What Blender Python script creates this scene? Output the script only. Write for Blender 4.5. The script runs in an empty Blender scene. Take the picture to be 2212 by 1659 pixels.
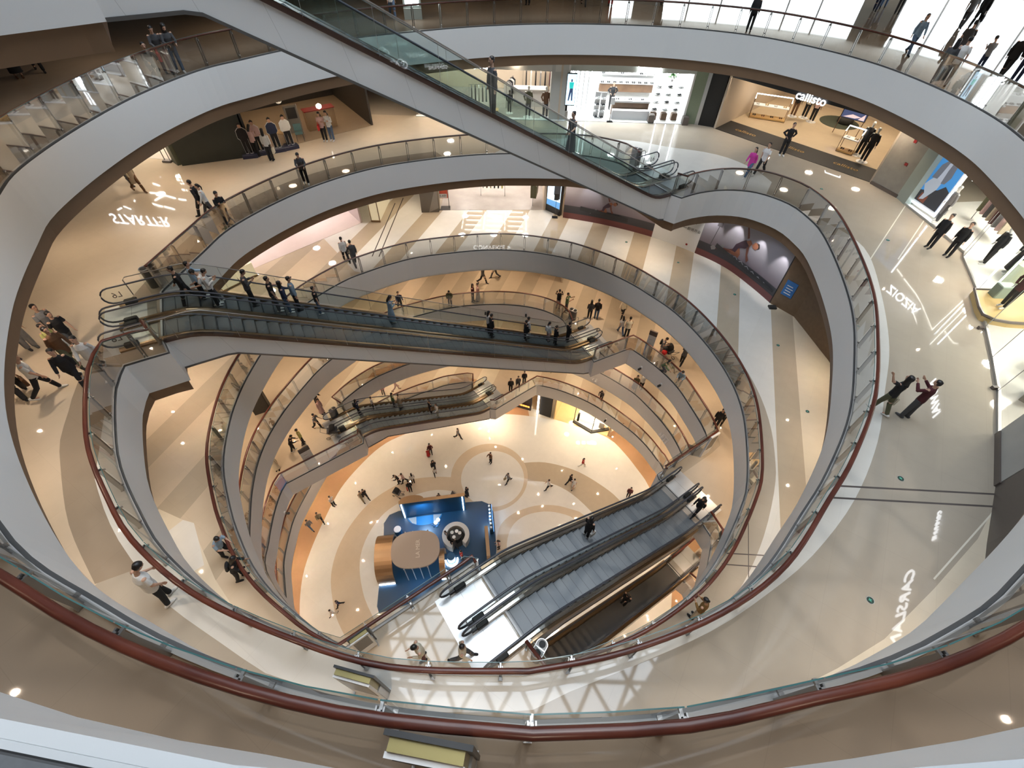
import bpy, math, random
import numpy as np
from mathutils import Vector, Matrix
from mathutils.geometry import tessellate_polygon
SC = bpy.context.scene
COL = SC.collection
random.seed(7)

# ------------------------------------------------------------------ camera, light, exposure
CZ = 39.2154                      # eye height above the ground floor
F_PX, PITCH, ROLL = 1009.02, 0.859458, -0.0313085
cam_data = bpy.data.cameras.new('camera')
cam_data.sensor_width = 36.0
cam_data.lens = 36.0 * F_PX / 2212.0
cam_data.clip_start = 0.02
cam_data.clip_end = 400
cam = bpy.data.objects.new('camera', cam_data)
COL.objects.link(cam)
_X = Vector((1, 0, 0)); _D = Vector((0, -math.sin(PITCH), -math.cos(PITCH))); _F = Vector((0, math.cos(PITCH), -math.sin(PITCH)))
_r = math.cos(ROLL) * _X + math.sin(ROLL) * _D
_d = -math.sin(ROLL) * _X + math.cos(ROLL) * _D
M4 = Matrix(((_r.x, -_d.x, -_F.x, 0), (_r.y, -_d.y, -_F.y, 0), (_r.z, -_d.z, -_F.z, CZ), (0, 0, 0, 1)))
cam.matrix_world = M4
SC.camera = cam

SC.view_settings.view_transform = 'Standard'
SC.view_settings.look = 'None'
SC.view_settings.gamma = 1.0
SC.view_settings.exposure = 0.0
SC.view_settings.use_curve_mapping = False
cy = SC.cycles
cy.max_bounces = 6; cy.diffuse_bounces = 3; cy.glossy_bounces = 2; cy.transmission_bounces = 2; cy.transparent_max_bounces = 12
cy.adaptive_threshold = 0.02
cy.sample_clamp_indirect = 6.0
cy.caustics_reflective = False; cy.caustics_refractive = False
cy.use_light_tree = True

world = bpy.data.worlds.new('world'); SC.world = world
world.use_nodes = True
wb = world.node_tree.nodes['Background']
wb.inputs[0].default_value = (0.78, 0.88, 1.0, 1)
wb.inputs[1].default_value = 0.55

def area_lamp(name, loc, size, power, col, rot=(0, 0, 0), shape='DISK', spread=None):
    l = bpy.data.lights.new(name, 'AREA')
    l.shape = shape; l.size = size; l.energy = power; l.color = col
    if spread: l.spread = spread
    o = bpy.data.objects.new(name, l); o.location = loc; o.rotation_euler = rot
    COL.objects.link(o); return o
# daylight through the roof glazing over the atrium
area_lamp('skylight', (1, 15, 55.5), 26, 9900, (0.80, 0.90, 1.0), spread=math.radians(170))

sun = bpy.data.lights.new('sun', 'SUN'); sun.energy = 0.38; sun.color = (1, .96, .88); sun.angle = math.radians(.7)
sun_o = bpy.data.objects.new('sun', sun); COL.objects.link(sun_o); sun_o.rotation_euler = (math.radians(-13), math.radians(5), 0)
# ------------------------------------------------------------------ levels
ZK = dict(A=37.98, B=32.5523, C=27.1269, D=21.7015, E=16.2761, F=10.8508, G=5.4254, H=0.0)   # kerb tops
ZF = {k: v - 0.06 for k, v in ZK.items()}; ZF['H'] = 0.0
STOREY = 5.4254
FASCIA = 1.5

# ------------------------------------------------------------------ helpers
MATS = {}
def new_mat(name):
    m = bpy.data.materials.new(name); m.use_nodes = True
    nt = m.node_tree; b = nt.nodes['Principled BSDF']; MATS[name] = m
    return m, nt, b
def mat(name, col, rough=0.5, metal=0.0, spec=0.5, noise=0.0, nscale=8.0, emis=None, estr=0.0, bump=0.0):
    if name in MATS: return MATS[name]
    m, nt, b = new_mat(name)
    b.inputs['Base Color'].default_value = (*col, 1); b.inputs['Roughness'].default_value = rough
    b.inputs['Metallic'].default_value = metal; b.inputs['Specular IOR Level'].default_value = spec
    if emis: b.inputs['Emission Color'].default_value = (*emis, 1); b.inputs['Emission Strength'].default_value = estr
    if noise or bump:
        tc = nt.nodes.new('ShaderNodeTexCoord'); n = nt.nodes.new('ShaderNodeTexNoise'); n.inputs['Scale'].default_value = nscale
        n.inputs['Detail'].default_value = 4
        nt.links.new(tc.outputs['Object'], n.inputs['Vector'])
        if noise:
            mx = nt.nodes.new('ShaderNodeMix'); mx.data_type = 'RGBA'; mx.blend_type = 'MULTIPLY'
            mx.inputs['Factor'].default_value = 1.0
            rp = nt.nodes.new('ShaderNodeMapRange'); rp.inputs['To Min'].default_value = 1 - noise; rp.inputs['To Max'].default_value = 1 + noise
            nt.links.new(n.outputs['Fac'], rp.inputs['Value'])
            mx.inputs['A'].default_value = (*col, 1); nt.links.new(rp.outputs['Result'], mx.inputs['B'])
            nt.links.new(mx.outputs['Result'], b.inputs['Base Color'])
        if bump:
            bp = nt.nodes.new('ShaderNodeBump'); bp.inputs['Strength'].default_value = bump
            nt.links.new(n.outputs['Fac'], bp.inputs['Height']); nt.links.new(bp.outputs['Normal'], b.inputs['Normal'])
    return m
def emit(name, col, s):
    if name in MATS: return MATS[name]
    m, nt, b = new_mat(name)
    b.inputs['Base Color'].default_value = (*[c * .5 for c in col], 1)
    b.inputs['Emission Color'].default_value = (*col, 1); b.inputs['Emission Strength'].default_value = s
    return m
def glass(name, tint, refl=0.5):
    m = bpy.data.materials.new(name); m.use_nodes = True; nt = m.node_tree; MATS[name] = m
    for n in list(nt.nodes): nt.nodes.remove(n)
    o = nt.nodes.new('ShaderNodeOutputMaterial'); t = nt.nodes.new('ShaderNodeBsdfTransparent'); g = nt.nodes.new('ShaderNodeBsdfGlossy')
    t.inputs[0].default_value = (*tint, 1); g.inputs['Roughness'].default_value = 0.02; g.inputs[0].default_value = (1, 1, 1, 1)
    fr = nt.nodes.new('ShaderNodeFresnel'); fr.inputs['IOR'].default_value = 1.5
    mu = nt.nodes.new('ShaderNodeMath'); mu.operation = 'MULTIPLY'; mu.inputs[1].default_value = refl
    mx = nt.nodes.new('ShaderNodeMixShader')
    nt.links.new(fr.outputs[0], mu.inputs[0]); nt.links.new(mu.outputs[0], mx.inputs[0])
    nt.links.new(t.outputs[0], mx.inputs[1]); nt.links.new(g.outputs[0], mx.inputs[2]); nt.links.new(mx.outputs[0], o.inputs[0])
    return m

class MB:
    """collects simple solids; build() links them as one mesh object"""
    def __init__(s): s.v = []; s.f = []; s.mi = []
    def quadstrip(s, rows, closed=False, mi=0, caps=False):
        """rows: list of equal-length point loops; closed: each row is a closed loop"""
        b = len(s.v); n = len(rows[0])
        for r in rows: s.v += [tuple(p) for p in r]
        for i in range(len(rows) - 1):
            for j in range(n if closed else n - 1):
                a = b + i * n + j; c = b + i * n + (j + 1) % n
                s.f.append((a, c, c + n, a + n)); s.mi.append(mi)
        if caps:
            s.f.append(tuple(b + j for j in reversed(range(n)))); s.mi.append(mi)
            s.f.append(tuple(b + (len(rows) - 1) * n + j for j in range(n))); s.mi.append(mi)
        return s
    def poly(s, pts, mi=0):
        b = len(s.v); s.v += [tuple(p) for p in pts]; s.f.append(tuple(range(b, b + len(pts)))); s.mi.append(mi); return s
    def box(s, x0, y0, z0, x1, y1, z1, mi=0, M=None):
        P = [(x0, y0, z0), (x1, y0, z0), (x1, y1, z0), (x0, y1, z0), (x0, y0, z1), (x1, y0, z1), (x1, y1, z1), (x0, y1, z1)]
        if M is not None: P = [tuple(M @ Vector(p)) for p in P]
        b = len(s.v); s.v += P
        for q in ((0, 3, 2, 1), (4, 5, 6, 7), (0, 1, 5, 4), (1, 2, 6, 5), (2, 3, 7, 6), (3, 0, 4, 7)):
            s.f.append(tuple(b + i for i in q)); s.mi.append(mi)
        return s
    def bbox(s, x0, y0, z0, x1, y1, z1, r=0.02, mi=0):
        """box with chamfered vertical and top edges"""
        def loop(i, z): return [(x0 + r + i, y0 + i, z), (x1 - r - i, y0 + i, z), (x1 - i, y0 + r + i, z), (x1 - i, y1 - r - i, z), (x1 - r - i, y1 - i, z), (x0 + r + i, y1 - i, z), (x0 + i, y1 - r - i, z), (x0 + i, y0 + r + i, z)]
        return s.quadstrip([loop(0, z0), loop(0, z1 - r), loop(r * .9, z1)], closed=True, mi=mi, caps=True)
    def prism(s, pts, z0, z1, mi=0):
        n = len(pts)
        s.quadstrip([[(p[0], p[1], z0) for p in pts], [(p[0], p[1], z1) for p in pts]], closed=True, mi=mi, caps=True)
        return s
    def tube(s, path, r, n=8, mi=0, closed=False, rx=None):
        path = [Vector(p) for p in path]; rows = []
        N = len(path)
        for i, p in enumerate(path):
            a = path[(i - 1) % N] if (closed or i > 0) else p; c = path[(i + 1) % N] if (closed or i < N - 1) else p
            t = (c - a).normalized()
            up = Vector((0, 0, 1)) if abs(t.z) < 0.95 else Vector((1, 0, 0))
            sd = t.cross(up).normalized(); u2 = sd.cross(t)
            rr = r[i] if isinstance(r, (list, tuple)) else r
            w = (rx or rr)
            rows.append([p + sd * (w * math.cos(k * 2 * math.pi / n)) + u2 * (rr * math.sin(k * 2 * math.pi / n)) for k in range(n)])
        if closed: rows.append(rows[0])
        return s.quadstrip(rows, closed=True, mi=mi, caps=not closed)
    def lathe(s, prof, c=(0, 0, 0), n=16, mi=0):
        rows = [[(c[0] + r * math.cos(k * 2 * math.pi / n), c[1] + r * math.sin(k * 2 * math.pi / n), c[2] + z) for k in range(n)] for r, z in prof]
        return s.quadstrip(rows, closed=True, mi=mi, caps=True)
    def build(s, name, mats, parent=None, smooth=False, **props):
        me = bpy.data.meshes.new(name); me.from_pydata(s.v, [], s.f)
        if not isinstance(mats, (list, tuple)): mats = [mats]
        for m in mats: me.materials.append(m)
        me.polygons.foreach_set('material_index', s.mi)
        if smooth: me.polygons.foreach_set('use_smooth', [True] * len(s.f))
        me.update()
        o = bpy.data.objects.new(name, me); COL.objects.link(o)
        if parent is not None: o.parent = parent
        for k, v in props.items(): o[k] = v
        return o
def tag(o, label=None, cat=None, group=None, kind=None):
    if label: o['label'] = label
    if cat: o['category'] = cat
    if group: o['group'] = group
    if kind: o['kind'] = kind
    return o
def thing(name, label, cat, loc=(0, 0, 0), rz=0.0, group=None):
    o = bpy.data.objects.new(name, None); o.empty_display_size = 0.2; COL.objects.link(o)
    o.location = loc; o.rotation_euler = (0, 0, rz)
    return tag(o, label, cat, group)
def copy_tree(o, parent=None):
    c = o.copy(); COL.objects.link(c)
    if parent is not None: c.parent = parent
    for ch in o.children: copy_tree(ch, c)
    return c
_FONT = {}
def text_mesh(name, txt, size, m, parent=None, M=None, depth=0.01, mirror=False):
    cu = bpy.data.curves.new(name, 'FONT'); cu.body = txt; cu.size = size; cu.extrude = depth
    cu.align_x = 'CENTER'; cu.align_y = 'CENTER'; cu.resolution_u = 3
    t = bpy.data.objects.new(name, cu); COL.objects.link(t)
    dg = bpy.context.evaluated_depsgraph_get()
    me = bpy.data.meshes.new_from_object(t.evaluated_get(dg)); bpy.data.objects.remove(t)
    me.name = name
    if M is not None: me.transform(M)
    me.materials.clear(); me.materials.append(m)
    o = bpy.data.objects.new(name, me); COL.objects.link(o)
    if parent is not None: o.parent = parent
    return o
def frame(origin, xdir, zdir=(0, 0, 1)):
    """matrix whose local x runs along xdir, local y along zdir (for writing on an upright face), local z out of the face"""
    x = Vector(xdir).normalized(); y = Vector(zdir).normalized(); z = x.cross(y).normalized(); y = z.cross(x)
    return Matrix(((x.x, y.x, z.x, origin[0]), (x.y, y.y, z.y, origin[1]), (x.z, y.z, z.z, origin[2]), (0, 0, 0, 1)))

def spline(pts, step=0.4, closed=False):
    P = [Vector((p[0], p[1])) for p in pts]; out = []
    n = len(P)
    for i in range(n if closed else n - 1):
        if closed: a, b, c, d = P[i - 1], P[i], P[(i + 1) % n], P[(i + 2) % n]
        else: a, b, c, d = P[max(i - 1, 0)], P[i], P[i + 1], P[min(i + 2, n - 1)]
        k = max(1, int((c - b).length / step))
        for j in range(k):
            t = j / k; t2 = t * t; t3 = t2 * t
            out.append(0.5 * ((2 * b) + (c - a) * t + (2 * a - 5 * b + 4 * c - d) * t2 + (3 * b - a - 3 * c + d) * t3))
    if not closed: out.append(P[-1])
    return out

# ------------------------------------------------------------------ materials
M_white = mat('fascia_white', (0.74, 0.75, 0.755), 0.28, noise=0.01, nscale=.7)
M_warmwhite = mat('fascia_warm', (0.76, 0.735, 0.72), 0.35, noise=0.01, nscale=.7)
M_bronze = mat('bronze_band', (0.17, 0.105, 0.06), 0.5, noise=0.06, nscale=2)
M_ceil = mat('ceiling_white', (0.72, 0.70, 0.66), 0.8, noise=0.01)
M_kerb = mat('kerb_metal', (0.46, 0.46, 0.46), 0.45, 0.2)
M_trimwood = mat('trim_dark_wood', (.085, .045, .035), .4)
def wood_mat(name, c1, c2, rough):
    m, nt, b = new_mat(name)
    tc = nt.nodes.new('ShaderNodeTexCoord'); n = nt.nodes.new('ShaderNodeTexNoise'); n.inputs['Scale'].default_value = 1.3; n.inputs['Detail'].default_value = 6
    cr = nt.nodes.new('ShaderNodeValToRGB'); cr.color_ramp.elements[0].color = (*c1, 1); cr.color_ramp.elements[1].color = (*c2, 1)
    cr.color_ramp.elements[0].position = .35; cr.color_ramp.elements[1].position = .7
    nt.links.new(tc.outputs['Object'], n.inputs['Vector']); nt.links.new(n.outputs['Fac'], cr.inputs['Fac']); nt.links.new(cr.outputs['Color'], b.inputs['Base Color'])
    b.inputs['Roughness'].default_value = rough
    return m
M_rail = wood_mat('rail_wood', (0.085, 0.022, 0.015), (0.135, 0.036, 0.021), 0.3)
M_steel = mat('steel', (0.42, 0.41, 0.40), 0.3, 0.9)
M_darksteel = mat('dark_steel', (0.14, 0.14, 0.14), 0.4, 0.6)
M_glass = glass('rail_glass', (0.66, 0.655, 0.63), 0.4)
M_edge = mat('glass_edge', (0.06, 0.16, 0.16), 0.15)
M_black = mat('black_rubber', (0.015, 0.015, 0.017), 0.35)
M_blackmatt = mat('black_matt', (0.012, 0.012, 0.012), 0.6)
# ------------------------------------------------------------------ the atrium edge on each level
# kinds: c = curved run with railing, l = straight run with railing, g = escalator landing mouth without railing
RING = {
'A': [('c', [(-14.6, 7.2), (-10.6, 4.6), (-7.5, 2.15), (-5.3, 1.1), (-3.5, .55), (-2.0, .2), (-1.07, .085), (-.54, .02), (0, 0), (.5, .02), (1.1, .07), (2.2, .22), (3.1, .4), (4.5, .75), (5.9, 1.2), (7.4, 1.95), (11, 4.5), (14.4, 8.3), (17.4, 13.4), (18.8, 18.3), (19, 21.5), (18.2, 25.5), (16, 29.6), (12.9, 32), (9, 33.4), (4, 33.6), (-1, 32.8), (-6, 31), (-10.9, 27.6), (-14, 23.5), (-15.4, 19.5), (-15.7, 17.2)]), ('l', [(-15.7, 17.2), (-10.7, 14.9)]), ('g', [(-10.7, 14.9), (-9.06, 12.4)]), ('l', [(-9.06, 12.4), (-14.6, 7.2)])],
'B': [('c', [(.3, .6), (1.8, .7), (3.1, .95), (4.5, 1.25), (5.9, 1.75), (7.4, 2.55), (11, 5.1), (14.4, 8.9), (17.0, 13.8), (18.3, 18.3), (18.6, 21.1), (18.2, 24.1), (17.2, 27.0), (15.3, 29.5), (12.9, 31.45), (10.0, 32.55), (7, 33.0), (4, 33.0), (.9, 32.65), (-2.1, 31.85), (-4.7, 30.75), (-8.2, 28.9), (-10.9, 26.7), (-12.7, 24.6), (-13.9, 22.9), (-14.8, 19.9), (-15.1, 16.8), (-14.95, 13.8), (-14.35, 12.0), (-12.9, 8.9), (-10.6, 5.6), (-7.5, 2.8), (-5.3, 1.72), (-3.5, 1.1), (-1.6, .72), (.3, .6)])],
'C': [('c', [(.5, 2.0), (2.5, 2.4), (4.7, 3.2), (6.5, 4.3), (8.2, 6.0), (9.5, 7.4), (11.15, 9.6), (12.5, 12.2), (13.6, 14.8), (14.35, 17.7), (14.8, 20.6), (14.7, 22.1), (14.2, 23.5), (12.9, 24.6), (11.3, 24.8), (9.8, 24.4), (8.65, 23.75)]), ('l', [(8.65, 23.75), (8.14, 24.11)]), ('g', [(8.14, 24.11), (6.46, 26.6)]), ('c', [(6.46, 26.6), (5.9, 27.6), (4.6, 28.3), (3.2, 28.6), (1.5, 28.6), (-1, 28.45), (-2.9, 28.1), (-5.2, 27.4), (-7.9, 26.2), (-10.2, 24.4), (-12, 22.2), (-13.4, 19.6), (-13.8, 17.5), (-14.15, 14.9)]), ('g', [(-14.15, 14.75), (-12.68, 11.99)]), ('l', [(-12.68, 11.99), (-12.2, 11.4), (-13.4, 10.7)]), ('c', [(-13.4, 10.7), (-13.1, 9.7), (-12.2, 8.1), (-11.3, 6.8), (-10, 5.45), (-8.8, 4.4), (-6.9, 3.3), (-4.6, 2.5), (-2.3, 2.0), (.5, 2.0)])],
'D': [('l', [(.85, 3.64), (1.45, 2.95)]), ('c', [(1.45, 2.95), (2.9, 3.45), (4.4, 4.05), (5.8, 4.85), (6.9, 5.65), (8.05, 6.85), (9.4, 8.75), (10.1, 10.1), (10.8, 12.6), (11.05, 14.3), (11.0, 15.8), (10.75, 17.2), (10.3, 18.7), (9.7, 20.1), (9, 21.3), (8.1, 22.4), (7.2, 23.4), (6.1, 24.35), (4.9, 25.15), (3.5, 25.9), (2, 26.35), (.7, 26.6), (-.75, 26.7), (-2.2, 26.6), (-3.7, 26.3), (-6.2, 25.6), (-7.8, 24.8), (-9.1, 23.9), (-10.4, 22.8), (-12.0, 20.5), (-12.8, 18), (-13.05, 15.5), (-13.0, 13.6), (-12.7, 11.9), (-12.1, 10.0), (-11.0, 8.1), (-10.2, 7.0), (-9.3, 5.95), (-8.25, 5.05), (-7, 4.25), (-6.1, 3.75), (-5.25, 3.4)]), ('l', [(-5.25, 3.4), (-1.23, 6.34), (-.93, 6.06)]), ('g', [(-.93, 6.06), (.85, 3.64)])],
'E': [('c', [(1.55, 2.8), (3.5, 2.9), (6.2, 4.0), (8.5, 6.2), (9.6, 8.0), (10.4, 9.8)]), ('l', [(10.4, 9.8), (10.05, 10.7)]), ('g', [(10.05, 10.7), (8.3, 13.15)]), ('l', [(8.3, 13.15), (8.27, 13.45), (11.75, 15.9)]), ('c', [(11.75, 15.9), (11.6, 17), (11.2, 18.5), (10.75, 19.9), (10.1, 21.1), (9.2, 22.3), (8.2, 23.4)]), ('l', [(8.2, 23.4), (5.5, 21.95), (5.39, 22.29)]), ('g', [(5.39, 22.29), (3.91, 24.9)]), ('c', [(3.91, 24.9), (3.6, 26.1), (2.4, 27.05), (.8, 27.55), (-1.2, 27.7), (-3.1, 27.5), (-4.8, 27.1), (-6.4, 26.45), (-8.5, 25.3), (-10.6, 23.5), (-12, 21.7), (-12.8, 20.25), (-13.55, 18.0), (-13.9, 16.6), (-14.1, 15.0), (-14.05, 13.5), (-13.8, 12.1), (-13.4, 10.7), (-12.5, 8.4), (-11, 6.4), (-9, 4.6), (-6.5, 3.3), (-3.5, 2.7), (-1, 3.3), (.3, 4.2)]), ('g', [(.3, 4.2), (1.55, 2.8)])],
'F': [('c', [(10.45, 9.45), (10.9, 8.5), (9, 6), (6, 4), (2, 3), (-3, 3), (-8, 4.6), (-11.5, 6.9), (-14.1, 9.3), (-14.6, 11), (-14.9, 12.6), (-15.0, 13.7), (-15.0, 14.5), (-14.9, 15.0)][::1]), ('l', [(-14.9, 15.0), (-10.5, 18.4), (-10.6, 18.95)]), ('g', [(-10.6, 18.95), (-12.5, 21.35)]), ('l', [(-12.5, 21.35), (-13.2, 21.75)]), ('c', [(-13.2, 21.75), (-12.8, 22.4), (-12.2, 23.3), (-11.25, 24.4), (-10.4, 25.1), (-8.5, 26.3), (-6, 27.4), (-3, 28.3), (0, 28.4), (3, 27.9), (5.5, 27), (7.4, 25.8), (8.3, 25.1), (9.1, 24.4), (9.8, 23.7), (10.6, 22.5), (11.3, 21.3), (11.9, 19.9), (12.25, 18.5), (12.5, 16.5), (12.5, 14.5), (12.1, 12.5)]), ('l', [(12.1, 12.5), (9.6, 10.6)]), ('g', [(9.6, 10.6), (10.45, 9.45)])],
'G': [('c', [(-3.9, 29.25), (-5.1, 29.0), (-6.4, 28.65), (-7.6, 28.0), (-9, 27.3), (-11.5, 25.6), (-13.8, 23), (-15.2, 20), (-15.9, 16.8), (-16.15, 15), (-16.1, 13.9), (-15.9, 12.2), (-15.5, 10.9), (-14, 7.8), (-11.5, 5), (-8, 3), (-3, 2), (3, 2), (8, 4), (11.5, 7.5), (13.2, 12), (13.4, 16.5), (12.75, 20.4), (12.4, 21.2), (11.75, 22.5), (10.85, 23.8), (9.8, 24.9), (8.75, 25.9), (7.6, 26.85), (6.4, 27.6), (5.1, 28.25), (3.8, 28.75), (2.4, 29.1)]), ('l', [(2.4, 29.1), (-1.4, 26.0), (-1.94, 26.05)]), ('g', [(-1.94, 26.05), (-3.84, 28.4)]), ('l', [(-3.84, 28.4), (-3.9, 29.25)])],
}
CW = {'F': False}
def signed_area(P): return 0.5 * sum(P[i].x * P[(i + 1) % len(P)].y - P[(i + 1) % len(P)].x * P[i].y for i in range(len(P)))
RUNS = {}; LOOP = {}
for L, segs in RING.items():
    runs = []
    for k, pts in segs:
        if k == 'c': runs.append((k, spline(pts, 0.4)))
        else:
            q = [Vector(p) for p in pts]; out = []
            for a, b in zip(q[:-1], q[1:]):
                n = max(1, int((b - a).length / 0.5))
                out += [a + (b - a) * (i / n) for i in range(n)]
            runs.append((k, out + [q[-1]]))
    loop = []
    for k, P in runs:
        for p in P:
            if not loop or (p - loop[-1]).length > 1e-3: loop.append(p.copy())
    if (loop[0] - loop[-1]).length < 1e-3: loop.pop()
    if signed_area(loop) < 0:                       # keep every edge running counter-clockwise (void on the left)
        loop.reverse(); runs = [(k, P[::-1]) for k, P in runs[::-1]]
    RUNS[L] = runs; LOOP[L] = loop

def normals(P, closed):
    """unit normals pointing away from the void (to the right of a counter-clockwise run)"""
    n = len(P); out = []
    for i in range(n):
        a = P[i - 1] if (closed or i > 0) else P[i]; b = P[(i + 1) % n] if (closed or i < n - 1) else P[i]
        t = (b - a).normalized(); out.append(Vector((t.y, -t.x)))
    return out
def offset(P, d, closed=False):
    return [p + n * d for p, n in zip(P, normals(P, closed))]

OUT_C, OUT_RX, OUT_RY = Vector((1.5, 15.5)), 33.0, 31.0
OUTER = [OUT_C + Vector((OUT_RX * math.cos(a * math.pi / 60), OUT_RY * math.sin(a * math.pi / 60))) for a in range(120)]

from mathutils.geometry import delaunay_2d_cdt
def _inside(P, x, y):
    c = False; j = len(P) - 1
    for i in range(len(P)):
        if (P[i][1] > y) != (P[j][1] > y) and x < (P[j][0] - P[i][0]) * (y - P[i][1]) / (P[j][1] - P[i][1]) + P[i][0]: c = not c
        j = i
    return c
def flat_ring(name, hole, z, mats, up=True, inlays=()):
    """level surface from the outer wall to the void; inlays: (material slot, outline) in rising order"""
    loops = [[(p.x, p.y) for p in OUTER]]
    if hole: loops.append([(p.x, p.y) for p in hole])
    for _s, P in inlays: loops.append([(p[0], p[1]) for p in P])
    V = []; E = []
    for lp in loops:
        b = len(V); V += [Vector(p) for p in lp]; E += [(b + i, b + (i + 1) % len(lp)) for i in range(len(lp))]
    vo, eo, fo, _, _, _ = delaunay_2d_cdt(V, E, [], 0, 1e-5)
    mb = MB(); mb.v = [(p.x, p.y, z) for p in vo]
    for f in fo:
        cx_ = sum(vo[i].x for i in f) / len(f); cy_ = sum(vo[i].y for i in f) / len(f)
        if not _inside(loops[0], cx_, cy_) or (hole and _inside(loops[1], cx_, cy_)): continue
        slot = 0
        for s_, P in inlays:
            if _inside(P, cx_, cy_): slot = s_
        a, b, c = [vo[i] for i in f[:3]]
        ccw = (b - a).x * (c - a).y - (b - a).y * (c - a).x > 0
        mb.f.append(tuple(f) if ccw == up else tuple(reversed(f))); mb.mi.append(slot)
    return mb.build(name, mats, kind='structure')

def stone(name, col, rough=0.035, tile=1.2, joint=0.93):
    """polished stone slabs with fine joints and faint clouding"""
    m, nt, b = new_mat(name); N = nt.nodes.new; Lk = nt.links.new
    tc = N('ShaderNodeTexCoord')
    no = N('ShaderNodeTexNoise'); no.inputs['Scale'].default_value = 2.2; no.inputs['Detail'].default_value = 5; Lk(tc.outputs['Object'], no.inputs['Vector'])
    mr = N('ShaderNodeMapRange'); mr.inputs['To Min'].default_value = .95; mr.inputs['To Max'].default_value = 1.05; Lk(no.outputs['Fac'], mr.inputs['Value'])
    br = N('ShaderNodeTexBrick'); br.offset = 0; br.inputs['Scale'].default_value = 1.0 / tile; br.inputs['Mortar Size'].default_value = .005; br.inputs['Brick Width'].default_value = 1; br.inputs['Row Height'].default_value = 1
    br.inputs['Color1'].default_value = (*col, 1); br.inputs['Color2'].default_value = (*[c * .98 for c in col], 1); br.inputs['Mortar'].default_value = (*[c * joint for c in col], 1)
    mp = N('ShaderNodeMapping'); mp.inputs['Rotation'].default_value = (0, 0, .55); Lk(tc.outputs['Object'], mp.inputs['Vector']); Lk(mp.outputs['Vector'], br.inputs['Vector'])
    m2 = N('ShaderNodeMix'); m2.data_type = 'RGBA'; m2.blend_type = 'MULTIPLY'; m2.inputs['Factor'].default_value = 1; Lk(br.outputs['Color'], m2.inputs['A']); Lk(mr.outputs['Result'], m2.inputs['B'])
    Lk(m2.outputs['Result'], b.inputs['Base Color'])
    b.inputs['Roughness'].default_value = rough; b.inputs['Specular IOR Level'].default_value = 0.6
    return m
S_wht = stone('stone_white', (.72, .70, .655)); S_tan = stone('stone_tan', (.47, .395, .30)); S_dtan = stone('stone_dark_tan', (.33, .265, .20)); S_beige = stone('stone_beige', (.60, .50, .38))
S_cream = stone('stone_cream', (.70, .62, .49)); S_org = stone('stone_orange', (.50, .31, .18)); S_gtan = stone('stone_grey_tan', (.43, .375, .305)); S_btan = stone('stone_brown', (.30, .235, .175)); S_line = mat('inlay_dark', (.10, .085, .08), .25); S_lite = stone('stone_pale_strip', (.78, .74, .64))
S_kerbgrey = mat('kerb_stone_grey', (.16, .165, .17), .8, noise=.15, nscale=60)
S_carpet = mat('floor_grey', (0.085, 0.088, 0.09), 0.9, noise=.15, nscale=60)
def strip(a, b, w=.06):
    a, b = Vector(a), Vector(b); n = (b - a).normalized(); n = Vector((-n.y, n.x)) * (w / 2)
    return [a + n, b + n, b - n, a - n]
def dstripes(z0, z1, dx, per, width, x0, lo, hi, y0, y1):
    out = []
    for k in range(lo, hi):
        x = x0 + per * k; out.append([(x + dx * (y0 - 25), y0), (x + width + dx * (y0 - 25), y0), (x + width + dx * (y1 - 25), y1), (x + dx * (y1 - 25), y1)])
    return out
FL = {}
FL['A'] = ([S_carpet], [])
FL['B'] = ([S_btan, S_lite], [])
lw = [(-11.85, 6.38), (-11.06, 5.49), (-10.17, 4.64), (-8.99, 3.73), (-8.05, 3.09), (-6.56, 2.37), (-5.27, 1.78), (-4.71, 1.65), (-2.4, 1.2), (.67, 1.26), (1.48, 1.61), (2.82, 2.09), (4.91, 2.91), (6.53, 3.79), (8.1, 4.83), (9.96, 6.49), (11.62, 8.54), (12.86, 10.59), (14.18, 12.89), (15.37, 15.82), (16.33, 18.99), (16.2, 20.6), (15.4, 22.0)]
lw = [(-12.9, 8.6)] + [tuple(p) for p in spline(lw, .5)] + [(14.7, 22.6), (10, 20), (0, 12), (-8, 10)]
dk = [tuple(p) for p in spline([(-10.12, 3.54), (-11.31, 4.61), (-12.09, 5.45), (-13.11, 6.8), (-13.68, 7.66), (-14.12, 8.74), (-14.55, 9.86), (-15.0, 12), (-15.25, 14.9), (-14.9, 19.5), (-13.3, 23), (-10.9, 25.7), (-8, 27.4), (-5, 28.6)], .5)] + [(-3, 26), (-8, 15), (-5, 6)]
lb = [(-15.67, 8.46), (-13, 5.29), (-11.63, 4.44), (-10.1, 3.5), (-8, 8), (-6, 26), (0, 27), (-1, 34), (-18, 34), (-27, 26), (-28, 14)]
lz = [tuple(p) for p in spline([(14.2, 26.0), (13.87, 27.18), (13.42, 27.98), (12.58, 28.97), (11.28, 29.71), (9.11, 30.3), (7.24, 31.0), (4.61, 31.19), (1.5, 30.8), (-.6, 29.6), (-1.5, 28.6)], .5)] + [(2, 25), (12, 22)]
cr = [(13.71, 6.22), (12.83, 5.42), (10.87, 4.06), (9.01, 2.86), (7.62, 2.22), (6.29, 1.7), (4, .6), (8, -6), (20, -1), (22, 8), (15, 7.2)]
FL['C'] = ([S_gtan, S_beige, S_dtan, S_wht, S_cream, S_line, S_lite], [(1, lb), (2, dk), (3, lw), (3, lz), (4, cr), (5, strip((9.3, 6.53), (14.2, 6.40))), (5, strip((9.6, 6.92), (14.4, 6.80))), (6, strip((16.23, 18.69), (21.15, 24.53), .05)), (6, strip((17.54, 18.76), (20.96, 22.61), .05)), (6, strip((13.95, 6.35), (11.0, 4.3), .04))])
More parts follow.
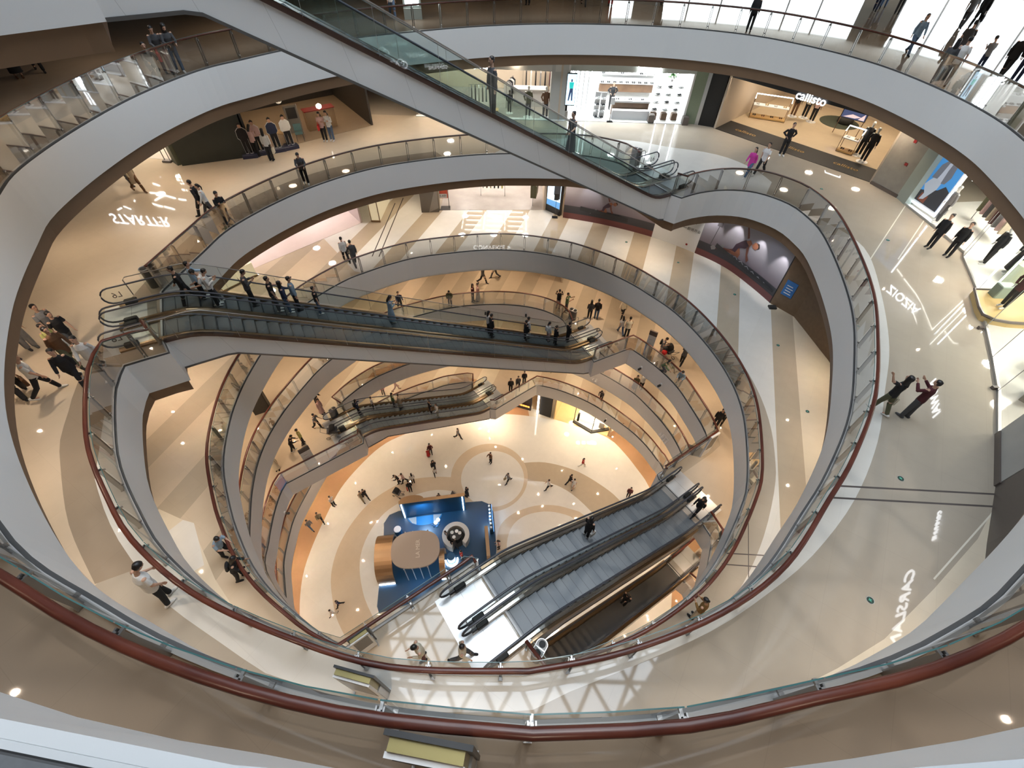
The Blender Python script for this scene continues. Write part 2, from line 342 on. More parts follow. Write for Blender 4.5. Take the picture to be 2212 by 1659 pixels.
db = [tuple(p) for p in spline([(10.95, 19.3), (11.5, 18.3), (12.05, 16.8), (12.25, 14.74), (12.1, 12.81), (11.69, 11.08), (11.36, 10.12), (10.78, 8.93), (10.05, 7.66), (9.15, 6.39), (8.17, 5.31), (6.8, 4.3), (5, 3.3)], .5)] + [(3, 4), (5, 12), (9, 18)]
dw = [(-10, 24), (-15, 30), (-12, 44), (20, 44), (25, 25), (17, 15), (13, 8), (8.1, 4.6), (4, 6), (0, 20)]
FL['D'] = ([S_beige, S_wht, S_tan, S_gtan, S_cream, S_line], [(1, dw)] + [(2, q) for q in dstripes(0, 0, .31, 3.1, 1.25, 6.8, -9, 4, 5, 42)] +
  [(4, [(16.1, 21), (13.6, 13.1), (12.3, 9), (10, 3), (20, 3), (24, 20)]), (3, db), (4, [(-13.86, 8.02), (-12.7, 7.6), (-12.22, 7.49), (-11.71, 6.79), (-10.49, 5.42), (-9.41, 4.46), (-8.4, 3.7), (-9.5, 3.0), (-14.2, 6.6)]), (1, [(-12.7, 7.6), (-12.22, 7.49), (-11.71, 6.79), (-11.1, 5.9), (-11.7, 5.4), (-13.2, 6.9)]),  # last outline here: a bright light patch painted into the floor as white stone
   (5, strip((8.4, 6.95), (9.97, 6.91), .045)), (5, strip((8.1, 6.53), (9.52, 6.47), .045)), (5, strip((9.74, 8.61), (8.93, 5.94), .03)), (5, strip((-9.24, 25.6), (-9.04, 32.4), .07)), (5, strip((-8.8, 25.6), (-8.58, 33.2), .07))])
FL['E'] = ([S_beige, S_cream, S_org, S_tan], [(3, [tuple(p) for p in offset(LOOP['E'], .75, True)])] + [(3, q) for q in dstripes(0, 0, .31, 2.53, 1.25, -8.85, -3, 10, 24, 42)])
FL['F'] = ([S_beige, S_org, S_cream], [(1, [tuple(p) for p in offset(LOOP['F'], .7, True)])] + [(2, q) for q in dstripes(0, 0, .31, 4.2, 1.7, -9, -2, 8, 20, 42)])
FL['G'] = ([S_beige, S_org, S_cream], [(1, [tuple(p) for p in offset(LOOP['G'], .7, True)])] + [(2, q) for q in dstripes(0, 0, .31, 4.2, 1.7, -9, -2, 8, 20, 42)])
hin = [tuple(p) for p in spline([(-14.5, 6.5), (-15.82, 9.7), (-16.46, 12.38), (-16.48, 14.58), (-16.16, 17.14), (-15.46, 20.48), (-14.1, 23.21), (-12.76, 25.1), (-11.21, 26.33), (-8, 28.0), (-4, 29.2), (0, 29.6), (4.15, 29.1), (6.5, 28.6), (9.83, 27.01), (11.26, 25.35), (12.38, 23.36), (13.13, 21.66), (13.9, 18), (13.6, 13), (11.5, 8), (5, 4), (-3, 3), (-10, 3.6)], .6, True)]
al = [tuple(p) for p in spline([(-5.2, 21.95), (-7.01, 21.95), (-9.33, 21.53), (-11.14, 20.44), (-12.63, 18.96), (-13.73, 16.89), (-14.27, 14.8), (-14.23, 12.73), (-13.7, 11.08), (-12.93, 9.52), (-11.98, 8.3)], .5)] + [tuple(p) for p in spline([(-9.6, 8.9), (-10.3, 9.86), (-11.12, 11.02), (-11.9, 12.8), (-12.21, 14.41), (-11.99, 16.13), (-11.25, 17.8), (-10.19, 18.95), (-8.42, 20.08), (-6.67, 20.6), (-4.9, 20.5)], .5)]
arr = [tuple(p) for p in spline([(.9, 23.7), (2.86, 23.92), (4.59, 23.68), (6.63, 22.96), (8.57, 21.69), (10.09, 20.26), (11.3, 18), (11.8, 14.5)], .5)] + [tuple(p) for p in spline([(9, 14), (8.8, 16.6), (7.49, 18.94), (6.89, 19.62), (5.81, 20.66), (4.51, 21.45), (3.16, 21.8), (.9, 21.8)], .5)]
alo = [tuple(p) for p in spline([(-.9, 14.5), (-.9, 16.17), (-.56, 17.48), (.52, 18.53), (2.3, 19.29), (4.1, 19.44), (5.55, 19.14), (6.81, 18.57), (7.8, 16.5)], .4)] + [tuple(p) for p in spline([(7.1, 16.4), (5.98, 18.12), (4.72, 18.67), (3.27, 18.8), (1.65, 18.4), (.54, 17.52), (.03, 16.2), (0, 14.5)], .4)]
circ = lambda cx_, cy_, r: [(cx_ + r * math.cos(a * math.pi / 40), cy_ + r * math.sin(a * math.pi / 40)) for a in range(80)]
FL['H'] = ([S_org, S_wht, S_beige, S_tan, S_cream], [(4, [(2, 29), (0, 40), (16, 40), (14, 31), (10.28, 27.69), (8.43, 27.62), (6.4, 29.0)]), (1, hin), (2, al), (3, arr), (2, alo), (2, circ(-1.86, 22.22, 3.63)), (1, circ(-1.55, 22.05, 2.97))])
NB = dict(A='top', B='seventh', C='sixth', D='fifth', E='fourth', F='third', G='second')
for L in 'ABCDEFG':
    z = ZK[L]
    hole = offset(LOOP[L], 0.11, True)
    flat_ring('floor', hole, ZF[L], FL[L][0], inlays=FL[L][1])
    low = offset(LOOP[L], 0.35, True)
    flat_ring('ceiling', low, z - FASCIA - (.5 if L in 'ABC' else .1), M_ceil, up=False)
    # white upstand with dark metal kerb, bronze or pale recess under it
    lp = LOOP[L]
    fas = M_white if L in 'ABCD' else M_warmwhite
    mb = MB()
    def ring3(d, dz): return [(p.x, p.y, z + dz) for p in offset(lp, d, True)]
    kw = .05 if L != 'A' else .0
    rows = [ring3(.12, -.06), ring3(.12, 0), ring3(kw, 0), ring3(kw, -.05), ring3(0, -.05)]
    if L == 'A':
        mb.quadstrip([ring3(.135, -.06), ring3(.135, 0), ring3(.053, 0)][::-1], closed=True, mi=4); mb.quadstrip([ring3(.053, 0), ring3(.049, -.003), ring3(.045, 0)][::-1], closed=True, mi=3); mb.quadstrip([ring3(.045, 0), ring3(.031, .001), ring3(.030, -.002), ring3(.029, 0), ring3(0, 0), ring3(0, -.05)][::-1], closed=True, mi=1)
    else:
        mb.quadstrip(rows[:3][::-1], closed=True, mi=0); mb.quadstrip(rows[2:][::-1], closed=True, mi=3)
    mb.quadstrip([ring3(0, -.05), ring3(0, -FASCIA)][::-1], closed=True, mi=1)
    if L in 'ABC':
        mb.quadstrip([ring3(0, -FASCIA), ring3(.12, -FASCIA), ring3(.16, -FASCIA - .55), ring3(.4, -FASCIA - .55)][::-1], closed=True, mi=2)
    else:
        mb.quadstrip([ring3(0, -FASCIA), ring3(.10, -FASCIA), ring3(.10, -FASCIA - .16), ring3(.4, -FASCIA - .16)][::-1], closed=True, mi=1)
    mb.build('trim', [M_kerb, fas, M_bronze, M_darksteel, S_kerbgrey], kind='structure')
flat_ring('floor', None, 0.0, FL['H'][0], inlays=FL['H'][1])
# outer walls and the roof with its glazed opening
def wall_band(z0, z1, m):
    mb = MB(); mb.quadstrip([[(p.x, p.y, z0) for p in OUTER], [(p.x, p.y, z1) for p in OUTER]][::-1], closed=True); return mb.build('wall_outer', m, kind='structure')
wall_band(-.1, 32.4, mat('wall_paint', (.55, .48, .40), .7))
mb = MB(); q_ = [OUTER[i % 120] for i in range(27, 118)]; mb.quadstrip([[(p.x, p.y, 32.4) for p in q_], [(p.x, p.y, 37.9) for p in q_]][::-1]); mb.build('wall_outer', MATS['wall_paint'], kind='structure')
hall = [OUTER[i % 120] for i in range(-3, 28)] + [Vector((4, 60)), Vector((30, 62)), Vector((52, 46)), Vector((54, 12))]
mb = MB(); mb.poly([(p.x, p.y, ZF['B']) for p in hall]); mb.build('floor', S_btan, kind='structure')
mb = MB(); mb.poly([(p.x, p.y, ZF['B'] + 4.6) for p in reversed(hall)]); mb.build('ceiling', M_ceil, kind='structure')
wall_band(37.9, 56, mat('wall_paint_top', (.70, .70, .70), .7))
flat_ring('ceiling', [Vector((1 + 13.5 * math.cos(a * math.pi / 20), 15 + 14 * math.sin(a * math.pi / 20))) for a in range(40)], 54, M_ceil, up=False)

mb = MB()
for k in range(-7, 8):                       # triangulated space frame under the roof glazing
    for a in (0, math.pi / 3, 2 * math.pi / 3):
        c_, s_ = math.cos(a), math.sin(a); ox, oy = 1 - s_ * k * 2.3, 15 + c_ * k * 2.3
        mb.tube([(ox - c_ * 17, oy - s_ * 17, 53.7), (ox + c_ * 17, oy + s_ * 17, 53.7)], .15, n=6)
mb.build('window_roof_frame', M_white, kind='structure')
# ------------------------------------------------------------------ glass balustrades
def balustrade(L, label, spacing=1.5):
    z = ZK[L]; root = thing('glass_balustrade', label, 'balustrade', (LOOP[L][0].x, LOOP[L][0].y, ZF[L]))
    off = Vector((-LOOP[L][0].x, -LOOP[L][0].y, -ZF[L]))
    # merge neighbouring runs that carry a railing
    chains = []; cur = None
    for k, P in RUNS[L]:
        if k == 'g':
            if cur: chains.append(cur)
            cur = None
        else: cur = (cur[:-1] + P) if cur else list(P)
    if cur:
        if chains and RUNS[L][0][0] != 'g': chains[0] = cur[:-1] + chains[0]
        else: chains.append(cur)
    npost = 0
    for P in chains:
        Q = [P[0]]
        for p in P[1:]:
            if (p - Q[-1]).length > 1e-3: Q.append(p)
        P = Q; closed = (P[0] - P[-1]).length < 1e-3
        if closed: P = P[:-1]
        def at(d, dz, PP): return [Vector((p.x, p.y, z + dz)) + off for p in PP]
        hr = offset(P, 0.21, closed)
        mb = MB(); mb.tube([(p.x + off.x, p.y + off.y, z + 1.06 + off.z) for p in hr], 0.042, n=10, closed=closed, rx=0.062)
        mb.build('handrail', M_rail, root, smooth=True)
        # posts and panes
        cum = [0.0]
        PP = P + [P[0]] if closed else P
        for a, b in zip(PP[:-1], PP[1:]): cum.append(cum[-1] + (b - a).length)
        tot = cum[-1]; n = max(1, round(tot / spacing))
        nor = normals(P, closed); 
        def sample(d):
            d = max(0, min(tot, d)); 
            i = max(0, min(len(cum) - 2, int(np.searchsorted(cum, d)) - 1)); t = (d - cum[i]) / max(1e-6, cum[i + 1] - cum[i])
            a, b = PP[i], PP[i + 1]; na, nb = nor[i % len(P)], nor[(i + 1) % len(P)]
            return a + (b - a) * t, (na + (nb - na) * t).normalized()
        for i in range(n + (0 if closed else 1)):
            p, nn = sample(tot * i / n); 
            if not closed and i in (0, n): p, nn = sample(tot * i / n + (.06 if i == 0 else -.06))
            tt = Vector((-nn.y, nn.x)); mb = MB()
            for sgn in (-1, 1):
                c = p + nn * 0.15 + tt * (0.04 * sgn)
                M = Matrix(((nn.x, tt.x, 0, c.x + off.x), (nn.y, tt.y, 0, c.y + off.y), (0, 0, 1, z + off.z), (0, 0, 0, 1)))
                mb.box(-.05, -.009, -.05, .05, .009, 1.0, M=M)
            c = p + nn * 0.15; M = Matrix(((nn.x, tt.x, 0, c.x + off.x), (nn.y, tt.y, 0, c.y + off.y), (0, 0, 1, z + off.z), (0, 0, 0, 1)))
            mb.box(-.11, -.018, .93, .075, .018, .965, M=M); mb.box(-.02, -.018, .96, .1, .018, 1.03, M=M); mb.box(-.07, -.05, -.06, .07, .05, -.03, M=M)
            mb.box(-.11, -.03, .12, -.03, .03, .16, M=M)
            mb.build('post', M_steel if L in 'BC' else M_steel, root)
        for i in range(n):
            g = .012; d0 = tot * i / n + g; d1 = tot * (i + 1) / n - g
            k = max(1, int((d1 - d0) / .5)); pts = [sample(d0 + (d1 - d0) * j / k) for j in range(k + 1)]
            mb = MB()
            lo = [(p + q * .065) for p, q in pts]
            a = [(p.x + off.x, p.y + off.y, z - .02 + off.z) for p in lo]; b = [(p.x + off.x, p.y + off.y, z + 1.13 + off.z) for p in lo]
            mb.quadstrip([a, b])
            ti = [(p + q * .072) for p, q in pts]; to = [(p + q * .058) for p, q in pts]
            z1 = z + 1.13 + off.z
            mb.quadstrip([[(p.x + off.x, p.y + off.y, z1) for p in to], [(p.x + off.x, p.y + off.y, z1 + .008) for p in to], [(p.x + off.x, p.y + off.y, z1 + .008) for p in ti], [(p.x + off.x, p.y + off.y, z1) for p in ti]], mi=1)
            mb.build('glass_pane', [M_glass, M_edge], root)
balustrade('B', 'large glass balustrade with thick red-brown handrail on the uppermost railed ring, nearest the viewer')
balustrade('C', 'glass balustrade ring just inside and below the nearest one, bulging at far right')
balustrade('D', 'glass balustrade of the middle gallery, running past the silver twin escalator top landing')
balustrade('E', 'glass balustrade of the gallery where the long two-storey middle escalator lands')
balustrade('F', 'glass balustrade with corner beside the directory board at lower left')
balustrade('G', 'lowest glass balustrade, directly above the ground floor shops')

# ------------------------------------------------------------------ downlights in the gallery ceilings
WARM = (1.0, 0.74, 0.50); MID = (1.0, 0.80, 0.60)
LIGHT = dict(B=(16, MID), C=(36, MID), D=(42, MID), E=(50, WARM), F=(54, WARM), G=(56, WARM), H=(72, WARM))
UP = dict(B='A', C='B', D='C', E='D', F='E', G='F', H='G')
for L, (pw, colr) in LIGHT.items():
    zc = ZK[UP[L]] - FASCIA - (.56 if UP[L] in 'ABC' else .2)
    lp = LOOP[UP[L]]
    for d, sp in ((1.6, 4.0), (4.6, 5.0)):
        o = offset(lp, d, True); acc = sp
        for i in range(len(o)):
            acc += (lp[i] - lp[i - 1]).length
            if acc >= sp:
                acc = 0
                p = o[i]
                if ((p.x - OUT_C.x) / (OUT_RX - 1)) ** 2 + ((p.y - OUT_C.y) / (OUT_RY - 1)) ** 2 < 1:
                    area_lamp('downlight', (p.x, p.y, zc), .09, pw, colr, spread=math.radians(130))
# ------------------------------------------------------------------ people
def _loft(mb, cs, rx, ry, lat, n=12):
    rows = []
    for i, c in enumerate(cs):
        c = Vector(c); a = Vector(cs[max(i - 1, 0)]); b = Vector(cs[min(i + 1, len(cs) - 1)])
        t = (b - a).normalized(); l = Vector(lat) - t * t.dot(Vector(lat)); l.normalize(); f = t.cross(l)
        rows.append([c + l * (rx[i] * math.cos(k * 2 * math.pi / n)) + f * (ry[i] * math.sin(k * 2 * math.pi / n)) for k in range(n)])
    mb.quadstrip(rows, closed=True, caps=True)
def _limb(mb, pts, rs, n=10):
    out = []; ro = []
    for i in range(len(pts) - 1):
        a, b = Vector(pts[i]), Vector(pts[i + 1])
        for k in range(4): out.append(a + (b - a) * (k / 4)); ro.append(rs[i] + (rs[i + 1] - rs[i]) * (k / 4))
    out.append(Vector(pts[-1])); ro.append(rs[-1])
    d0 = (out[1] - out[0]).normalized(); d1 = (out[-1] - out[-2]).normalized()
    out = [out[0] - d0 * ro[0] * .5] + out + [out[-1] + d1 * ro[-1] * .5]; ro = [ro[0] * .6] + ro + [ro[-1] * .6]
    mb.tube(out, ro, n=n)
    for q, r in list(zip(pts, rs))[1:-1]: _ball(mb, q, r * 1.02, r * 1.02, r * 1.02, 10, 6)
def _ball(mb, c, rx, ry, rz, n=12, m=8):
    rows = []
    for j in range(m + 1):
        a = -math.pi / 2 + math.pi * j / m; q = max(.02, math.cos(a))
        rows.append([(c[0] + rx * q * math.cos(k * 2 * math.pi / n), c[1] + ry * q * math.sin(k * 2 * math.pi / n), c[2] + rz * math.sin(a)) for k in range(n)])
    mb.quadstrip(rows, closed=True, caps=True)
def _melt(mb, name, vox, smooth=2):
    me = bpy.data.meshes.new(name + '_t'); me.from_pydata(mb.v, [], mb.f); me.update()
    o = bpy.data.objects.new(name + '_t', me); COL.objects.link(o)
    r = o.modifiers.new('r', 'REMESH'); r.mode = 'VOXEL'; r.voxel_size = vox; r.use_smooth_shade = True
    if smooth:
        s = o.modifiers.new('s', 'SMOOTH'); s.factor = .5; s.iterations = smooth
    dg = bpy.context.evaluated_depsgraph_get()
    out = bpy.data.meshes.new_from_object(o.evaluated_get(dg)); out.name = name
    out.polygons.foreach_set('use_smooth', [True] * len(out.polygons))
    bpy.data.objects.remove(o); bpy.data.meshes.remove(me)
    return out
# pose: lean, (swing, knee) left/right leg, (upper arm dir, forearm dir) left/right with x outward; hip drop for sitting
POSES = {
 'stand':  dict(lean=.02, L=(.03, .03), R=(-.03, .03), aL=((.16, 0, -1), (.04, .15, -1)), aR=((.16, .02, -1), (.04, .12, -1))),
 'hips':   dict(lean=.0, L=(.05, .03), R=(-.02, .02), aL=((.55, -.25, -.8), (-.5, .35, -.45)), aR=((.55, -.25, -.8), (-.5, .35, -.45))),
 'phone':  dict(lean=.05, L=(.03, .03), R=(-.02, .03), aL=((.15, .12, -1), (-.35, .8, .35)), aR=((.12, .15, -1), (-.3, .8, .45)), head=.45),
 'walk':   dict(lean=.05, L=(.42, .12), R=(-.34, .45), aL=((.14, -.35, -1), (.0, .05, -1)), aR=((.14, .3, -1), (.0, .55, -.9))),
 'walk2':  dict(lean=.07, L=(-.30, .42), R=(.45, .1), aL=((.14, .3, -1), (-.05, .5, -.9)), aR=((.16, -.3, -1), (.0, .05, -1))),
 'rail':   dict(lean=.30, L=(.06, .05), R=(-.14, .15), aL=((.18, .25, -.95), (-.3, .9, -.25)), aR=((.18, .25, -.95), (-.3, .9, -.25)), head=.5),
 'look':   dict(lean=.10, L=(.12, .05), R=(-.10, .10), aL=((.25, .1, -1), (-.1, .7, -.5)), aR=((.2, -.05, -1), (-.15, .4, -.9)), head=.7),
 'cross':  dict(lean=.0, L=(.04, .02), R=(-.03, .02), aL=((.2, .18, -1), (-.9, .5, .15)), aR=((.2, .18, -1), (-.9, .45, .05))),
 'point':  dict(lean=-.02, L=(.25, .1), R=(-.2, .25), aL=((.75, .35, .35), (.35, .35, .9)), aR=((.18, -.1, -1), (.02, .15, -1)), head=-.15),
 'photo':  dict(lean=.0, L=(.05, .03), R=(-.04, .03), aL=((.2, .55, -.6), (-.3, .7, .6)), aR=((.2, .55, -.6), (-.3, .7, .6))),
 'ride':   dict(lean=.03, L=(.04, .04), R=(.02, .04), aL=((.3, .35, -.9), (.1, .8, -.3)), aR=((.13, .05, -1), (.0, .25, -1))),
 'crouch': dict(lean=.5, L=(1.25, 2.1), R=(1.0, 2.1), aL=((.2, .7, -.7), (-.2, .8, -.2)), aR=((.2, .7, -.7), (-.2, .8, -.2)), drop=.50),
 'push':   dict(lean=.15, L=(.3, .1), R=(-.25, .35), aL=((.12, .35, -.9), (-.02, .9, -.15)), aR=((.12, .35, -.9), (-.02, .9, -.15))),
 'mann':   dict(lean=.0, L=(.06, .02), R=(-.06, .02), aL=((.2, -.05, -1), (.05, .1, -1)), aR=((.35, -.1, -.9), (-.25, .35, -.6))),
}
_SK = {}
def skeleton(pose):
    if pose in _SK: return _SK[pose]
    p = POSES[pose]; J = {}
    hz = .92 - p.get('drop', 0); ln = p['lean']
    pel = Vector((0, 0, hz)); ax = Vector((0, math.sin(ln), math.cos(ln)))
    J['pel'] = pel; J['waist'] = pel + ax * .14; J['chest'] = pel + ax * .36; J['neckb'] = pel + ax * .53; 
    hd = p.get('head', 0); ah = Vector((0, math.sin(ln * .4 + hd * .5), math.cos(ln * .4 + hd * .5)))
    J['neckt'] = J['neckb'] + ah * .085; J['head'] = J['neckt'] + ah * .115 + Vector((0, .015 + .05 * hd, 0)); J['hd'] = hd + ln * .4; J['ax'] = ax
    for s, k, a in ((-1, 'L', 'aL'), (1, 'R', 'aR')):
        sh = pel + ax * .49 + Vector((.175 * s, 0, 0)); u, f = [Vector((v[0] * s, v[1], v[2])).normalized() for v in p[a]]
        el = sh + u * .275; wr = el + f * .245
        J['sh' + k] = sh; J['el' + k] = el; J['wr' + k] = wr; J['f' + k] = f
        sw, kn = p[k]; hip = pel + Vector((.088 * s, 0, -.03))
        th = Vector((.02 * s, math.sin(sw), -math.cos(sw))).normalized(); kne = hip + th * .42
        sk = Vector((0, math.sin(sw - kn), -math.cos(sw - kn))); ank = kne + sk * .40
        J['hip' + k] = hip; J['kn' + k] = kne; J['an' + k] = ank; J['sk' + k] = sk; J['kb' + k] = sw - kn
    low = min(J['anL'].z, J['anR'].z); dz = .075 - low
    for k, v in J.items():
        if isinstance(v, Vector) and k not in ('ax', 'fL', 'fR', 'skL', 'skR'): v.z += dz
    _SK[pose] = J; return J
def _body(pose):
    J = skeleton(pose); mb = MB(); ax = J['ax']
    _loft(mb, [J['pel'] - ax * .08, J['pel'], J['waist'], J['chest'], J['neckb'] - ax * .05, J['neckb']], [.09, .155, .13, .155, .13, .06], [.07, .105, .09, .11, .075, .055], (1, 0, 0))
    _limb(mb, [J['neckb'] - ax * .03, J['neckt'] + Vector((0, .005, .03))], [.058, .052])
    h = J['head']; d = J['hd']; up = Vector((0, math.sin(d), math.cos(d))); fw = Vector((0, math.cos(d), -math.sin(d)))
    _loft(mb, [h - up * .115 + fw * .035, h - up * .085 + fw * .03, h - up * .03 + fw * .01, h + up * .03, h + up * .08 - fw * .005, h + up * .108 - fw * .01], [.03, .05, .07, .077, .062, .025], [.04, .065, .088, .095, .078, .03], (1, 0, 0), n=16)
    _limb(mb, [h + fw * .088 + up * .01, h + fw * .108 - up * .035], [.010, .015], n=8)
    for s in (-1, 1): _limb(mb, [h + Vector((.078 * s, 0, 0)) + up * .02, h + Vector((.074 * s, 0, 0)) - up * .035], [.014, .011], n=8)
    _limb(mb, [h + fw * .08 - up * .062 + Vector((-.02, 0, 0)), h + fw * .086 - up * .062, h + fw * .08 - up * .062 + Vector((.02, 0, 0))], [.009, .012, .009], n=8)
    for k, s in (('L', -1), ('R', 1)):
        _limb(mb, [J['sh' + k], J['el' + k], J['wr' + k]], [.052, .042, .027])
        f = J['f' + k]; w = J['wr' + k]; side = f.cross(Vector((1, 0, 0))); side = side.normalized() if side.length > .1 else Vector((0, 1, 0))
        nrm_ = f.cross(side)
        pm = w + f * .05
        _loft(mb, [w + f * .005, w + f * .05, w + f * .095], [.026, .040, .040], [.022, .017, .015], side, n=10)
        for q, (o, ln_) in enumerate(((-.030, .062), (-.010, .076), (.010, .070), (.029, .055))):
            b = w + f * .092 + side * o; c = b + f * (ln_ * .5) - nrm_ * (s * .008); e = c + f * (ln_ * .4) - nrm_ * (s * .022)
            _limb(mb, [b, c, e], [.0100, .0092, .0080], n=6)
        b = w + f * .03 + side * .034; _limb(mb, [b, b + f * .03 + side * .022, b + f * .06 + side * .028 - nrm_ * (s * .012)], [.013, .011, .009], n=6)
        _limb(mb, [J['hip' + k], J['kn' + k], J['kn' + k] + J['sk' + k] * .12, J['an' + k]], [.085, .058, .056, .038])
        _limb(mb, [J['an' + k] + Vector((0, -.02, -.02)), J['an' + k] + Vector((0, .13, -.045))], [.04, .03])
    return _melt(mb, 'person', .009)
def _top(pose, sleeve, hem, wide):
    J = skeleton(pose); mb = MB(); ax = J['ax']; w = wide
    cs = [J['pel'] - ax * hem, J['pel'], J['waist'], J['chest'], J['neckb'] - ax * .055, J['neckb'] + ax * .005]
    _loft(mb, cs, [.172 * w, .172 * w, .158 * w, .178 * w, .155, .075], [.125 * w, .125 * w, .115 * w, .130 * w, .095, .07], (1, 0, 0), n=16)
    for k in 'LR':
        a, b, c = J['sh' + k], J['el' + k], J['wr' + k]
        if sleeve == 's': _limb(mb, [a - Vector((0, 0, .012)), a + (b - a) * .72], [.056, .062 * w])
        elif sleeve == 'l': _limb(mb, [a - Vector((0, 0, .012)), b, b + (c - b) * .92], [.056, .054 * w, .043 * w])
        else: _limb(mb, [a, a + (b - a) * .2], [.06, .055])
    return _melt(mb, 'top', .011)
def _trousers(pose, kind, wide):
    J = skeleton(pose); mb = MB(); ax = J['ax']; w = wide
    if kind == 'skirt':
        lo = (J['anL'] + J['anR']) / 2; lo.z = J['anL'].z * .5 + J['anR'].z * .5 + .12 * (2 - w)
        mid = (J['pel'] + lo) / 2
        _loft(mb, [J['waist'] - ax * .04, J['pel'], mid, lo], [.14, .175, .21, .24], [.10, .13, .17, .20], (1, 0, 0), n=18)
        return _melt(mb, 'skirt', .012)
    _loft(mb, [J['pel'] - ax * .11, J['pel'] - ax * .04, J['pel'] + ax * .03, J['waist']], [.12, .172, .165, .14], [.09, .125, .12, .10], (1, 0, 0), n=16)
    for k in 'LR':
        e = J['kn' + k] + (J['an' + k] - J['kn' + k]) * (.25 if kind == 'shorts' else .94)
        _limb(mb, [J['hip' + k], J['kn' + k], e], [.098, .074 * w, (.062 if kind != 'shorts' else .08) * w])
    return _melt(mb, 'trousers', .011)
def _shoe(pose, k):
    J = skeleton(pose); mb = MB(); a = J['an' + k]; b = J['kb' + k] if abs(J['kb' + k]) > .3 and a.z > .1 else 0
    c, s = math.cos(b * .7), math.sin(b * .7)
    def R(y, z): return Vector((a.x, a.y + y * c - z * s * -1 * -1, a.z + z * c + y * s * .9))
    _loft(mb, [R(-.085, -.045), R(-.06, -.025), R(.03, -.025), R(.11, -.042), R(.165, -.052), R(.185, -.058)], [.03, .042, .044, .047, .042, .02], [.03, .05, .05, .035, .025, .014], (1, 0, 0), n=10)
    return _melt(mb, 'shoe', .011, 1)
def _hair(pose, kind):
    J = skeleton(pose); mb = MB(); h = J['head']; d = J['hd']; up = Vector((0, math.sin(d), math.cos(d))); fw = Vector((0, math.cos(d), -math.sin(d)))
    _loft(mb, [h - up * .055 - fw * .045, h - up * .01 - fw * .03, h + up * .045 - fw * .014, h + up * .09 - fw * .012, h + up * .122 - fw * .015], [.066, .083, .087, .072, .028], [.06, .078, .098, .085, .032], (1, 0, 0), n=16)
    if kind == 'long': _loft(mb, [h - up * .29 - fw * .085, h - up * .2 - fw * .085, h - up * .06 - fw * .055, h + up * .03 - fw * .03], [.07, .088, .09, .08], [.035, .045, .062, .07], (1, 0, 0), n=14)
    if kind == 'bun': _ball(mb, h + up * .06 - fw * .125, .045, .045, .045)
    if kind == 'tail': _limb(mb, [h - fw * .1 + up * .02, h - fw * .14 - up * .08, h - fw * .13 - up * .22], [.035, .035, .02])
    if kind == 'cap': _loft(mb, [h + up * .045 + fw * .02, h + up * .04 + fw * .15], [.075, .055], [.012, .008], (1, 0, 0), n=12)
    if kind == 'hood': _loft(mb, [J['neckb'] + Vector((0, -.03, -.02)), h - up * .06 - fw * .03, h + up * .03 - fw * .025, h + up * .11 - fw * .02, h + up * .135 - fw * .02], [.11, .105, .1, .075, .03], [.09, .09, .108, .09, .04], (1, 0, 0), n=14)
    return _melt(mb, 'hair' if kind not in ('cap', 'hood') else kind, .010)
def _face(pose):
    J = skeleton(pose); mb = MB(); h = J['head']; d = J['hd']; up = Vector((0, math.sin(d), math.cos(d))); fw = Vector((0, math.cos(d), -math.sin(d)))
    for s in (-1, 1):
        c = h + fw * .084 + up * .012 + Vector((.030 * s, 0, 0)); _ball(mb, c, .012, .008, .007, 8, 5)
        a = h + fw * .088 + up * .034 + Vector((.03 * s, 0, 0)); mb.tube([a - Vector((.017, 0, 0)), a + up * .004, a + Vector((.017, 0, 0))], .004, n=5)
    mb.tube([h + fw * .093 - up * .062 + Vector((-.02, 0, 0)), h + fw * .099 - up * .062, h + fw * .093 - up * .062 + Vector((.02, 0, 0))], .0035, n=5)
    me = bpy.data.meshes.new('face'); me.from_pydata(mb.v, [], mb.f); me.update(); return me
def _pack(pose):
    J = skeleton(pose); mb = MB(); c = J['chest'] - Vector((0, .19, .03)); ax = J['ax']
    _loft(mb, [c - ax * .2, c - ax * .17, c, c + ax * .16, c + ax * .2], [.10, .14, .145, .13, .07], [.05, .075, .08, .065, .03], (1, 0, 0), n=14)
    return _melt(mb, 'backpack', .012)
def _bag(pose):
    J = skeleton(pose); mb = MB(); c = J['wrR'] + Vector((.02, 0, -.30))
    mb.bbox(c.x - .05, c.y - .15, c.z - .18, c.x + .05, c.y + .15, c.z + .12, .02)
    for s in (-1, 1): mb.tube([(c.x + .03 * s, c.y - .08, c.z + .11), (c.x, c.y - .03, c.z + .28), (c.x, c.y + .03, c.z + .28), (c.x + .03 * s, c.y + .08, c.z + .11)], .008, n=5)
    me = bpy.data.meshes.new('bag'); me.from_pydata(mb.v, [], mb.f); me.update(); return me
_PM = {}
def pmesh(fn, *a):
    k = (fn.__name__,) + a
    if k not in _PM:
        me = fn(*a); 
        if not me.materials: me.materials.append(None)
        _PM[k] = me
    return _PM[k]
def cloth(c): return mat('cloth_%02x%02x%02x' % tuple(int(255 * min(1, x)) for x in c), c, .85, noise=.12, nscale=14)
SKIN = mat('skin', (.56, .34, .24), .5); HAIR = mat('hair_black', (.012, .010, .010), .45); HAIRB = mat('hair_brown', (.06, .032, .02), .5); M_face = mat('face_marks', (.05, .02, .02), .5)
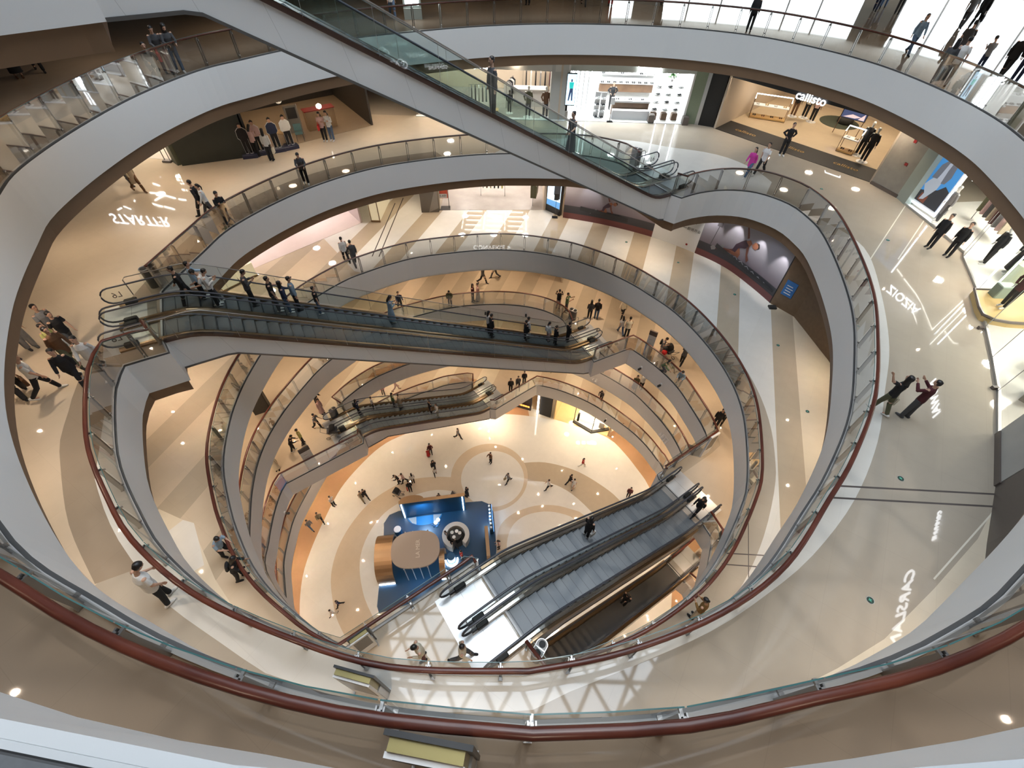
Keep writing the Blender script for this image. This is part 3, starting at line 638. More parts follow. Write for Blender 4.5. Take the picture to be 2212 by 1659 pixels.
C_ = dict(black=(.012, .012, .014), white=(.72, .71, .69), grey=(.22, .22, .23), dgrey=(.07, .07, .075), navy=(.02, .03, .07), jeans=(.08, .13, .22), ljeans=(.22, .32, .42), khaki=(.30, .24, .15), olive=(.10, .10, .055), brown=(.14, .07, .035), beige=(.52, .44, .33), yellow=(.62, .60, .22), red=(.50, .03, .03), maroon=(.08, .015, .02), pink=(.60, .05, .34), lblue=(.38, .52, .66), cream=(.66, .60, .48), mustard=(.22, .12, .035), rose=(.62, .42, .40), green=(.10, .16, .08), teal=(.16, .30, .32))
def person(label, x, y, z, yaw, pose='stand', top=('s', 'black'), bot=('t', 'black'), shoe='white', hair='short', h=1.70, hairc=None, pack=None, bag=None, wide=1.0, hem=.10, group=None, legw=1.0, skin=None, parent=None, name='person', cat='person'):
    def mk(me, nm, m, par):
        o = bpy.data.objects.new(nm, me); COL.objects.link(o)
        if par is not None: o.parent = par
        o.material_slots[0].link = 'OBJECT'; o.material_slots[0].material = m; return o
    b = mk(pmesh(_body, pose), name, skin or SKIN, None)
    b.location = (x, y, z); b.rotation_euler = (0, 0, yaw); k = h / 1.70; b.scale = (k, k, k)
    tag(b, label, cat, group)
    if top: mk(pmesh(_top, pose, top[0], hem, wide), {'s': 'shirt', 'l': 'jacket', 'n': 'vest'}[top[0]], cloth(C_[top[1]]), b)
    if bot: mk(pmesh(_trousers, pose, {'t': 'trousers', 's': 'skirt', 'h': 'shorts'}[bot[0]], legw), {'t': 'trousers', 's': 'skirt', 'h': 'shorts'}[bot[0]], cloth(C_[bot[1]]), b)
    if shoe:
        for q in 'LR': mk(pmesh(_shoe, pose, q), 'shoe', cloth(C_[shoe]), b)
    if hair: mk(pmesh(_hair, pose, hair), 'cap' if hair == 'cap' else 'hood' if hair == 'hood' else 'hair', hairc or HAIR, b)
    if not skin: mk(pmesh(_face, pose), 'face', M_face, b)
    if pack: mk(pmesh(_pack, pose), 'backpack', cloth(C_[pack]), b)
    if bag: mk(pmesh(_bag, pose), 'bag', cloth(C_[bag]), b)
    return b
# ------------------------------------------------------------------ escalators
M_step = None
def step_mat():
    m, nt, b = new_mat('step_tread')
    tc = nt.nodes.new('ShaderNodeTexCoord'); w = nt.nodes.new('ShaderNodeTexWave'); w.bands_direction = 'Y'; w.inputs['Scale'].default_value = 18
    cr = nt.nodes.new('ShaderNodeValToRGB'); cr.color_ramp.elements[0].color = (.085, .095, .105, 1); cr.color_ramp.elements[1].color = (.20, .215, .23, 1)
    nt.links.new(tc.outputs['Object'], w.inputs['Vector']); nt.links.new(w.outputs['Fac'], cr.inputs['Fac']); nt.links.new(cr.outputs['Color'], b.inputs['Base Color'])
    b.inputs['Roughness'].default_value = .45; b.inputs['Metallic'].default_value = .3
    return m
M_step = step_mat()
M_stepdark = mat('step_riser', (.05, .055, .06), .5)
M_deck = mat('deck_steel', (.50, .47, .44), .22, 0.95)
M_deckb = mat('deck_bronze', (.30, .21, .13), .28, 0.9)
def clad_mat(name, col):
    m, nt, b = new_mat(name); N = nt.nodes.new; Lk = nt.links.new
    tc = N('ShaderNodeTexCoord'); sp_ = N('ShaderNodeSeparateXYZ'); Lk(tc.outputs['Object'], sp_.inputs[0])
    a = N('ShaderNodeMath'); a.operation = 'MULTIPLY'; a.inputs[1].default_value = .25; Lk(sp_.outputs[2], a.inputs[0])
    s_ = N('ShaderNodeMath'); s_.operation = 'ADD'; Lk(sp_.outputs[0], s_.inputs[0]); Lk(a.outputs[0], s_.inputs[1])
    d = N('ShaderNodeMath'); d.operation = 'DIVIDE'; d.inputs[1].default_value = 1.45; Lk(s_.outputs[0], d.inputs[0]); f = N('ShaderNodeMath'); f.operation = 'FRACT'; Lk(d.outputs[0], f.inputs[0])
    g = N('ShaderNodeMath'); g.operation = 'LESS_THAN'; g.inputs[1].default_value = .008; Lk(f.outputs[0], g.inputs[0])
    mx = N('ShaderNodeMix'); mx.data_type = 'RGBA'; Lk(g.outputs[0], mx.inputs['Factor']); mx.inputs['A'].default_value = (*col, 1); mx.inputs['B'].default_value = (*[c * .72 for c in col], 1); Lk(mx.outputs['Result'], b.inputs['Base Color']); b.inputs['Roughness'].default_value = .12
    return m
M_clad = clad_mat('cladding_panels', (.74, .75, .755)); M_cladw = clad_mat('cladding_warm', (.76, .735, .72))
M_hand = mat('moving_handrail', (.055, .06, .075), .35)
M_plate = mat('landing_plate', (.62, .64, .66), .35, .6)
M_eglass = glass('escalator_glass', (.85, .90, .89), 0.9)
T30 = math.tan(math.radians(30))
def sp(x, w=.28): return x if x / w > 30 else (0 if x / w < -30 else w * math.log1p(math.exp(x / w)))
def escalator(label, top, u, L, drop, deck=M_deck, trim=M_trimwood, clad_side=0, guard=0, group=None, zt=0, tread=None, clad_h=1.42, clad=None, clad_label=None, flat=None, reach=(1.4, 1.4)):
    """top: centre of the upper newels on the floor, u: travel direction down, L: newel to newel, clad_side: +1/-1 the outer side with pale cladding (left/right of travel down)"""
    a = math.atan2(u[1], u[0]); root = thing('escalator', label, 'escalator', (top[0], top[1], zt), a, group)
    run = drop / T30; s1 = (L - run) / 2; s2 = L - s1
    def zs(s): return -T30 * (sp(s - s1) - sp(s - s2))
    N = 64; S = [L * i / N for i in range(N + 1)]
    # steps
    s = 1.05
    while s < L - 1.1:
        zz = zs(s + .2); mb = MB()
        mb.box(s, -.5, zz - .05, s + .385, .5, zz); mb.box(s + .36, -.5, zz - .26, s + .385, .5, zz - .05, mi=1)
        mb.box(s + .385, -.5, zz - .30, s + .402, .5, zz - .012, mi=1)
        mb.build('step', [tread or M_step, M_stepdark], root); s += .4
    # landing plates with comb
    for s0, s1_, zz in ((-.55, 1.05, 0), (L - 1.05, L + .55, -drop)):
        mb = MB(); mb.box(s0, -.74, zz - .03, s1_, .74, zz + .008)
        e = s1_ if s0 < 0 else s0
        mb.box(e - .16, -.5, zz + .008, e + .16, .5, zz + .02, mi=1)
        mb.box((s0 + s1_) / 2 + .1, -.74, zz + .0085, (s0 + s1_) / 2 + .108, .74, zz + .0095, mi=2)
        mb.build('landing_plate', [M_plate, M_steel, M_darksteel], root)
    for t in (-1, 1):
        # handrail
        pts = []
        def loop(se, sg, z0):
            for k in range(0, 9):
                an = -math.pi / 2 + math.pi * k / 8; pts_.append((se - sg * .34 * math.cos(an) , t * .61, z0 + .57 + .34 * math.sin(an)))
        pts_ = []; loop(.0, 1, 0); top_end = list(pts_)
        pts_ = []; loop(L, -1, -drop); bot_end = list(pts_)[::-1]
        path = [(.55, t * .61, .20), (.25, t * .61, .21)] + top_end + [(q, t * .61, zs(q) + .91) for q in S[1:-1]] + bot_end + [(L - .25, t * .61, -drop + .21), (L - .55, t * .61, -drop + .2)]
        mb = MB(); mb.tube(path, .028, n=8, rx=.042); mb.build('handrail', M_hand, root, smooth=True)
        # glass
        mb = MB(); mb.quadstrip([[(q, t * .61, zs(q) + .1) for q in S], [(q, t * .61, zs(q) + .90) for q in S]])
        for e in (top_end, bot_end): mb.poly(e)
        mb.build('glass_panel', M_eglass, root)
        # skirt and deck
        mb = MB()
        mb.quadstrip([[(q, t * .51, zs(q) - .12) for q in S], [(q, t * .515, zs(q) + .06) for q in S], [(q, t * .56, zs(q) + .12) for q in S], [(q, t * .66, zs(q) + .12) for q in S], [(q, t * .735, zs(q) + .085) for q in S], [(q, t * .735, zs(q) - .02) for q in S]])
        mb.build('skirt_deck', deck, root, smooth=False)
        for se, z0 in ((.42, 0), (L - .42, -drop)):
            mb = MB(); mb.bbox(se - .22, t * .61 - .09, z0, se + .22, t * .61 + .09, z0 + .27, .03); mb.build('newel_box', M_blackmatt, root)
    # truss
    ck = clad or M_clad
    a0, a1 = reach
    SS = [q for q in S if a0 <= q <= L - a1]; SS = [a0] + [q for q in SS if a0 + .1 < q < L - a1 - .1] + [L - a1]
    # straight underside with a kink at both ends
    k0, k1 = s1 + .75, s2 - .45
    def zb(q):
        zz = -clad_h - T30 * max(0, min(q, k1) - k0)
        return zz
    def zbot(q):
        lo = -clad_h; hi = -drop - clad_h
        return max(hi, min(lo, -clad_h + .28 - T30 * (q - s1 - .3)))
    mb = MB()
    for t in (-1, 1):
        tt = t * .745
        top_row = [(q, tt, zs(q) + .0) for q in SS]; bot_row = [(q, tt, zbot(q)) for q in SS]
        mb.quadstrip([top_row, bot_row] if t < 0 else [bot_row, top_row], mi=0)
    mb.quadstrip([[(q, -.745, zbot(q)) for q in SS], [(q, .745, zbot(q)) for q in SS]], mi=0)
    mb.build('truss_cladding', [ck], root)
    if clad_side:
        t = clad_side; mb = MB(); rt = [(q, t * .75, zs(q) + .12) for q in SS]
        mb.quadstrip([[(q, t * .70, zs(q) + .13) for q in SS], [(q, t * .80, zs(q) + .13) for q in SS], [(q, t * .80, zs(q) - .03) for q in SS], [(q, t * .745, zs(q) - .03) for q in SS]])
        mb.build('top_trim', trim, root)
        mb = MB(); mb.quadstrip([[(q, t * .735, zbot(q) + .05) for q in SS], [(q, t * .765, zbot(q) + .05) for q in SS], [(q, t * .765, zbot(q) - .03) for q in SS], [(q, t * .735, zbot(q) - .03) for q in SS]]); mb.build('bottom_trim', M_darksteel, root)
    if guard:
        t = guard; G = [q for q in S if .9 <= q <= L - .9]
        path = [(.55, t * .86, .25), (.55, t * .86, .95), (.65, t * .86, 1.05)] + [(q, t * .86, zs(q) + 1.05 + .25 * min(1, max(0, (q - s1 + .5)), 1) * min(1, max(0, (s2 - q + .5)))) for q in G] + [(L - .65, t * .86, -drop + 1.05), (L - .55, t * .86, -drop + .95), (L - .55, t * .86, -drop + .25)]
        mb = MB(); mb.tube(path, .02, n=8); mb.build('guard_rail', M_steel, root, smooth=True)
        zr = {q: zs(q) + 1.02 + .25 * min(1, max(0, (q - s1 + .5)), 1) * min(1, max(0, (s2 - q + .5))) for q in G}
        mb = MB(); mb.quadstrip([[(q, t * .86, zs(q) + .1) for q in G], [(q, t * .86, zr[q]) for q in G]]); mb.build('guard_pane', M_eglass, root)
        for q in G[2:-2:5]: mb = MB(); mb.tube([(q, t * .86, zs(q) + .1), (q, t * .86, zr[q])], .007, n=5); mb.build('guard_post', M_steel, root)
    return root
def pair_offset(c, u, d): return (c[0] - u[1] * d, c[1] + u[0] * d)     # to the left of travel
def nrm(v): k = math.hypot(*v); return (v[0] / k, v[1] / k)
LONG, SHORT = 23.6, 13.93
# long one from the camera's level down to the far right landing
u1 = (.827, .563); c1 = (-11.06, 12.85)
escalator('far escalator of the long white-clad pair crossing the top of the view', pair_offset(c1, u1, .74), u1, LONG, 2 * STOREY, zt=ZF['A'], guard=1, deck=M_deck)
escalator('near escalator of the long white-clad pair crossing the top of the view', pair_offset(c1, u1, -.74), u1, LONG, 2 * STOREY, zt=ZF['A'], clad_side=-1, guard=-1, deck=M_deck)
u2 = (.869, .495); c2 = (-14.64, 12.6)
escalator('far escalator of the long pair across the middle, full of riders', pair_offset(c2, u2, .74), u2, LONG, 2 * STOREY, zt=ZF['C'], deck=M_deckb, guard=1)
escalator('near empty escalator of the long pair across the middle, with white side panel', pair_offset(c2, u2, -.74), u2, LONG, 2 * STOREY, zt=ZF['C'], deck=M_deckb, clad_side=-1, guard=-1)
u3 = (.775, .632); c3 = (-12.63, 19.27)
escalator('far escalator of the small pair above the ground floor, with a pram near its top', pair_offset(c3, u3, .74), u3, SHORT, STOREY, zt=ZF['F'], deck=M_deckb, clad=M_cladw)
escalator('near escalator of the small pair above the ground floor, pale side panel', pair_offset(c3, u3, -.74), u3, SHORT, STOREY, zt=ZF['F'], deck=M_deckb, clad_side=-1, clad=M_cladw)
u4 = (.805, .593); c4 = (-1.17, 4.02)
escalator('left escalator of the silver pair below centre, woman in black riding it', pair_offset(c4, u4, .74), u4, SHORT, STOREY, zt=ZF['D'], clad_side=1, trim=M_deckb)
escalator('right escalator of the silver pair below centre, a man at its lower end', pair_offset(c4, u4, -.74), u4, SHORT, STOREY, zt=ZF['D'], clad_side=-1, trim=M_deckb)
M_treaddark = mat('tread_dark_rubber', (.06, .055, .05), .5)  # plain dark tread colour for the dark brown escalator
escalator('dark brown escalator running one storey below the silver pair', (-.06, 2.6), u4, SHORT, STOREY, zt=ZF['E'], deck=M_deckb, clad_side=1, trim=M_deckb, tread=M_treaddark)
# ------------------------------------------------------------------ shop fronts and what stands in them
def poly_wall(name, P, z0, z1, m, th=.12, kind='structure', parent=None):
    """upright wall along a polyline, thickness to the right of travel"""
    P = [Vector(p) for p in P]; Q = offset(P, th) if len(P) > 1 else P
    mb = MB(); mb.quadstrip([[(p.x, p.y, z0) for p in P], [(p.x, p.y, z1) for p in P], [(p.x, p.y, z1) for p in Q], [(p.x, p.y, z0) for p in Q]])
    for p, q in ((P[0], Q[0]), (P[-1], Q[-1])): mb.poly([(p.x, p.y, z0), (p.x, p.y, z1), (q.x, q.y, z1), (q.x, q.y, z0)])
    o = mb.build(name, m, parent)
    if kind: o['kind'] = kind
    return o
def room(P, z, h, mw, mf, mc, light, col, nl=2):
    """shop interior: P = front-left, front-right, back-right, back-left on plan"""
    P = [Vector(p) for p in P]
    poly_wall('wall_shop', [P[0], P[3], P[2], P[1]], z, z + h, mw)
    mb = MB(); mb.prism([(p.x, p.y) for p in P], z - .02, z + .012); mb.build('floor', mf, kind='structure')
    mb = MB(); mb.prism([(p.x, p.y) for p in P], z + h, z + h + .08); mb.build('ceiling', mc, kind='structure')
    for i in range(nl):
        for j in (0.3, .7):
            t = (i + .5) / nl; a = P[0] + (P[1] - P[0]) * t; b = P[3] + (P[2] - P[3]) * t; c = a + (b - a) * j
            area_lamp('shop_light', (c.x, c.y, z + h - .05), .5, light, col)
M_led = emit('led_white', (1, .96, .88), 9.0)
M_ledcool = emit('led_cool', (.85, .93, 1), 12.0)
M_sign = emit('sign_white', (.95, .97, 1), 9.0)
M_gold = mat('gold_letters', (.55, .33, .08), .35, .6)
M_paper = mat('paper_white', (.78, .78, .78), .6)
M_gshop = glass('shop_glass', (.93, .95, .94), .35)
S_shopc = stone('shop_cream', (.68, .56, .40), .12, .9); S_shopw = stone('shop_white', (.76, .75, .70), .1, .9); S_shopg = mat('shop_grey_carpet', (.30, .27, .25), .35, noise=.25, nscale=1.4)
M_dkwall = mat('shop_dark_wall', (.045, .042, .04), .5, noise=.2); M_bwall = mat('shop_beige_wall', (.50, .42, .33), .7); M_ltwall = mat('shop_light_wall', (.72, .71, .68), .6); M_sage = mat('sage_tiles', (.20, .24, .165), .35, noise=.15, nscale=30)
M_greyw = mat('limed_wood', (.30, .285, .255), .5, noise=.18, nscale=3); M_mint = mat('mint_panel', (.34, .40, .37), .3); M_steelw = mat('brushed_trim', (.55, .55, .54), .3, .6)
M_dwood = wood_mat('dark_wood', (.10, .055, .03), (.17, .10, .055), .5); M_lwood = wood_mat('light_wood', (.55, .34, .13), (.68, .46, .2), .45)
M_choc = mat('brown_tiles', (.115, .095, .085), .3, noise=.1, nscale=12)
zC, zD = ZF['C'], ZF['D']
def pt3(p, z): return (p[0], p[1], z)
def sign(txt, a, b, z, size, m, label, cat='sign', lift=.06, depth=.02):
    a, b = Vector(a), Vector(b); d = (b - a).normalized(); n = Vector((d.y, -d.x)); c = (a + b) / 2 + n * lift
    return tag(text_mesh('shop_sign', txt, size, m, None, frame((c.x, c.y, z), (d.x, d.y, 0)), depth), label, cat)
def led(P, z, m=M_led, w=.035):
    mb = MB(); mb.tube([(p[0], p[1], z) for p in P], w, n=6); return mb
MANW = mat('mannequin_white', (.70, .69, .66), .4); MANB = mat('mannequin_dark', (.05, .045, .04), .35)
def mannequin(label, x, y, yaw, top, bot, m=MANW, pose='mann', h=1.8, hem=.12, z=None, shoe='white', disc=True):
    z = zC if z is None else z
    if disc:
        mb = MB(); mb.lathe([(.3, 0), (.3, .02)], n=20); 
    o = person(label, x, y, z + .02, yaw, pose, top, bot, shoe, None, h, skin=m, hem=hem, name='mannequin', cat='mannequin')
    if disc: d = mb.build('stand_disc', M_paper); d.parent = o; d.location = (0, 0, -.02)
    return o
def garment(mb, x, w, hgt, z):
    mb.quadstrip([[(x - .02, -w * .2, z), (x + .02, -w * .2, z), (x + .02, w * .2, z), (x - .02, w * .2, z)], [(x - .04, -w / 2, z - .12), (x + .04, -w / 2, z - .12), (x + .04, w / 2, z - .12), (x - .04, w / 2, z - .12)], [(x - .05, -w * .45, z - hgt), (x + .05, -w * .45, z - hgt), (x + .05, w * .45, z - hgt), (x - .05, w * .45, z - hgt)]], closed=True, caps=True)
def clothes_rail(x, y, z, yaw, L, cols, label, grp, hgt=.95):
    t = thing('clothes_rail', label, 'clothes rail', (x, y, z), yaw)
    mb = MB(); mb.tube([(-L / 2, 0, 0), (-L / 2, 0, 1.55), (L / 2, 0, 1.55), (L / 2, 0, 0)], .018, n=6); mb.build('frame', M_darksteel, t)
    c, s = math.cos(yaw), math.sin(yaw)
    for i, cc in enumerate(cols):
        mb = MB(); garment(mb, 0, .46, hgt, 0); lx = -L / 2 + L * (i + .7) / (len(cols) + .4)
        o = mb.build('garment', cloth(C_[cc])); o.location = (x + c * lx, y + s * lx, z + 1.52); o.rotation_euler = (0, 0, yaw); tag(o, 'garment hanging on the ' + grp, 'clothing', 'clothes on the ' + grp)
    return t
# --- dark-fronted footwear shop on the far right of the sixth level
n_ = Vector((.712, .702)); f0, f1 = Vector((12.85, 33.46)), Vector((19.92, 26.29))
room([f0, f1, f1 + n_ * 10, f0 + n_ * 10], zC, 3.35, M_bwall, S_shopc, M_dkwall, 70, (1, .80, .58), 3)
poly_wall('wall_header', [f0 + n_ * .1, f1 + n_ * .1], zC + 2.95, zC + 3.5, M_blackmatt, -.25)
sign('callisto', f0, f1, zC + 3.0, .62, M_sign, 'glowing white shop name above the dark footwear shop opening', lift=-.05)
mb = MB(); mb.prism([(12.85, 33.46), (19.92, 26.29), (21.06, 27.91), (14.26, 34.97)], zC - .01, zC + .022)
mt = tag(mb.build('entrance_mat', M_blackmatt), 'long black entrance mat with gold lettering at the footwear shop', 'mat')
dd = (f1 - f0).normalized()
for k, t in enumerate((.18, .50, .82)):
    c = f0 + (f1 - f0) * t + n_ * .95
    text_mesh('lettering', 'callisto', .52, M_gold, mt, frame((c.x, c.y, zC + .026), (dd.x, dd.y, 0), (n_.x, n_.y, 0)), .003)
poly_wall('wall_pier', [(11.92, 33.95), (12.85, 33.6)], zC, zC + 3.5, M_blackmatt, -.8)
poly_wall('wall_pier', [(11.70, 34.02), (11.92, 33.93)], zC, zC + 3.5, M_steelw, -.8)
poly_wall('wall_pier', [(11.0, 34.2), (11.70, 34.0)], zC, zC + 3.5, M_sage, -.8)
def shoes(x, y, z, yaw, m, label, group, k=1.0):
    t = thing('pair_of_shoes', label, 'shoes', (x, y, z), yaw, group)
    for s in (-1, 1):
        mb = MB(); _l = [(.06 * s, -.12 * k, .03), (.06 * s, -.06 * k, .05), (.06 * s, .04 * k, .04), (.06 * s, .13 * k, .02)]
        rows = [[(c[0] + rx * math.cos(a), c[1], c[2] + rz * math.sin(a)) for a in [q * math.pi / 4 for q in range(8)]] for c, rx, rz in zip(_l, (.03, .045, .045, .02), (.03, .05, .035, .015))]
        mb.quadstrip(rows, closed=True, caps=True); mb.build('shoe', m, t, smooth=True)
    return t
SH = [mat('shoe_black', (.02, .02, .02), .4), mat('shoe_white', (.7, .7, .68), .5), mat('shoe_brown', (.16, .07, .03), .4), mat('shoe_gold', (.5, .35, .15), .4)]
def shoe_rack(x, y, yaw, L, label, n, grp):
    t = thing('display_rack', label, 'display rack', (x, y, zC), yaw)
    mb = MB(); mb.box(-L / 2, -.3, .05, L / 2, .3, .14); mb.build('base_shelf', M_lwood, t)
    mb = MB(); mb.box(-L / 2, -.28, .78, L / 2, .28, .82); mb.build('top_shelf', M_paper, t)
    for sx in (-1, 1):
        for sy in (-1, 1):
            mb = MB(); mb.tube([(sx * L / 2, sy * .3, 0), (sx * L / 2, sy * .3, 1.2)], .016, n=6); mb.build('upright', M_dwood, t)
    mb = MB(); mb.tube([(-L / 2, -.3, 1.2), (-L / 2, .0, 1.42), (L / 2, 0, 1.42), (L / 2, -.3, 1.2)], .03, n=6); mb.build('light_bar', M_led, t)
    c, s = math.cos(yaw), math.sin(yaw)
    for i in range(n):
        for lv, zz in ((0, .14), (1, .82)):
            lx = -L / 2 + L * (i + .5) / n
            shoes(x + c * lx, y + s * lx, zC + zz, yaw, SH[(i * 2 + lv) % 4], ('pair of shoes on the lower shelf of the ' if lv == 0 else 'pair of shoes on the upper shelf of the ') + grp, 'shoes on the ' + grp)
    return t
shoe_rack(17.0, 35.4, math.radians(-20), 2.3, 'long lit shoe rack in the middle of the dark-fronted shop', 4, 'long lit shoe rack')
shoe_rack(20.2, 30.3, math.radians(-45), .95, 'short lit shoe rack beside the two black-clad mannequins', 2, 'short lit shoe rack')
t = thing('wall_shelf', 'tall yellow-lit wooden shelf with bags at the shop back', 'shelf', (17.0, 38.9, zC), math.radians(-10))
mb = MB(); mb.box(-.75, -.22, 0, .75, .22, 2.0); mb.build('case', M_dwood, t)
for q in range(4):
    mb = MB(); mb.box(-.66, -.26, .25 + q * .43, .66, -.2, .55 + q * .43); mb.build('shelf_bay', emit('shelf_glow', (1, .62, .15), 1.1), t)
mb = MB(); mb.lathe([(.45, 0), (.5, .08), (.5, .3), (.42, .38)], (0, 0, 0), 20); o = mb.build('pouf', mat('pouf_black', (.03, .03, .03), .8), smooth=True); o.location = (22.2, 35.0, zC + .02); tag(o, 'round black pouf on the dark green rug', 'pouf')
mb = MB(); mb.lathe([(1.25, 0), (1.25, .015)], (0, 0, 0), 28); o = mb.build('rug', mat('rug_green', (.06, .07, .05), .9)); o.location = (21.9, 35.1, zC + .013); tag(o, 'round dark green rug in the footwear shop', 'rug')
t = thing('video_easel', 'black easel with a picture screen in the footwear shop', 'screen', (21.4, 33.1, zC), math.radians(-40))
mb = MB(); mb.box(-.75, -.03, .9, .75, .03, 1.9); mb.build('screen_frame', M_black, t)
mb = MB(); mb.poly([(-.7, -.035, .94), (.7, -.035, .94), (.7, -.035, 1.86), (-.7, -.035, 1.86)]); mb.build('picture', emit('picture_blue', (.05, .07, .16), 1.0), t)
mb = MB(); mb.poly([(-.6, -.04, .98), (.1, -.04, 1.0), (.45, -.04, 1.12), (-.1, -.04, 1.2)]); mb.poly([(.3, -.04, .97), (.66, -.04, .97), (.62, -.04, 1.35)]); mb.build('picture_light', emit('picture_rose', (.7, .55, .55), 1.0), t)
for sx in (-.7, .7):
    mb = MB(); mb.tube([(sx, -.25, 0), (sx, 0, 1.0)], .025, n=6); mb.build('leg', M_dwood, t)
mannequin('dark mannequin with bag, left of three deep in the shop', 19.0, 36.0, 2.6, ('l', 'black'), ('t', 'brown'), MANB)
mannequin('dark mannequin in white jacket, middle of three deep in the shop', 19.7, 35.8, 2.5, ('l', 'cream'), ('t', 'black'), MANB)
mannequin('dark mannequin in rose top, right of three deep in the shop', 19.95, 35.1, 2.4, ('s', 'rose'), ('t', 'black'), MANB)
mannequin('white-headed mannequin in black suit, rear of two by the short rack', 20.75, 29.9, 2.4, ('l', 'black'), ('t', 'black'), MANW, h=1.85)
mannequin('white-headed mannequin in black coat, front of two by the short rack', 20.62, 29.0, 2.3, ('l', 'black'), ('t', 'black'), MANW, h=1.85)
clothes_rail(14.6, 37.6, zC, .5, 1.6, ['beige', 'white', 'beige', 'olive', 'olive', 'dgrey'], 'clothes rail left of the yellow-lit shelf', 'rail left of the yellow-lit shelf', 1.1)
mb = MB(); mb.bbox(-.35, -.25, 0, .35, .25, .5, .03); o = mb.build('leather_trunk', mat('tan_leather', (.22, .08, .035), .5)); o.location = (15.4, 37.2, zC + .012); tag(o, 'brown leather trunk below the clothes rail', 'trunk')
# --- white shoe boutique and clothes shop left of it
room([(2.95, 34.1), (11.0, 34.2), (11.0, 37.6), (2.95, 37.6)], zC, 3.3, M_ltwall, S_shopw, M_ltwall, 150, (.93, .97, 1), 3)
poly_wall('wall_header', [(2.95, 34.1), (11.0, 34.2)], zC + 2.85, zC + 3.45, mat('header_grey', (.42, .44, .40), .5), -.3)
sign('Sepina', (6.6, 34.1), (9.4, 34.12), zC + 3.05, .62, M_sign, 'glowing white handwritten shop name above the shoe boutique', lift=.05)
mb = MB(); mb.box(2.95, 33.95, zC - .02, 11.2, 34.2, zC + .03); mb.build('trim', M_paper, kind='structure')
t = thing('shelving_wall', 'white wall shelving with rows of shoes behind the counter', 'shelving', (7.3, 37.2, zC))
mb = MB(); mb.box(-1.9, .2, 0, 1.9, .34, 2.9); mb.build('back_panel', M_ltwall, t)
for q in (1.35, 1.9, 2.35):
    mb = MB(); mb.box(-1.9, -.16, q, 1.9, .2, q + .05); mb.build('shelf', M_paper, t)
mb = MB(); mb.box(-1.85, -.1, .85, 1.85, .2, 1.32); mb.build('cabinet', M_dwood, t)
for q in (1.4, 1.95, 2.4):
    for i in range(9): shoes(5.6 + i * .43, 37.1, zC + q, math.pi, SH[(i * 3 + int(q * 7)) % 3 if i % 3 else 0], 'shoes in a row on the white shelving behind the counter', 'shoes on the wall shelving')
t = thing('counter', 'white counter with dark niches in the shoe boutique', 'counter', (7.4, 35.2, zC))
mb = MB(); mb.box(-1.25, -.35, .9, 1.25, .35, 1.0); mb.build('worktop', M_paper, t)
mb = MB(); mb.box(-1.2, -.3, 0, 1.2, .3, .9); mb.build('body', M_dwood, t)
mb = MB(); mb.box(-1.25, -.75, 0, 1.25, -.4, .55); mb.build('plinth', M_paper, t)
for i in range(5): shoes(6.5 + i * .42, 35.2, zC + 1.0, 0, SH[i % 2], 'shoes standing on the white counter top', 'shoes on the counter')
for i, x in enumerate((9.0, 9.7, 10.4)):
    t = thing('display_column', ['left', 'middle', 'right'][i] + ' shoe display column of stacked trays between lit strips', 'display stand', (x, 34.75, zC))
    mb = MB(); mb.bbox(-.2, -.2, 0, .2, .2, .42, .04); mb.build('base', M_dwood, t)
    for k in range(4):
        mb = MB(); mb.lathe([(.22, 0), (.22, .04)], (0, 0, .55 + k * .45), 14); mb.build('tray', M_steelw, t)
        shoes(x, 34.75, zC + .59 + k * .45, .6, SH[(k + i) % 2], 'shoes on a tray of the ' + ['left', 'middle', 'right'][i] + ' display column', 'shoes on the ' + ['left', 'middle', 'right'][i] + ' column')
    mb = MB(); mb.box(.3, .1, .0, .36, .16, 2.8); mb.build('light_strip', M_ledcool, t)
t = thing('slat_screen', 'white vertical slat screen with backlight at the boutique left', 'screen', (3.9, 35.0, zC))
for i in range(9):
    mb = MB(); mb.box(-.6 + i * .15, -.04, 0, -.55 + i * .15, .04, 2.8); mb.build('slat', M_paper if i % 2 else M_ledcool, t)
for i, (x, y) in enumerate(((5.1, 34.7), (5.5, 34.65))):
    t = thing('shoe_stand', 'narrow white shoe stand left of the counter, ' + ('nearer the slats' if i == 0 else 'nearer the counter'), 'display stand', (x, y, zC))
    for q in range(4):
        mb = MB(); mb.box(-.17, -.15, q * .38, .17, .15, q * .38 + .03); mb.build('shelf', M_paper, t)
        shoes(x, y, zC + q * .38 + .03, .3, SH[q % 2], 'shoes on the narrow white stand ' + ('nearer the slats' if i == 0 else 'nearer the counter'), 'shoes on the narrow stand %s' % ('by the slats' if i == 0 else 'by the counter'))
    mb = MB(); mb.box(-.17, .13, 0, .17, .15, 1.5); mb.build('back', M_paper, t)
person('shop assistant in black behind the white boutique counter', 6.3, 36.3, zC, math.pi, 'hips', ('l', 'black'), ('t', 'black'), 'black', 'bun', 1.64)
t = thing('notice_stand', 'black notice stand with white card before the boutique', 'sign', (6.0, 34.0, zC))
mb = MB(); mb.box(-.2, -.14, 0, .2, .14, .03); mb.build('base', M_black, t)
mb = MB(); mb.tube([(0, 0, 0), (0, 0, 1.2)], .015, n=6); mb.build('pole', M_black, t)
mb = MB(); mb.box(-.14, -.02, 1.05, .14, .0, 1.45); mb.build('card', M_paper, t)
t = thing('potted_plant', 'small green potted plant on top of a boutique column', 'plant', (9.7, 34.75, zC + 2.25))
mb = MB(); mb.lathe([(.08, 0), (.11, .14)], n=12); mb.build('pot', M_paper, t)
mb = MB(); rr = random.Random(4)
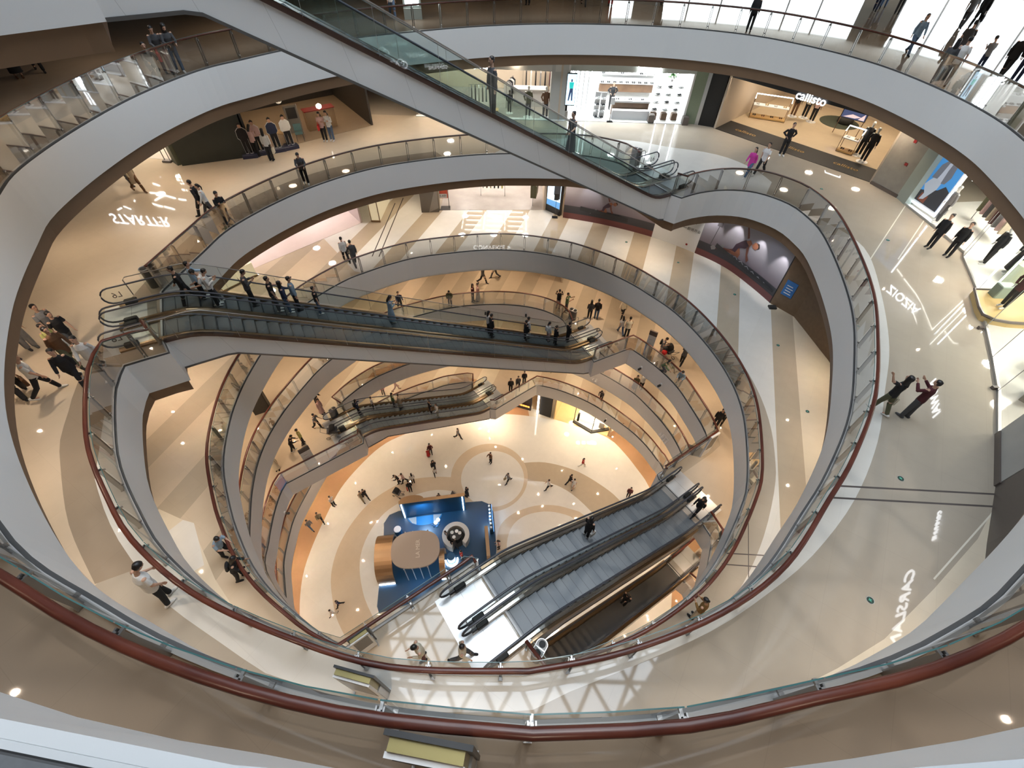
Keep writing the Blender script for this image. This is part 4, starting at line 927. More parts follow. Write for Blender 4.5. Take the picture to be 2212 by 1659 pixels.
for i in range(60):
    a, b, r = rr.uniform(0, 6.28), rr.uniform(.1, 1.4), .24; c = Vector((math.cos(a) * math.cos(b) * r, math.sin(a) * math.cos(b) * r, .16 + math.sin(b) * r)); s_ = Vector((math.sin(a), -math.cos(a), .2)) * .05
    mb.poly([c + s_, c + c.normalized() * .07, c - s_, c - c.normalized() * .04])
mb.build('foliage', mat('leaf', (.03, .12, .02), .5), t)
for i, (x, y) in enumerate(((8.75, 34.15), (11.0, 33.95))):
    mb = MB(); mb.bbox(-.2, -.2, 0, .2, .2, .5, .03); o = mb.build('planter_box', M_choc); o.location = (x, y, zC); tag(o, 'low dark planter box at the ' + ('middle' if i == 0 else 'right end') + ' of the boutique front', 'box')
room([(-7.0, 34.2), (2.6, 34.0), (2.6, 40), (-7.0, 40)], zC, 3.3, M_bwall, S_shopg, M_ltwall, 120, (1, .93, .82), 3)
poly_wall('wall_header', [(-7.0, 34.2), (2.6, 34.0)], zC + 2.8, zC + 3.45, mat('header_pale', (.58, .58, .55), .5), -.2)
sign('ZOVAI', (-3.9, 34.13), (-1.6, 34.1), zC + 2.95, .5, M_sign, 'glowing white shop name half hidden by the top escalator rider', lift=.05)
poly_wall('wall_pier', [(1.9, 34.0), (2.95, 34.05)], zC, zC + 3.45, mat('pier_grey', (.46, .47, .45), .4), -.8)
mb = MB(); mb.box(-7.0, 33.85, zC - .02, 2.95, 34.15, zC + .03); mb.build('trim', M_paper, kind='structure')
t = thing('lightbox_screen', 'tall bright screen with figure in turquoise top on the pier', 'screen', (3.2, 34.0, zC))
mb = MB(); mb.box(-.32, .0, .9, .32, .08, 2.75); mb.build('frame', M_black, t)
mb = MB(); mb.poly([(-.29, -.005, .95), (.29, -.005, .95), (.29, -.005, 2.7), (-.29, -.005, 2.7)]); mb.build('picture', emit('screen_sky', (.55, .78, .95), 1.6), t)
mb = MB(); mb.poly([(-.1, -.012, 1.9), (.12, -.012, 1.9), (.15, -.012, 2.25), (-.14, -.012, 2.25)]); mb.build('picture_top', emit('screen_turq', (.02, .55, .52), 1.0), t)
mb = MB(); mb.poly([(-.08, -.012, 1.9), (-.16, -.012, 1.2), (-.08, -.012, 1.2), (.02, -.012, 1.7), (.06, -.012, 1.2), (.14, -.012, 1.2), (.12, -.012, 1.9)]); mb.poly([(-.04, -.012, 2.27), (.05, -.012, 2.27), (.05, -.012, 2.42), (-.04, -.012, 2.42)]); mb.build('picture_legs', emit('screen_navy', (.03, .05, .12), 1.0), t)
t = thing('checker_stand', 'grey pedestal with black and white checked front below the screen', 'stand', (2.85, 34.3, zC))
mb = MB(); mb.bbox(-.3, -.25, 0, .3, .2, .55, .02); mb.build('base', M_greyw, t)
def checker():
    m, nt, b = new_mat('checker'); c = nt.nodes.new('ShaderNodeTexChecker'); c.inputs['Scale'].default_value = 14; c.inputs['Color1'].default_value = (.75, .75, .75, 1); c.inputs['Color2'].default_value = (.02, .02, .02, 1)
    tc = nt.nodes.new('ShaderNodeTexCoord'); nt.links.new(tc.outputs['Object'], c.inputs['Vector']); nt.links.new(c.outputs['Color'], b.inputs['Base Color']); return m
mb = MB(); mb.box(-.22, -.2, .55, .22, .15, 1.15); mb.build('checked_box', checker(), t)
mannequin('mannequin in open khaki jacket behind the top escalator, left of two', .5, 34.35, math.pi, ('l', 'olive'), ('t', 'dgrey'))
mannequin('mannequin in dark brown suit next to the grey pier', 1.65, 34.35, math.pi + .2, ('l', 'brown'), ('t', 'dgrey'))
mannequin('small dark mannequin with bag between the escalator posts', -.76, 34.95, math.pi, ('l', 'black'), ('t', 'dgrey'), MANB, h=1.35)
t = thing('display_counter', 'white L-shaped counter with plants in the clothes shop', 'counter', (.6, 36.6, zC))
mb = MB(); mb.box(-1.1, -.35, 0, 1.1, .35, 1.05); mb.build('body', M_paper, t)
mb = MB(); mb.box(-1.15, -.4, 1.05, 1.15, .4, 1.1); mb.build('worktop', M_ltwall, t)
clothes_rail(-2.6, 35.4, zC, .1, 1.8, ['grey', 'dgrey', 'white', 'grey', 'ljeans', 'white', 'dgrey'], 'clothes rail behind the man riding the top escalator', 'rail behind the escalator rider')
clothes_rail(-.8, 36.6, zC, 1.3, 1.6, ['white', 'grey', 'black', 'white', 'black'], 'clothes rail standing end-on left of the white counter', 'rail left of the white counter')
clothes_rail(1.2, 38.9, zC, 0, 2.2, ['black', 'white', 'black', 'grey', 'black', 'maroon'], 'clothes rail on the back wall of the clothes shop', 'rail on the back wall')
t = thing('shoe_bench', 'yellowish lit bench with bags at the escalator rider feet', 'display stand', (-2.4, 34.6, zC))
mb = MB(); mb.box(-.9, -.25, .0, .9, .25, .35); mb.build('body', M_lwood, t)
for i in range(4): shoes(-3.0 + i * .4, 34.6, zC + .35, 0, SH[3 - i % 4], 'shoes on the lit bench behind the escalator rider', 'shoes on the lit bench')
# --- between the footwear shop and the boutique on the right
poly_wall('wall_panel', [(19.85, 26.25), (20.48, 24.69)], zC, zC + 3.6, M_greyw, -.3)
poly_wall('wall_panel', [(19.78, 26.2), (20.44, 24.62)], zC, zC + .16, M_choc, -.1)
poly_wall('wall_pier', [(20.48, 24.69), (20.50, 23.9)], zC, zC + 3.6, M_mint, -.5)
for i, (t_, zz, txt) in enumerate(((.55, 2.6, 'red fire notice high on the grey wood wall'), (.7, 1.55, 'small red notice lower on the grey wood wall'))):
    a = Vector((19.85, 26.25)).lerp(Vector((20.48, 24.69)), t_); mb = MB(); mb.box(-.08, -.01, -.07, .08, .01, .07); o = mb.build('notice', mat('notice_red', (.30, .02, .02), .5)); o.location = (a.x - .03, a.y, zC + zz); o.rotation_euler = (0, 0, math.radians(-68)); tag(o, txt, 'sign')
t = thing('lit_poster', 'tall backlit poster of man in grey jacket against blue sky', 'poster', (20.98, 23.3, zC), math.radians(-78))
mb = MB(); mb.box(-.95, -.02, .12, .95, .1, 3.35); mb.build('frame', M_paper, t)
mb = MB()
for q in ((-.95, .95), ): mb.tube([(-.9, -.03, .2), (-.9, -.03, 3.3)], .03, n=5); mb.tube([(.9, -.03, .2), (.9, -.03, 3.3)], .03, n=5); mb.tube([(-.9, -.03, .2), (.9, -.03, .2)], .03, n=5)
mb.build('light_edge', M_ledcool, t)
def flat(parent, name, P, y, m):
    mb = MB(); mb.poly([(p[0], y, p[1]) for p in P]); return mb.build(name, m, parent)
flat(t, 'sky', [(-.78, .35), (.78, .35), (.78, 3.2), (-.78, 3.2)], -.03, emit('poster_blue', (.06, .27, .62), .75))
flat(t, 'rocks', [(-.78, .35), (.78, .35), (.78, 1.35), (.45, 1.5), (.2, 1.2), (-.2, 1.0), (-.78, .8)], -.034, emit('poster_dark', (.03, .032, .038), .8))
flat(t, 'satchel', [(-.5, .42), (-.05, .38), (-.02, .75), (-.45, .8)], -.037, emit('poster_rust', (.16, .05, .03), .8))
flat(t, 'trouser_legs', [(-.3, 1.7), (.15, 1.65), (.12, 1.2), (-.2, .55), (-.42, .45), (-.35, .8), (-.62, 1.15), (-.5, 1.4)], -.038, emit('poster_pale', (.36, .40, .46), .8))
flat(t, 'jacket', [(-.5, 1.55), (-.42, 2.2), (-.2, 2.5), (.05, 2.62), (.35, 2.45), (.42, 1.9), (.3, 1.55), (.1, 1.5), (.05, 2.1), (-.1, 2.2), (-.2, 1.6)], -.040, emit('poster_grey', (.13, .14, .17), .8))
flat(t, 'shirt', [(-.18, 1.62), (.1, 1.55), (.06, 2.1), (.08, 2.5), (-.1, 2.4)], -.042, emit('poster_shirt', (.38, .42, .5), .8))
flat(t, 'head', [(.02, 2.6), (.18, 2.58), (.26, 2.72), (.22, 2.9), (.08, 2.93), (-.02, 2.8)], -.043, emit('poster_skin', (.10, .06, .05), .8))
# --- glass-fronted fashion boutique on the right
gl = [(20.50, 23.9), (20.78, 21.74), (20.92, 19.43), (20.62, 19.0), (19.7, 16.5), (18.55, 14.15), (17.72, 12.45), (16.84, 10.79), (15.66, 9.0)]
bk = offset([Vector(p) for p in gl], -5.5)
mb = MB(); mb.prism([tuple(p) for p in gl] + [tuple(p) for p in bk[::-1]], zC - .02, zC + .03); mb.build('floor', S_shopw, kind='structure')
mb = MB(); mb.prism([tuple(p) for p in gl] + [tuple(p) for p in bk[::-1]], zC + 3.35, zC + 3.45); mb.build('ceiling', M_ltwall, kind='structure')
poly_wall('wall_shop', [tuple(p) for p in bk], zC, zC + 3.4, M_ltwall, -.1)
poly_wall('trim', gl, zC, zC + .10, M_steelw, -.08); poly_wall('wall_header', gl, zC + 3.0, zC + 3.5, M_ltwall, -.1)
for i in range(1, 8):
    p = (Vector(gl[i]) + bk[i] * 1.0) / 2; area_lamp('shop_light', (p.x, p.y, zC + 3.3), .6, 130, (1, .96, .84))
for i in (2, 3, 4, 5, 6, 7):
    t = thing('shop_window', ['', '', 'glass shop window pane behind the two staff in black', 'narrow glass shop window pane at the boutique corner', 'glass shop window pane framed by two light strips', 'glass shop window pane before the yellow platform', 'glass shop window pane by the floor brackets', 'last glass window pane beside the grey wall panels'][i], 'shop window', (gl[i][0], gl[i][1], zC))
    d = Vector(gl[i + 1 if i + 1 < len(gl) else i]) - Vector(gl[i]); mb = MB(); mb.poly([(0, 0, .1), (d.x, d.y, .1), (d.x, d.y, 3.0), (0, 0, 3.0)]); mb.build('pane', M_gshop, t)
    mb = MB(); mb.tube([(0, 0, .1), (0, 0, 3.0)], .012, n=5); mb.build('mullion', M_steelw, t)
for i, (a, b) in enumerate((((20.15, 17.4), (19.9, 16.7)),)):
    for k, p in enumerate((a, b)):
        mb = led([], 0) if False else MB(); mb.tube([(p[0] + .5, p[1] - .1, zC + .1), (p[0] + .5, p[1] - .1, zC + 3.2)], .03, n=6)
        tag(mb.build('light_strip', M_ledcool), 'upright light strip in the boutique window, ' + ('farther' if k == 0 else 'nearer') + ' of the two', 'light')
sign('ZIOZIA', (20.35, 20.68), (20.81, 18.96), zC + 3.0, .62, M_sign, 'lit white shop name over the right boutique, mirrored in the floor', lift=.35)
sign('NEIWAI', (18.44, 14.03), (17.34, 11.72), zC + 2.8, .62, M_sign, 'lit white shop name farther right, mirrored beside two walkers', lift=.02)
sign('CARSLAN', (12.9, 5.6), (11.0, 3.1), zC + 2.6, .66, M_sign, 'lit white shop name at lower right, mirrored in pale floor', lift=.02)
sign('COMMUNE', (14.6, 7.25), (13.95, 6.4), zC + 2.3, .26, M_sign, 'small lit shop name near the dark tiled wall', lift=.1)
for i, P in enumerate(([(20.7, 24.24), (20.82, 22.27), (20.88, 20.87), (20.7, 19.43), (20.3, 18.08), (19.72, 16.33), (24.31, 20.11)], [(22.31, 24.33), (21.8, 23.52), (21.67, 21.88), (21.6, 20.64), (21.43, 19.72), (20.86, 17.76), (24.99, 21.08)], [(21.44, 17.67), (21.37, 16.83), (22.28, 16.77)], [(14.5, 6.75), (13.07, 4.9), (12.35, 3.73)])):
    tag(led(P, zC + 3.3, w=.016).build('ceiling_light_line', M_led), ['long bent ceiling light line along the boutique front', 'second bent ceiling light line inside the boutique', 'short hooked ceiling light line in the boutique', 'ceiling light line by the dark tiled wall'][i], 'light')
mannequin('mannequin in long grey coat beside the blue-sky poster', 21.2, 22.2, math.radians(80), ('l', 'grey'), ('t', 'dgrey'), MANW, hem=.5)
mannequin('black-suited mannequin in the window behind the staff', 21.3, 18.6, math.radians(80), ('l', 'black'), ('t', 'black'), MANW, hem=.2)
mannequin('mannequin with white skirt next to the black-suited one', 21.9, 17.9, math.radians(90), ('l', 'black'), ('s', 'black'), MANW)
mannequin('mannequin in white trousers on the yellow window platform', 19.6, 15.1, math.radians(100), ('l', 'maroon'), ('t', 'black'), MANW, z=zC + .3, disc=False)
mannequin('rear mannequin with white shoes on the yellow window platform', 20.6, 14.6, math.radians(100), ('l', 'grey'), ('t', 'black'), MANW, z=zC + .3, disc=False)
mb = MB(); P_ = [(19.3, 16.3), (18.75, 15.1), (18.62, 14.65), (18.85, 14.35), (19.4, 14.2), (22.5, 14.0), (23, 16.3)]
mb.prism(P_, zC, zC + .28); o = tag(mb.build('window_platform', mat('platform_yellow', (.62, .45, .20), .5)), 'low yellow display platform with rounded dark edge in the window', 'platform')
mb = MB(); mb.tube([(p[0], p[1], zC + .28) for p in P_], .06, n=6, closed=True); mb.build('rim', M_choc, o)
clothes_rail(23.0, 21.3, zC, 1.4, 2.6, ['beige', 'rose', 'grey', 'maroon', 'beige', 'dgrey', 'rose', 'olive'], 'clothes rail deep in the right boutique, beige and rose garments', 'rail deep in the right boutique')
clothes_rail(23.6, 18.6, zC, 1.2, 2.2, ['beige', 'olive', 'beige', 'green', 'olive'], 'clothes rail with olive garments behind the window', 'olive rail behind the window')
for i, (x, y, hh, lab) in enumerate(((21.6, 17.2, .9, 'pale green cylinder table in the boutique window'), (22.2, 16.6, .7, 'lower pale green cylinder table in the boutique window'))):
    mb = MB(); mb.lathe([(.36, 0), (.36, hh - .04), (.34, hh)], n=24); o = mb.build('cylinder_table', mat('pistachio', (.50, .54, .38), .4)); o.location = (x, y, zC + .03); tag(o, lab, 'table')
mb = MB(); mb.bbox(-.3, -.2, 0, .3, .2, .55, .03); o = mb.build('teal_stool', mat('teal_stool', (.30, .40, .36), .5)); o.location = (20.0, 15.9, zC + .28); tag(o, 'grey-green box stool on the yellow platform', 'stool')
for i, (x, y, hh) in enumerate(((18.9, 11.6, .7), (17.8, 10.4, .85))):
    t = thing('display_table', ['white display table with jewellery cards behind the glass', 'tall grey pedestal with wooden shelf behind the glass'][i], 'table', (x, y, zC), .6)
    mb = MB(); mb.bbox(-.35, -.3, 0, .35, .3, hh, .02); mb.build('body', M_ltwall if i == 0 else M_greyw, t); mb = MB(); mb.box(-.4, -.33, hh, .4, .33, hh + .03); mb.build('top', M_paper if i == 0 else M_lwood, t)
for i, (x, y) in enumerate(((18.4, 14.1), (16.9, 10.95))):
    mb = MB(); mb.bbox(-.1, -.06, 0, .1, .06, .12, .01); o = mb.build('glass_bracket', M_choc); o.location = (x - .05, y, zC); tag(o, 'dark floor bracket of the shop glass, ' + ('near the platform' if i == 0 else 'farther along'), 'bracket')
poly_wall('wall_panel', [(15.66, 9.0), (14.40, 7.1)], zC, zC + 3.6, mat('grey_panel', (.40, .40, .385), .45, noise=.08, nscale=2), -.3)
poly_wall('wall_panel', [(15.6, 8.98), (14.34, 7.08)], zC, zC + .22, M_choc, -.1)
poly_wall('wall_tiled', [(14.40, 7.08), (13.0, 5.3), (11, 2.6)], zC, zC + 3.6, M_choc, -.3)
mb = MB(); mb.tube([(14.35, 6.95, zC + 1.2), (14.2, 6.75, zC + .4)], .03, n=6); tag(mb.build('wall_light', M_ledcool), 'slanting white wall light on the dark tiled wall', 'light')
poly_wall('wall_far', [(11, 2.6), (8.2, -.2), (4, -3)], zC, zC + 3.6, M_ltwall, -.3)
# --- left side of the sixth level
poly_wall('wall_panel', [(-18.8, 25.95), (-15.45, 27.35)], zC, zC + 3.5, mat('blackboard_green', (.028, .034, .03), .45, noise=.2, nscale=2), .25)
poly_wall('wall_pier', [(-19.3, 26.35), (-18.8, 25.92)], zC, zC + 3.5, mat('pier_green', (.10, .11, .08), .4), .25)
o = poly_wall('mural', [(-18.5, 26.04), (-15.7, 27.2)], zC + 1.9, zC + 3.0, mat('mural_hill', (.09, .10, .085), .6), -.02, None); tag(o, 'painted grey-green band across the dark board wall', 'mural')
room([(-24.5, 26.9), (-19.3, 26.35), (-19.3, 33), (-24.5, 33)], zC, 3.3, M_bwall, stone('hex_floor', (.62, .58, .52), .15, .5), M_ltwall, 90, (1, .86, .68), 2)
sign('STARTER', (-24.0, 25.1), (-20.6, 24.87), zC + 2.9, .9, M_sign, 'large lit white sign hanging at left, mirrored in the floor', lift=.1)
YL = [[(-24.86, 29.36), (-24.73, 30.1)], [(-24.65, 30.1), (-23.87, 29.73)], [(-24.67, 30.47), (-24.4, 30.94)], [(-23.15, 27.8), (-22.94, 28.49)], [(-22.89, 28.49), (-22.01, 28.15)], [(-23.14, 27.41), (-22.31, 27.08)], [(-22.17, 27.09), (-21.43, 26.81)], [(-24.58, 27.21), (-24.34, 27.78)], [(-24.78, 26.5), (-24.67, 26.77)], [(-24.65, 26.94), (-24.05, 26.65)], [(-23.97, 28.77), (-23.39, 28.69)], [(-23.15, 30.64), (-22.69, 30.48)], [(-22.6, 30.05), (-22.31, 30.2)], [(-22.14, 29.3), (-21.78, 29.2)], [(-21.74, 28.05), (-21.25, 27.97)]]
for P in YL: tag(led(P, zC + 3.25, w=.045).build('ceiling_light', M_led), 'short ceiling light stick in the shop at left', 'light', 'light sticks in the left shop')
t = thing('clothes_stand', 'double-post stand with dark weighted foot at the left shop', 'stand', (-19.75, 26.2, zC))
for q in (-.14, .14):
    mb = MB(); mb.tube([(q, 0, 0), (q, 0, 1.9)], .02, n=6); mb.build('post', M_darksteel, t)
mb = MB(); mb.bbox(-.26, -.16, 0, .26, .16, .1, .03); mb.build('foot', M_choc, t)
# restaurant behind the cut-outs
room([(-15.4, 27.4), (-9.5, 32.2), (-13.5, 37.5), (-19.5, 33.0)], zC, 3.3, M_dkwall, stone('diner_floor', (.44, .34, .24), .2, .8), M_dkwall, 26, (1, .72, .46), 2)
for i, (x, y, nm_) in enumerate(((-15.42, 27.07, 'standee of man in black suit beside the number board'), (-14.91, 27.49, 'standee of man in pale shirt behind the two women'), (-14.11, 27.95, 'standee of man in navy jacket with hands in pockets'), (-13.5, 28.39, 'standee of man in white top, fourth in the row'))):
    yaw = math.radians(200 + 8 * i)
    t = thing('cardboard_standee', nm_, 'standee', (x, y, zC), math.radians(20 + 5 * i))
    mb = MB(); mb.bbox(-.4, -.22, 0, .4, .22, .2, .02); mb.build('plinth', mat('standee_navy', (.02, .025, .06), .4), t)
    def fp(nm, P, dy, m): mb = MB(); mb.quadstrip([[(p[0], -.02 + dy, p[1]) for p in P], [(p[0], .0 + dy, p[1]) for p in P]], closed=True, caps=True); mb.build(nm, m, t)
    tc_ = [C_['black'], C_['rose'], C_['navy'], C_['white']][i]
    fp('figure', [(-.16, .2), (-.02, .2), (0, .9), (.06, .2), (.22, .2), (.2, 1.0), (.3, 1.1), (.28, 1.45), (.12, 1.6), (-.12, 1.6), (-.28, 1.45), (-.3, 1.05), (-.2, .95)], 0, M_paper)
    fp('printed_trousers', [(-.15, .24), (-.03, .24), (0, .88), (.07, .24), (.2, .24), (.19, 1.02), (-.19, 1.02)], -.008, cloth(C_['black']))
    fp('printed_top', [(-.19, .98), (.19, .98), (.28, 1.1), (.26, 1.43), (.11, 1.57), (-.11, 1.57), (-.26, 1.43), (-.28, 1.08)], -.010, cloth(tc_))
    fp('printed_head', [(-.05, 1.56), (.05, 1.56), (.09, 1.66), (.08, 1.78), (0, 1.83), (-.08, 1.78), (-.09, 1.66)], -.006, SKIN)
    fp('printed_hair', [(-.09, 1.7), (-.05, 1.75), (.05, 1.75), (.09, 1.7), (.09, 1.8), (0, 1.87), (-.09, 1.8)], -.012, HAIR)
t = thing('number_board', 'white number board on the dark wall beside the first standee', 'sign', (-15.75, 27.1, zC + 1.15), math.radians(22))
mb = MB(); mb.box(-.17, -.02, -.26, .17, 0, .22); mb.build('card', M_paper, t); mb = MB(); mb.box(-.2, -.025, .25, .2, 0, .4); mb.build('red_header', mat('notice_red', (.30, .02, .02), .5), t)
text_mesh('numeral', '9', .34, M_blackmatt, t, frame((0, -.024, 0), (1, 0, 0)), .002)
for i, (x, y) in enumerate(((-15.1, 28.2), (-13.7, 29.0))):
    t = thing('globe_pendant', 'cage-like glowing pendant lamp, ' + ('left' if i == 0 else 'right') + ' of two in the diner', 'lamp', (x, y, zC + 2.4))
    mb = MB(); _ball(mb, (0, 0, 0), .1, .1, .1) if '_ball' in globals() else mb.lathe([(.01, -.1), (.1, 0), (.01, .1)]); mb.build('bulb', emit('bulb_warm', (1, .8, .55), 6), t)
    mb = MB()
    for k in range(6):
        a = k * math.pi / 6; mb.tube([(.2 * math.sin(b_) * math.cos(a), .2 * math.sin(b_) * math.sin(a), .2 * math.cos(b_)) for b_ in [q * math.pi / 8 for q in range(16)]], .012, n=4, closed=True)
    mb.build('cage', M_paper, t); mb = MB(); mb.tube([(0, 0, .2), (0, 0, .9)], .006, n=4); mb.build('cord', M_black, t)
def table(x, y, z, label, m=M_lwood, r=.4):
    t = thing('round_table', label, 'table', (x, y, z)); mb = MB(); mb.lathe([(r, .72), (r, .75)], n=24); mb.build('top', m, t); mb = MB(); mb.lathe([(.03, .02), (.03, .72)], n=8); mb.build('column', M_black, t); mb = MB(); mb.lathe([(.24, 0), (.24, .02)], n=16); mb.build('foot', M_black, t)
table(-13.95, 28.9, zC, 'small round yellow-topped table behind the fourth standee', M_lwood)
t = thing('chair', 'teal chair with white blanket beside the round table', 'chair', (-13.3, 29.5, zC), .4)
mb = MB(); mb.bbox(-.22, -.22, .43, .22, .22, .47, .01); mb.build('seat', cloth(C_['teal']), t); mb = MB(); mb.bbox(-.22, .18, .5, .22, .22, .9, .01); mb.build('backrest', cloth(C_['teal']), t)
for sx in (-.2, .2):
    for sy in (-.2, .2): mb = MB(); mb.tube([(sx, sy, 0), (sx * .9, sy * .9, .44)], .012, n=5); mb.build('leg', M_darksteel, t)
t = thing('menu_stand', 'grey framed menu stand left of the wooden counter', 'sign', (-13.75, 30.3, zC), .5)
mb = MB(); mb.box(-.35, -.02, .15, .35, .02, 1.65); mb.build('board', M_greyw, t); mb = MB(); mb.box(-.28, -.03, .95, .28, -.02, 1.55); mb.build('sheet', M_dkwall, t); mb = MB(); mb.tube([(-.38, 0, 0), (-.38, 0, 1.7), (.38, 0, 1.7), (.38, 0, 0)], .02, n=5); mb.build('frame', M_steelw, t)
t = thing('service_counter', 'wooden service counter with red top edge in the diner', 'counter', (-12.6, 31.6, zC), .6)
mb = MB(); mb.box(-.9, -.3, 0, .9, .3, 1.1); mb.build('body', wood_mat('counter_wood', (.33, .22, .13), (.42, .29, .17), .5), t); mb = MB(); mb.box(-.95, -.34, 1.1, .95, .34, 1.14); mb.build('red_top', mat('notice_red', (.3, .02, .02), .5), t)
mb = MB(); _b = [(0, 0)]; mb.lathe([(.02, -.16), (.15, -.08), (.17, 0), (.15, .08), (.02, .16)], n=16); o = mb.build('globe_lamp', emit('globe', (1, .9, .75), 4)); o.location = (-12.3, 31.1, zC + 1.4); tag(o, 'bright white globe lamp by the woman with the red bag', 'lamp')
# --- fifth level: hoarding with the runner, shoe shop, wood wall
hb = [Vector(p) for p in [(3.04, 31.17), (6.01, 30.36), (9.29, 28.92), (11.84, 27.14), (13.45, 25.58), (14.5, 23.7), (15.17, 22.13)]]
hd = spline([(p.x, p.y) for p in hb], .3); cum = [0]
for a, b in zip(hd[:-1], hd[1:]): cum.append(cum[-1] + (b - a).length)
HT = cum[-1]; HH = 3.55
def hpt(s, h, lift=0.0):
    s = max(0, min(HT, s)); i = max(0, min(len(hd) - 2, int(np.searchsorted(cum, s)) - 1)); t = (s - cum[i]) / (cum[i + 1] - cum[i]); p = hd[i].lerp(hd[i + 1], t); d = (hd[i + 1] - hd[i]).normalized(); n = Vector((d.y, -d.x)); p = p + n * lift
    return (p.x, p.y, zD + h)
def s_of(x, y): return min(range(len(hd)), key=lambda i: (hd[i].x - x) ** 2 + (hd[i].y - y) ** 2)
sA, sB = cum[s_of(9.29, 28.92)], cum[s_of(11.84, 27.14)]
def hsheet(name, s0, s1, h0, h1, m, lift, parent, shear=0):
    n = max(2, int((s1 - s0) / .3)); mb = MB(); mb.quadstrip([[hpt(s0 + (s1 - s0) * i / n, h0, lift) for i in range(n + 1)], [hpt(s0 + (s1 - s0) * i / n, h1, lift) for i in range(n + 1)]]); return mb.build(name, m, parent)
def hshape(name, P, m, lift, parent):
    """flat printed shape on the hoarding (s, h)"""
    mb = MB(); mb.poly([hpt(s, h, lift) for s, h in P]); return mb.build(name, m, parent)
def print_mat():
    m, nt, b = new_mat('print_stadium'); tc = nt.nodes.new('ShaderNodeTexCoord'); sp_ = nt.nodes.new('ShaderNodeSeparateXYZ'); mr = nt.nodes.new('ShaderNodeMapRange'); mr.inputs['From Min'].default_value = 0; mr.inputs['From Max'].default_value = HH
    cr = nt.nodes.new('ShaderNodeValToRGB'); el = cr.color_ramp.elements; el[0].position = .0; el[0].color = (.14, .045, .045, 1); el[1].position = 1; el[1].color = (.27, .27, .33, 1)
    for p, c in ((.12, (.15, .045, .045)), (.125, (.035, .035, .045)), (.27, (.05, .05, .06)), (.28, (.20, .165, .20)), (.55, (.33, .315, .365))): e = el.new(p); e.color = (*c, 1)
    nt.links.new(tc.outputs['Object'], sp_.inputs[0]); nt.links.new(sp_.outputs[2], mr.inputs['Value']); nt.links.new(mr.outputs['Result'], cr.inputs['Fac']); nt.links.new(cr.outputs['Color'], b.inputs['Base Color']); b.inputs['Roughness'].default_value = .45; return m
M_print = print_mat()
def hoarding(s0, s1, label):
    t = thing('hoarding', label, 'hoarding', hpt(s0, 0)); off = Vector(hpt(s0, 0))
    return t, off
def fix(o, off):
    o.data.transform(Matrix.Translation(-off)); return o
def runner(t, off, s0, k, h0, mirror=1):
    X = lambda a, b: (s0 + a * k * mirror, h0 + b * k)
    sk, dk_, bl = mat('print_skin', (.30, .12, .07), .5), mat('print_skin_dark', (.16, .06, .045), .5), mat('print_suit', (.055, .03, .05), .5)
    S = [('arm_back', [(.62, 1.95), (.5, 2.2), (.3, 2.55), (.22, 2.5), (.4, 2.1), (.5, 1.85)], dk_), ('thigh', [(.0, 1.25), (.25, 1.15), (.45, .75), (.4, .45), (.1, .55), (-.1, .7)], sk), ('shin', [(.4, .5), (.35, .72), (-.2, .68), (-.75, .62), (-.75, .5), (-.2, .48)], sk), ('leg_back', [(-.05, .9), (-.3, .72), (-.75, .58), (-1.2, .4), (-1.25, .3), (-.8, .42), (-.25, .55), (.1, .7)], dk_), ('shoe_front', [(-.72, .45), (-.7, .78), (-.84, .82), (-.98, .6), (-.95, .48)], mat('print_shoe', (.25, .24, .25), .5)), ('shoe_back', [(-1.15, .42), (-1.38, .5), (-1.52, .35), (-1.4, .15), (-1.2, .25)], mat('print_shoe', (.25, .24, .25), .5)), ('suit', [(-.15, .75), (-.05, 1.2), (.2, 1.5), (.45, 1.75), (.72, 1.75), (.85, 1.5), (.62, 1.25), (.35, 1.15), (.2, 1.05), (.1, .7)], bl), ('shoulder', [(.5, 1.7), (.75, 1.9), (.95, 1.75), (.85, 1.5)], sk), ('arm_front', [(.8, 1.6), (.9, 1.25), (.95, 1.0), (1.15, .75), (1.05, .55), (.95, .7), (.8, 1.0), (.68, 1.35)], dk_), ('head', [(.95, 1.7), (1.1, 1.95), (1.35, 1.95), (1.42, 1.75), (1.3, 1.55), (1.1, 1.55)], sk), ('hair', [(1.2, 1.98), (1.4, 2.0), (1.5, 1.8), (1.42, 1.65), (1.38, 1.85)], mat('print_hair', (.03, .02, .02), .5))]
    for i, (nm, P, m) in enumerate(S): fix(hshape('printed_' + nm, [X(a, b) for a, b in P], m, .012 + .002 * i, t), off)
t, off = hoarding(0, sA, 'left printed hoarding with small runner, half hidden by the top escalator')
fix(hsheet('print', 0.25, sA, 0, HH, M_print, 0, t), off); fix(hshape('bench', [(1.4, .75), (4.8, .55), (4.8, .85), (1.4, 1.05)], mat('print_bench', (.03, .03, .035), .5), .01, t), off); runner(t, off, 3.0, .62, .55)
t, off = hoarding(sA, sB, 'white hoarding panel announcing a shop opening, with black logo and text')
fix(hsheet('panel', sA, sB, 0, HH, M_paper, 0.005, t), off)
pm_ = (sA + sB) / 2; P0 = Vector(hpt(pm_ - .5, 0)); P1 = Vector(hpt(pm_ + .5, 0)); dv = (P1 - P0).normalized()
for txt, sz, hh, ds in (('COMING SOON', .27, 1.95, .25), ('[ adidas supercourt ]', .2, 1.45, 0), ('\u5373\u5c06\u5f00\u4e1a', .22, 1.45, 1.05)):
    p = Vector(hpt(pm_ + ds, hh, .03)) - off; text_mesh('lettering', txt, sz * (.75 if 'adi' in txt else 1), M_blackmatt, t, frame(p, dv), .002)
